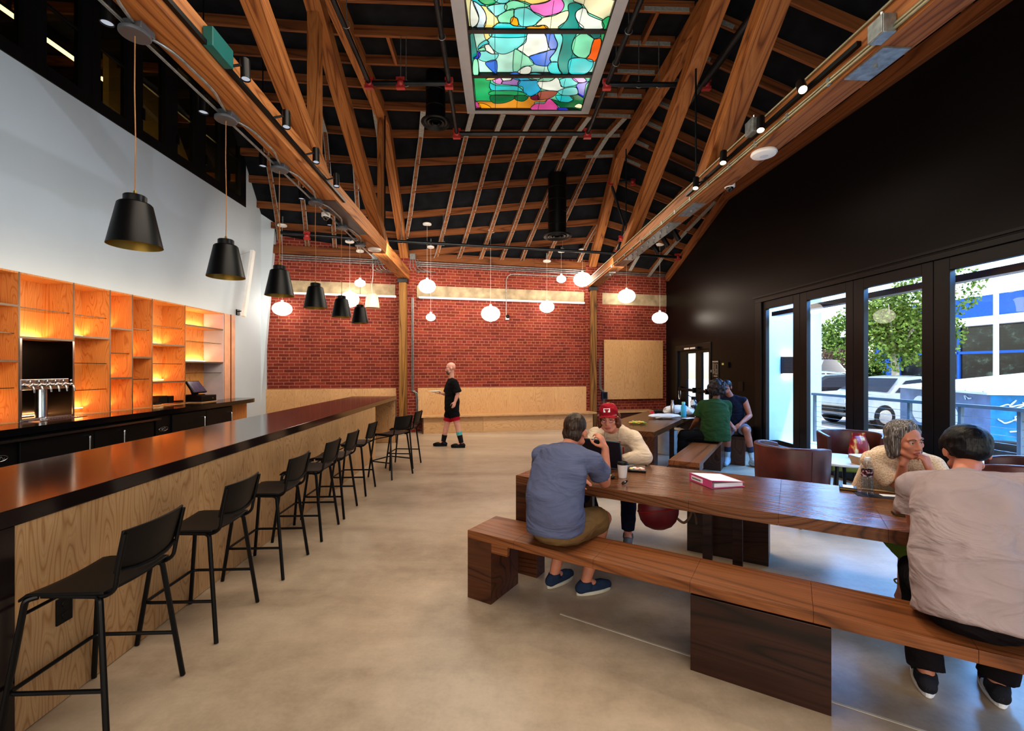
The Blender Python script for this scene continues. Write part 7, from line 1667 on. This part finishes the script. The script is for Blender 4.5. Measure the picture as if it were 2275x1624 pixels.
for r0 in (0.089, 0.097, 0.105): b.tube([hd(x, 0.0938-(r0-0.08)*0.40-abs(x)*0.15, r0) for x in (-0.018, 0.0, 0.018)], 0.0009, 4)
b.build('patch_stitching', plain('patch_red', (176, 70, 80), 0.6), cap)
face_parts(pB, B['head'], B['hR'], 0.95, M['iris_dark'], M['brow_auburn'], plain('lip_tone', (176, 92, 84), 0.5))
b = MB()
for sx in (-1, 1):
    b.tube([hd(sx*0.031+0.021*math.cos(a), 0.095-0.01*abs(math.cos(a)), -0.002+0.018*math.sin(a)) for a in [k*PI/10 for k in range(20)]], 0.0014, 5, True); b.tube([hd(sx*0.052, 0.085, 0.002), hd(sx*0.082, 0.0, 0.0)], 0.0014, 5)
b.tube([hd(-0.01, 0.096, 0.0), hd(0.01, 0.096, 0.0)], 0.0014, 5); gl = b.build('glasses', M['brass'], pB, smooth=True)
b = MB()
for sx in (-1, 1): b.add([hd(sx*0.031+0.02*math.cos(a), 0.094-0.01*abs(math.cos(a)), -0.002+0.017*math.sin(a)) for a in [k*PI/8 for k in range(16)]], [tuple(range(16))])
b.build('tinted_lens', glass_mat('rose_lens', (0.80, 0.62, 0.72, 1), 1.0), gl)
shorts(pB, B, cloth_mat('navy_denim', (22, 26, 48)), name='trousers', calf=0.9, rend=0.062, seat=SEAT)
for s_ in 'LR': shoe(pB, B['an'+s_], B['toe'+s_], cloth_mat('grey_shoe_'+s_, (96, 100, 110)), M['paper'])
# --- C: person in the green top on the far bench
C = dict(hipL=V(3.02, 6.98, 0.565), hipR=V(3.20, 7.10, 0.565), neck=V(3.17, 7.05, 1.115), belly=V(3.14, 6.99, 0.76), chest=V(3.15, 7.0, 0.95), shL=V(2.985, 7.07, 1.04), shR=V(3.36, 7.09, 1.04), elL=V(2.91, 7.12, 0.80), wrL=V(2.90, 7.30, 0.66), elR=V(3.42, 7.25, 0.82), wrR=V(3.28, 7.40, 0.70),
         knL=V(2.68, 7.10, 0.55), knR=V(2.78, 7.34, 0.55), anL=V(2.66, 7.14, 0.09), anR=V(2.80, 7.40, 0.09), toeL=V(2.48, 7.2, 0), toeR=V(2.62, 7.45, 0), head=V(3.235, 7.10, 1.285), hR=pitch_yaw((0.75, 0.66), 0.0))
for s_ in 'LR': C['hand'+s_] = (limb_hand_frame(C['el'+s_], C['wr'+s_], (0, -0.3, 1)), (0.5, 0.5, 0.5, 0.5), 0.4)
skC = skin_mat('skin_brown', (120, 78, 60)); pC = person('person in a dark green top with curly hair, seated by the far table', C, skC, 1.06, 0.98, vox=0.009)
tee(pC, C, cloth_mat('bottle_green_jersey', (44, 72, 40)), V(3.14, 6.99, 0.51), 1.18, 0.75, name='top', belly=1.15, rad=(0.085, 0.085))
shorts(pC, C, cloth_mat('black_trousers', (18, 18, 20)), name='trousers', calf=0.92, rend=0.06, seat=SEAT)
b = MB(); random.seed(9); hc = C['head']
b.ell(hc+V(-0.02, -0.015, 0.035), 0.125, 0.125, 0.13)
for k in range(120):
    d = V(random.gauss(0, 1), random.gauss(0, 1), random.gauss(0, 1)).normalized()
    f_ = C['hR'].transposed() @ d
    if f_.y > 0.45 and f_.z < 0.5: continue
    b.ell(hc+V(-0.02, -0.015, 0.03)+V(d.x*0.125, d.y*0.125, d.z*0.125), 0.026, nu=8, nv=6)
o = b.build('curly_hair', hair_mat('dark_curls', (46, 40, 44), (60, 60, 60)), pC); soft(o, 0.010, 3, 0.02, 0.03)
for s_ in 'LR': shoe(pC, C['an'+s_], C['toe'+s_], M['black_plastic'], M['black_metal'])
# --- D: person in a sleeveless navy top
D = dict(hipL=V(3.95, 7.80, 0.565), hipR=V(3.79, 7.89, 0.565), neck=V(3.775, 7.79, 1.13), shL=V(3.955, 7.70, 1.07), shR=V(3.60, 7.87, 1.07), elL=V(4.02, 7.64, 0.82), wrL=V(3.80, 7.52, 0.70), elR=V(3.60, 7.75, 0.82), wrR=V(3.66, 7.55, 0.68),
         knL=V(3.86, 7.45, 0.60), knR=V(3.60, 7.55, 0.56), anL=V(3.975, 7.46, 0.10), anR=V(3.62, 7.6, 0.10), toeL=V(4.02, 7.30, 0), toeR=V(3.52, 7.45, 0), head=V(3.665, 7.74, 1.30), hR=pitch_yaw((-0.6, -0.8), 0.0))
for s_ in 'LR': D['hand'+s_] = (limb_hand_frame(D['el'+s_], D['wr'+s_], (0, -0.3, 1)), (0.5, 0.5, 0.5, 0.5), 0.4)
skD = skin_mat('skin_deep_tan', (168, 112, 92)); pD = person('person in a sleeveless navy top and pale socks, behind the person in green', D, skD, 1.0, 0.95, vox=0.009)
tee(pD, D, cloth_mat('navy_cotton', (24, 28, 44)), V(3.87, 7.83, 0.56), 1.02, name='sleeveless_top', sleeves=False)
shorts(pD, D, cloth_mat('grey_shorts', (120, 124, 140)), 0.75, 1.0, seat=SEAT)
b = MB(); b.ell(D['head']+D['hR'] @ V(0, -0.02, 0.035), 0.085, 0.10, 0.09, D['hR']); o = b.build('hair', hair_mat('black_hair_d', (24, 22, 26)), pD); soft(o, 0.008, 2, 0.006, 0.02)
face_parts(pD, D['head'], D['hR'], 0.95, M['iris_dark'], M['brow_dark'])
for s_ in 'LR':
    an, kn, toe = D['an'+s_], D['kn'+s_], D['toe'+s_]; td = (toe-an); td.z = 0; td.normalize(); sm = M.setdefault('sock_pale', cloth_mat('pale_sock', (176, 196, 208)))
    b = MB(); b.tube([an.lerp(kn, 0.38), an.lerp(kn, 0.15), an], [0.054, 0.046, 0.044], 14); b.cap(an, V(an.x, an.y, 0.046)-td*0.035, 0.052, 0.046); b.cap(an, V(an.x, an.y, 0.045)+td*0.12, 0.052, 0.042); b.cap(V(an.x, an.y, 0.046)-td*0.03, V(an.x, an.y, 0.042)+td*0.19, 0.046, 0.036); o = b.build('sock', sm, pD); soft(o, 0.008, 2)
    MB().tube([an.lerp(kn, 0.28), an.lerp(kn, 0.46)], [0.053, 0.058], 18).build('sock_band', plain('navy_sock_'+s_, (32, 48, 72), 0.9), o, smooth=True)
# --- E: grey-haired person resting the chin on both hands
E = dict(hipL=V(2.87, 3.43, 0.565), hipR=V(2.72, 3.52, 0.565), neck=V(2.665, 3.10, 1.045), belly=V(2.77, 3.38, 0.74), chest=V(2.72, 3.22, 0.92), shL=V(2.80, 3.01, 0.975), shR=V(2.535, 3.19, 0.975), elL=V(2.78, 2.86, 0.81), wrL=V(2.612, 2.83, 0.985), elR=V(2.615, 3.05, 0.81), wrR=V(2.535, 2.93, 1.015),
         knL=V(2.86, 3.02, 0.53), knR=V(2.70, 3.08, 0.52), anL=V(2.90, 3.10, 0.10), anR=V(2.685, 3.11, 0.10), toeL=V(2.82, 2.93, 0), toeR=V(2.66, 2.93, 0), head=V(2.565, 2.945, 1.15), hR=pitch_yaw((0.04, -1.0), -0.10, 0.10))
E['handL'] = (limb_hand_frame(E['elL'], E['wrL'], (0.2, -0.9, 0.2), (-0.2, 0.15, 0.9)), (1.25, 1.2, 1.2, 1.2), 0.9); E['handR'] = (limb_hand_frame(E['elR'], E['wrR'], (-0.3, -0.9, 0.3), (0.35, 0.0, 0.75)), (1.35, 1.3, 1.3, 1.3), 1.0)
skE = skin_mat('skin_light_warm', (206, 142, 116)); pE = person('person with grey bobbed hair and cream crochet top, chin resting on hands', E, skE, 0.92, 0.94, female=True, vox=0.006)
t = NT('cream_crochet'); co = t.coords(rnd=False); v = t.n.new('ShaderNodeTexVoronoi'); v.inputs['Scale'].default_value = 95; t.link(co, v.inputs['Vector']); cz = t.coords(rnd=False, scale=(0, 0, 1)); wv = t.noise(cz, 24, 1)
cc = t.ramp(t.math('ADD', t.math('MULTIPLY', v.outputs[0], 0.7), t.math('MULTIPLY', wv, 0.45)), [(0.22, lin((160, 130, 104))), (0.40, lin((208, 182, 154))), (0.7, lin((226, 204, 178)))]); M['crochet'] = t.bsdf(cc, 0.9, 0, 0.2, v.outputs[0], 0.35, 0.008)
tee(pE, E, M['crochet'], V(2.79, 3.44, 0.58), 0.98, 0.80, name='crochet_top', rad=(0.066, 0.070), disp=0.010, vox=0.009)
hE = lambda x, y, z: E['head']+E['hR'] @ (V(x, y, z)*0.94)
b = MB(); b.ell(hE(0, -0.036, 0.047), 0.092, 0.100, 0.092, E['hR']); b.ell(hE(0, -0.062, -0.02), 0.085, 0.072, 0.10, E['hR'])
for sx in (-1, 1):
    b.cap(hE(sx*0.074, -0.01, 0.03), hE(sx*0.078, 0.012, -0.085), 0.030, 0.022); b.cap(hE(sx*0.06, -0.05, 0.0), hE(sx*0.07, -0.035, -0.105), 0.045, 0.03)
    b.cap(hE(sx*0.02, 0.035, 0.108), hE(sx*0.076, 0.005, 0.05), 0.022, 0.022)
b.cap(hE(0.03, 0.040, 0.100), hE(-0.03, 0.0, 0.112), 0.022, 0.032); o = b.build('grey_bob', hair_mat('silver_hair', (96, 90, 88), (90, 90, 5), (196, 192, 188)), pE); soft(o, 0.006, 5, 0.003, 0.06)
face_parts(pE, E['head'], E['hR'], 0.94, M['iris_dark'], M['brow_grey'], plain('red_lips', (150, 66, 66), 0.45))
lat = (E['hipR']-E['hipL']).normalized(); pel = (E['hipL']+E['hipR'])/2; kn = (E['knL']+E['knR'])/2
b = MB(); b.etube([(pel+V(0, 0.02, 0.10), 0.15, 0.12), (pel, 0.175, 0.125), (pel.lerp(kn, 0.5)+V(0, 0, -0.01), 0.19, 0.115), (kn+V(-0.02, -0.03, -0.01), 0.185, 0.10)], lat, 28)
b.prism([V(2.46, 3.13, 0.53), V(2.76, 3.0, 0.53), V(2.74, 3.0, 0.40), V(2.64, 3.04, 0.30), V(2.56, 3.09, 0.40)], V(0.03, 0.05, 0))
o = b.build('skirt', cloth_mat('olive_green_skirt', (92, 104, 40)), pE); soft(o, 0.010, 3, 0.014, 0.07)
for s_ in 'LR': 
    an = E['an'+s_]
    if s_ == 'R': 
        b = MB()
        for k in range(22):
            a = 2*PI*k/22; b.ell(an+V(0.043*math.cos(a), 0.043*math.sin(a), 0.045+0.008*math.sin(a)), 0.006, nu=8, nv=6)
        b.build('beaded_anklet', plain('green_gold_beads', (126, 126, 60), 0.3, metal=0.4), pE, smooth=True)
    td = E['toe'+s_]-an; td.z = 0; td.normalize(); sd = V(td.y, -td.x, 0); c = V(an.x, an.y, 0)
    s2 = MB(); pts = [c+td*(0.125*math.cos(2*PI*k/20)+0.07)+sd*0.042*math.sin(2*PI*k/20) for k in range(20)]; s2.hexa([p+V(0, 0, 0.001) for p in pts], [p+V(0, 0, 0.010) for p in pts])
    s2.tube(smoothpath([c+td*0.10+sd*0.042+V(0, 0, 0.012), c+td*0.10+V(0, 0, 0.068), c+td*0.10-sd*0.042+V(0, 0, 0.012)], 5), 0.006, 6); s2.build('sandal', plain('tan_sandal', (104, 74, 48), 0.6) if 'tan_sandal' not in bpy.data.materials else bpy.data.materials['tan_sandal'], pE, smooth=True)
# --- F: person in the white T-shirt, back to us
Fp = dict(hipL=V(1.955, 2.03, 0.57), hipR=V(2.115, 1.93, 0.57), neck=V(2.215, 2.215, 1.08), belly=V(2.08, 2.04, 0.78), chest=V(2.155, 2.13, 0.98), shL=V(2.058, 2.305, 1.015), shR=V(2.42, 2.085, 1.05), elL=V(2.085, 2.335, 0.83), wrL=V(2.30, 2.46, 0.81), elR=V(2.45, 2.25, 0.83), wrR=V(2.42, 2.47, 0.81),
         knL=V(2.16, 2.42, 0.54), knR=V(2.44, 2.22, 0.54), anL=V(2.085, 2.28, 0.10), anR=V(2.37, 2.21, 0.10), toeL=V(2.20, 2.45, 0), toeR=V(2.48, 2.37, 0), head=V(2.345, 2.335, 1.195), hR=pitch_yaw((0.50, 0.87), -0.30))
for s_ in 'LR': Fp['hand'+s_] = (limb_hand_frame(Fp['el'+s_], Fp['wr'+s_], (0, 0, 1)), (0.4, 0.4, 0.4, 0.4), 0.4)
skF = skin_mat('skin_f', (196, 132, 108)); pF = person('person in a white T-shirt with black hair, back turned, on the near bench', Fp, skF, 1.06, 0.98)
tee(pF, Fp, cloth_mat('white_cotton', (170, 154, 154), var=0.05), V(2.035, 1.972, 0.508), 1.22, 0.72, name='white_tshirt', rad=(0.078, 0.096), belly=1.15, disp=0.034)
b = MB(); hF = lambda x, y, z: Fp['head']+Fp['hR'] @ (V(x, y, z)*0.98)
b.ell(hF(0, -0.014, 0.042), 0.100, 0.116, 0.094, Fp['hR']); b.ell(hF(0, -0.06, -0.0), 0.086, 0.062, 0.066, Fp['hR'])
for sx in (-1, 1): b.cap(hF(sx*0.085, 0.0, 0.045), hF(sx*0.088, 0.01, 0.01), 0.022, 0.018)
o = b.build('black_hair', hair_mat('glossy_black_hair', (12, 10, 13), (90, 90, 10), (26, 23, 28)), pF); soft(o, 0.006, 3, 0.006, 0.025)
b = MB(); b.etube([(Fp['neck']+V(0.0, 0, -0.012), 0.076, 0.072), (Fp['neck']+V(0.010, 0.012, 0.020), 0.067, 0.063)], (0.85, -0.52, 0)); o = b.build('collar', bpy.data.materials['white_cotton'], pF); soft(o, 0.006, 2)
shorts(pF, Fp, cloth_mat('black_denim', (30, 24, 27)), name='trousers', calf=0.99, rend=0.078, seat=SEAT)
for s_ in 'LR':
    an, toe = Fp['an'+s_], Fp['toe'+s_]; o = shoe(pF, an, toe, cloth_mat('black_white_trainer_'+s_, (44, 44, 50)), M['paper']); td = (toe-an); td.z = 0; td.normalize(); sd = V(td.y, -td.x, 0); c = V(an.x, an.y, 0)
    b = MB()
    for sx in (-1, 1): b.ell(c+td*0.03+sd*0.040*sx+V(0, 0, 0.05), 0.035, 0.012, 0.018, frame(V(-td.y, td.x, 0)) if False else yaw(math.atan2(td.y, td.x)))
    b.ell(c-td*0.068+V(0, 0, 0.05), 0.012, 0.028, 0.022, yaw(math.atan2(td.y, td.x))); b.build('white_panel', plain('white_trainer_panel_'+s_, (214, 210, 204), 0.6), o, smooth=True)
    hl = c-td*0.082+V(0, 0, 0.05)
    MB().tube([hl-sd*0.012+V(0, 0, -0.007), hl-sd*0.008+V(0, 0, 0.008), hl+V(0, 0, -0.006), hl+sd*0.004+V(0, 0, 0.008)], 0.002, 5).build('heel_letter', M['ink'], o)
# --- G: walking person with a plate
gx = lambda px, py, Y=9.3: P(px, py, Y)
Gp = dict(hipL=gx(1006, 905, 9.22), hipR=gx(1002, 905, 9.40), neck=gx(1003, 842), belly=gx(1004, 882), chest=gx(1004, 862), shL=gx(1009, 851, 9.13), shR=gx(1000, 851, 9.48), elL=gx(1017, 876, 9.10), wrL=gx(1011, 893, 9.06), elR=gx(992, 876, 9.50), wrR=gx(982, 874, 9.42),
          knL=gx(1016, 944, 9.22), knR=gx(992, 946, 9.40), anL=gx(1025, 978, 9.22), anR=gx(985, 984, 9.40), toeL=gx(1000, 985, 9.22), toeR=gx(965, 985, 9.40), head=gx(1001, 818), hR=pitch_yaw((-0.97, -0.2), -0.12))
for s_ in 'LR': Gp['an'+s_].z = 0.10
Gp['handL'] = (limb_hand_frame(Gp['elL'], Gp['wrL'], (0.3, -1, 0)), (0.4, 0.4, 0.45, 0.5), 0.3); Gp['handR'] = (limb_hand_frame(Gp['elR'], Gp['wrR'], (0, 0, -1), (-1, -0.1, 0)), (0.15, 0.15, 0.2, 0.2), 0.2)
skG = skin_mat('skin_pink', (222, 168, 152)); pG = person('bald bearded person in a black T-shirt walking with a white plate', Gp, skG, 1.0, 1.0, vox=0.009)
tee(pG, Gp, cloth_mat('black_jersey', (20, 20, 24)), gx(1004, 908), 1.0, 0.85, name='black_tshirt')
shorts(pG, Gp, cloth_mat('black_shorts', (22, 22, 26)), 0.55, 1.0, taper=0.105)
b = MB()
for s_ in 'LR':
    hp, kn = Gp['hip'+s_], Gp['kn'+s_]; b.tube([hp.lerp(kn, 0.35), hp.lerp(kn, 0.74)], [0.092, 0.090], 16)
b.build('red_leggings', cloth_mat('crimson_leggings', (176, 26, 50)), pG, smooth=True)
b = MB(); b.ell(Gp['head']+Gp['hR'] @ V(0, 0.052, -0.078), 0.055, 0.05, 0.055, Gp['hR']); o = b.build('beard', hair_mat('grey_beard', (110, 92, 84)), pG); soft(o, 0.008, 2)
face_parts(pG, Gp['head'], Gp['hR'], 1.0, M['iris_dark'], M['brow_dark'])
for s_ in 'LR':
    an, kn = Gp['an'+s_], Gp['kn'+s_]; MB().tube([an, an.lerp(kn, 0.42)], [0.046, 0.056], 16).build('black_sock', plain('black_sock_'+s_, (18, 18, 22), 0.9), pG, smooth=True)
    shoe(pG, an, Gp['toe'+s_], M['black_plastic'], M['black_metal'])
MB().tube([Gp['anL'].lerp(Gp['knL'], 0.44), Gp['anL'].lerp(Gp['knL'], 0.62)], [0.059, 0.062], 16).build('teal_calf_tattoo', plain('teal_tattoo', (96, 190, 190), 0.6, var=0.2, nscale=30), pG, smooth=True)
c = Gp['wrR']+V(-0.14, 0, 0.025); r = thing('plate', 'white plate carried by the walking person', 'plate', c)
MB().lathe([(0.05, 0), (0.07, 0.004), (0.125, 0.022), (0.13, 0.026), (0.07, 0.010), (0.002, 0.008)], c, 32, cap1=True).build('dish', M['white_enamel'], r, smooth=True)
# ---------------------------------------------------------------- light
def area(name, loc, rot, sx, sy, e, c=(1, 1, 1), spread=None):
    l = bpy.data.lights.new(name, 'AREA'); l.shape = 'RECTANGLE'; l.size = sx; l.size_y = sy; l.energy = e; l.color = c
    if spread: l.spread = spread
    o = bpy.data.objects.new(name, l); COL.objects.link(o); o.location = loc; o.rotation_euler = rot; return o
def spot(name, loc, target, e, c=(1, 0.85, 0.66), ang=60, blend=0.6, r=0.04):
    l = bpy.data.lights.new(name, 'SPOT'); l.energy = e; l.color = c; l.spot_size = math.radians(ang); l.spot_blend = blend; l.shadow_soft_size = r
    o = bpy.data.objects.new(name, l); COL.objects.link(o); o.location = loc
    d = Vector(target)-Vector(loc); o.rotation_euler = d.to_track_quat('-Z', 'Y').to_euler(); return o
def point(name, loc, e, c=(1, 0.85, 0.66), r=0.1):
    l = bpy.data.lights.new(name, 'POINT'); l.energy = e; l.color = c; l.shadow_soft_size = r
    o = bpy.data.objects.new(name, l); COL.objects.link(o); o.location = loc; return o
W = bpy.data.worlds.new('sky'); SC.world = W; W.use_nodes = True
nt = W.node_tree; nt.nodes.clear()
wo = nt.nodes.new('ShaderNodeOutputWorld'); bg = nt.nodes.new('ShaderNodeBackground'); sk = nt.nodes.new('ShaderNodeTexSky')
sk.sky_type = 'NISHITA'; sk.sun_disc = False; sk.sun_elevation = math.radians(52); sk.sun_rotation = math.radians(-130); sk.air_density = 1.2; sk.dust_density = 1.5
nt.links.new(sk.outputs[0], bg.inputs[0]); bg.inputs[1].default_value = 0.42; nt.links.new(bg.outputs[0], wo.inputs[0])
s = bpy.data.lights.new('sun', 'SUN'); s.energy = 3.2; s.angle = math.radians(0.6); s.color = (1, 0.95, 0.88)
so = bpy.data.objects.new('sun', s); COL.objects.link(so); so.location = (0, 0, 20); so.rotation_euler = V(-0.27, 0.35, -1.0).to_track_quat('-Z', 'Y').to_euler()
# added lamp in place of daylight through the glass front
# unseen blue lamp under the canopy edge, shining in through the folding doors
area('sky_glow', (6.35, 5.0, 3.75), (0, math.radians(48), 0), 1.0, 11.0, 1400, (0.17, 0.45, 1.0))
# warm fill lamps added in mid-air, two facing down and one up
area('house_light_near', (-0.4, 2.6, 5.5), (0, 0, 0), 3.0, 4.0, 110, (1.0, 0.88, 0.74))
area('house_light_far', (0.0, 8.4, 4.5), (0, 0, 0), 4.0, 3.0, 85, (1.0, 0.90, 0.76))
area('house_uplight', (0, 4.8, 2.9), (PI, 0, 0), 4.0, 8.0, 80, (1.0, 0.86, 0.70))
area('wash_brick', (-0.6, 9.3, 3.9), (math.radians(66), 0, TH_B), 8.0, 0.5, 130, (1.0, 0.86, 0.72))  # added lamp without a fixture, brightens the brick
area('street_front', (0.0, -3.9, 2.4), (math.radians(90), 0, 0), 8.0, 3.0, 230, (1.0, 0.93, 0.84))  # unseen fill lamp added behind the camera, no opening there
area('wall_wash', (-3.0, 5.0, 3.2), (0, math.radians(100), 0), 1.2, 9.0, 26, (0.72, 0.88, 1.0))  # cool lamp added in mid-air to lift the white wall
area('niche_wash', L(0.75, 6.6, 2.2), (0, math.radians(80), TH_L), 0.4, 5.0, 30, (1.0, 0.76, 0.52))  # warm lamp added before the niche to brighten the shelves
spot('wall_beam', V(rtx(3.6)-0.3, 3.6, 3.9), V(-5.6, 4.6, 3.2), 150, (0.84, 0.92, 1.0), 62, 0.9, 0.05)
for c_ in SPOTS: spot('track_beam', c_, c_+V(-0.5, -0.6, -2.6), 60, (1, 0.84, 0.62), 80, 0.8, 0.05)
for (y0_, y1_, z_) in LEDS: area('shelf_glow', L(DEP+0.05, (y0_+y1_)/2, z_+0.03), (PI, math.radians(-18), TH_L), 0.03, (y1_-y0_)*0.85, 3.2*(y1_-y0_), (1.0, 0.60, 0.28))
for y_ in (8.2, 9.0, 9.8): point('loft_lamp', L(-0.75, y_, 5.35), 7, (1.0, 0.84, 0.5), 0.1)  # unseen lamps added so the loft wall shows
for y_ in (2.5, 4.5, 6.2): point('loft_lamp', L(-2.2, y_, 5.5), 14, (1.0, 0.84, 0.5), 0.2)  # more unseen fill added deeper in the loft
SC.view_settings.view_transform = 'Standard'; SC.view_settings.look = 'Medium High Contrast'; SC.view_settings.exposure = 0.36
cy = SC.cycles
cy.max_bounces = 6; cy.diffuse_bounces = 3; cy.glossy_bounces = 3; cy.transmission_bounces = 6; cy.transparent_max_bounces = 10
cy.caustics_reflective = False; cy.caustics_refractive = False; cy.sample_clamp_indirect = 4.0
cy.use_denoising = True
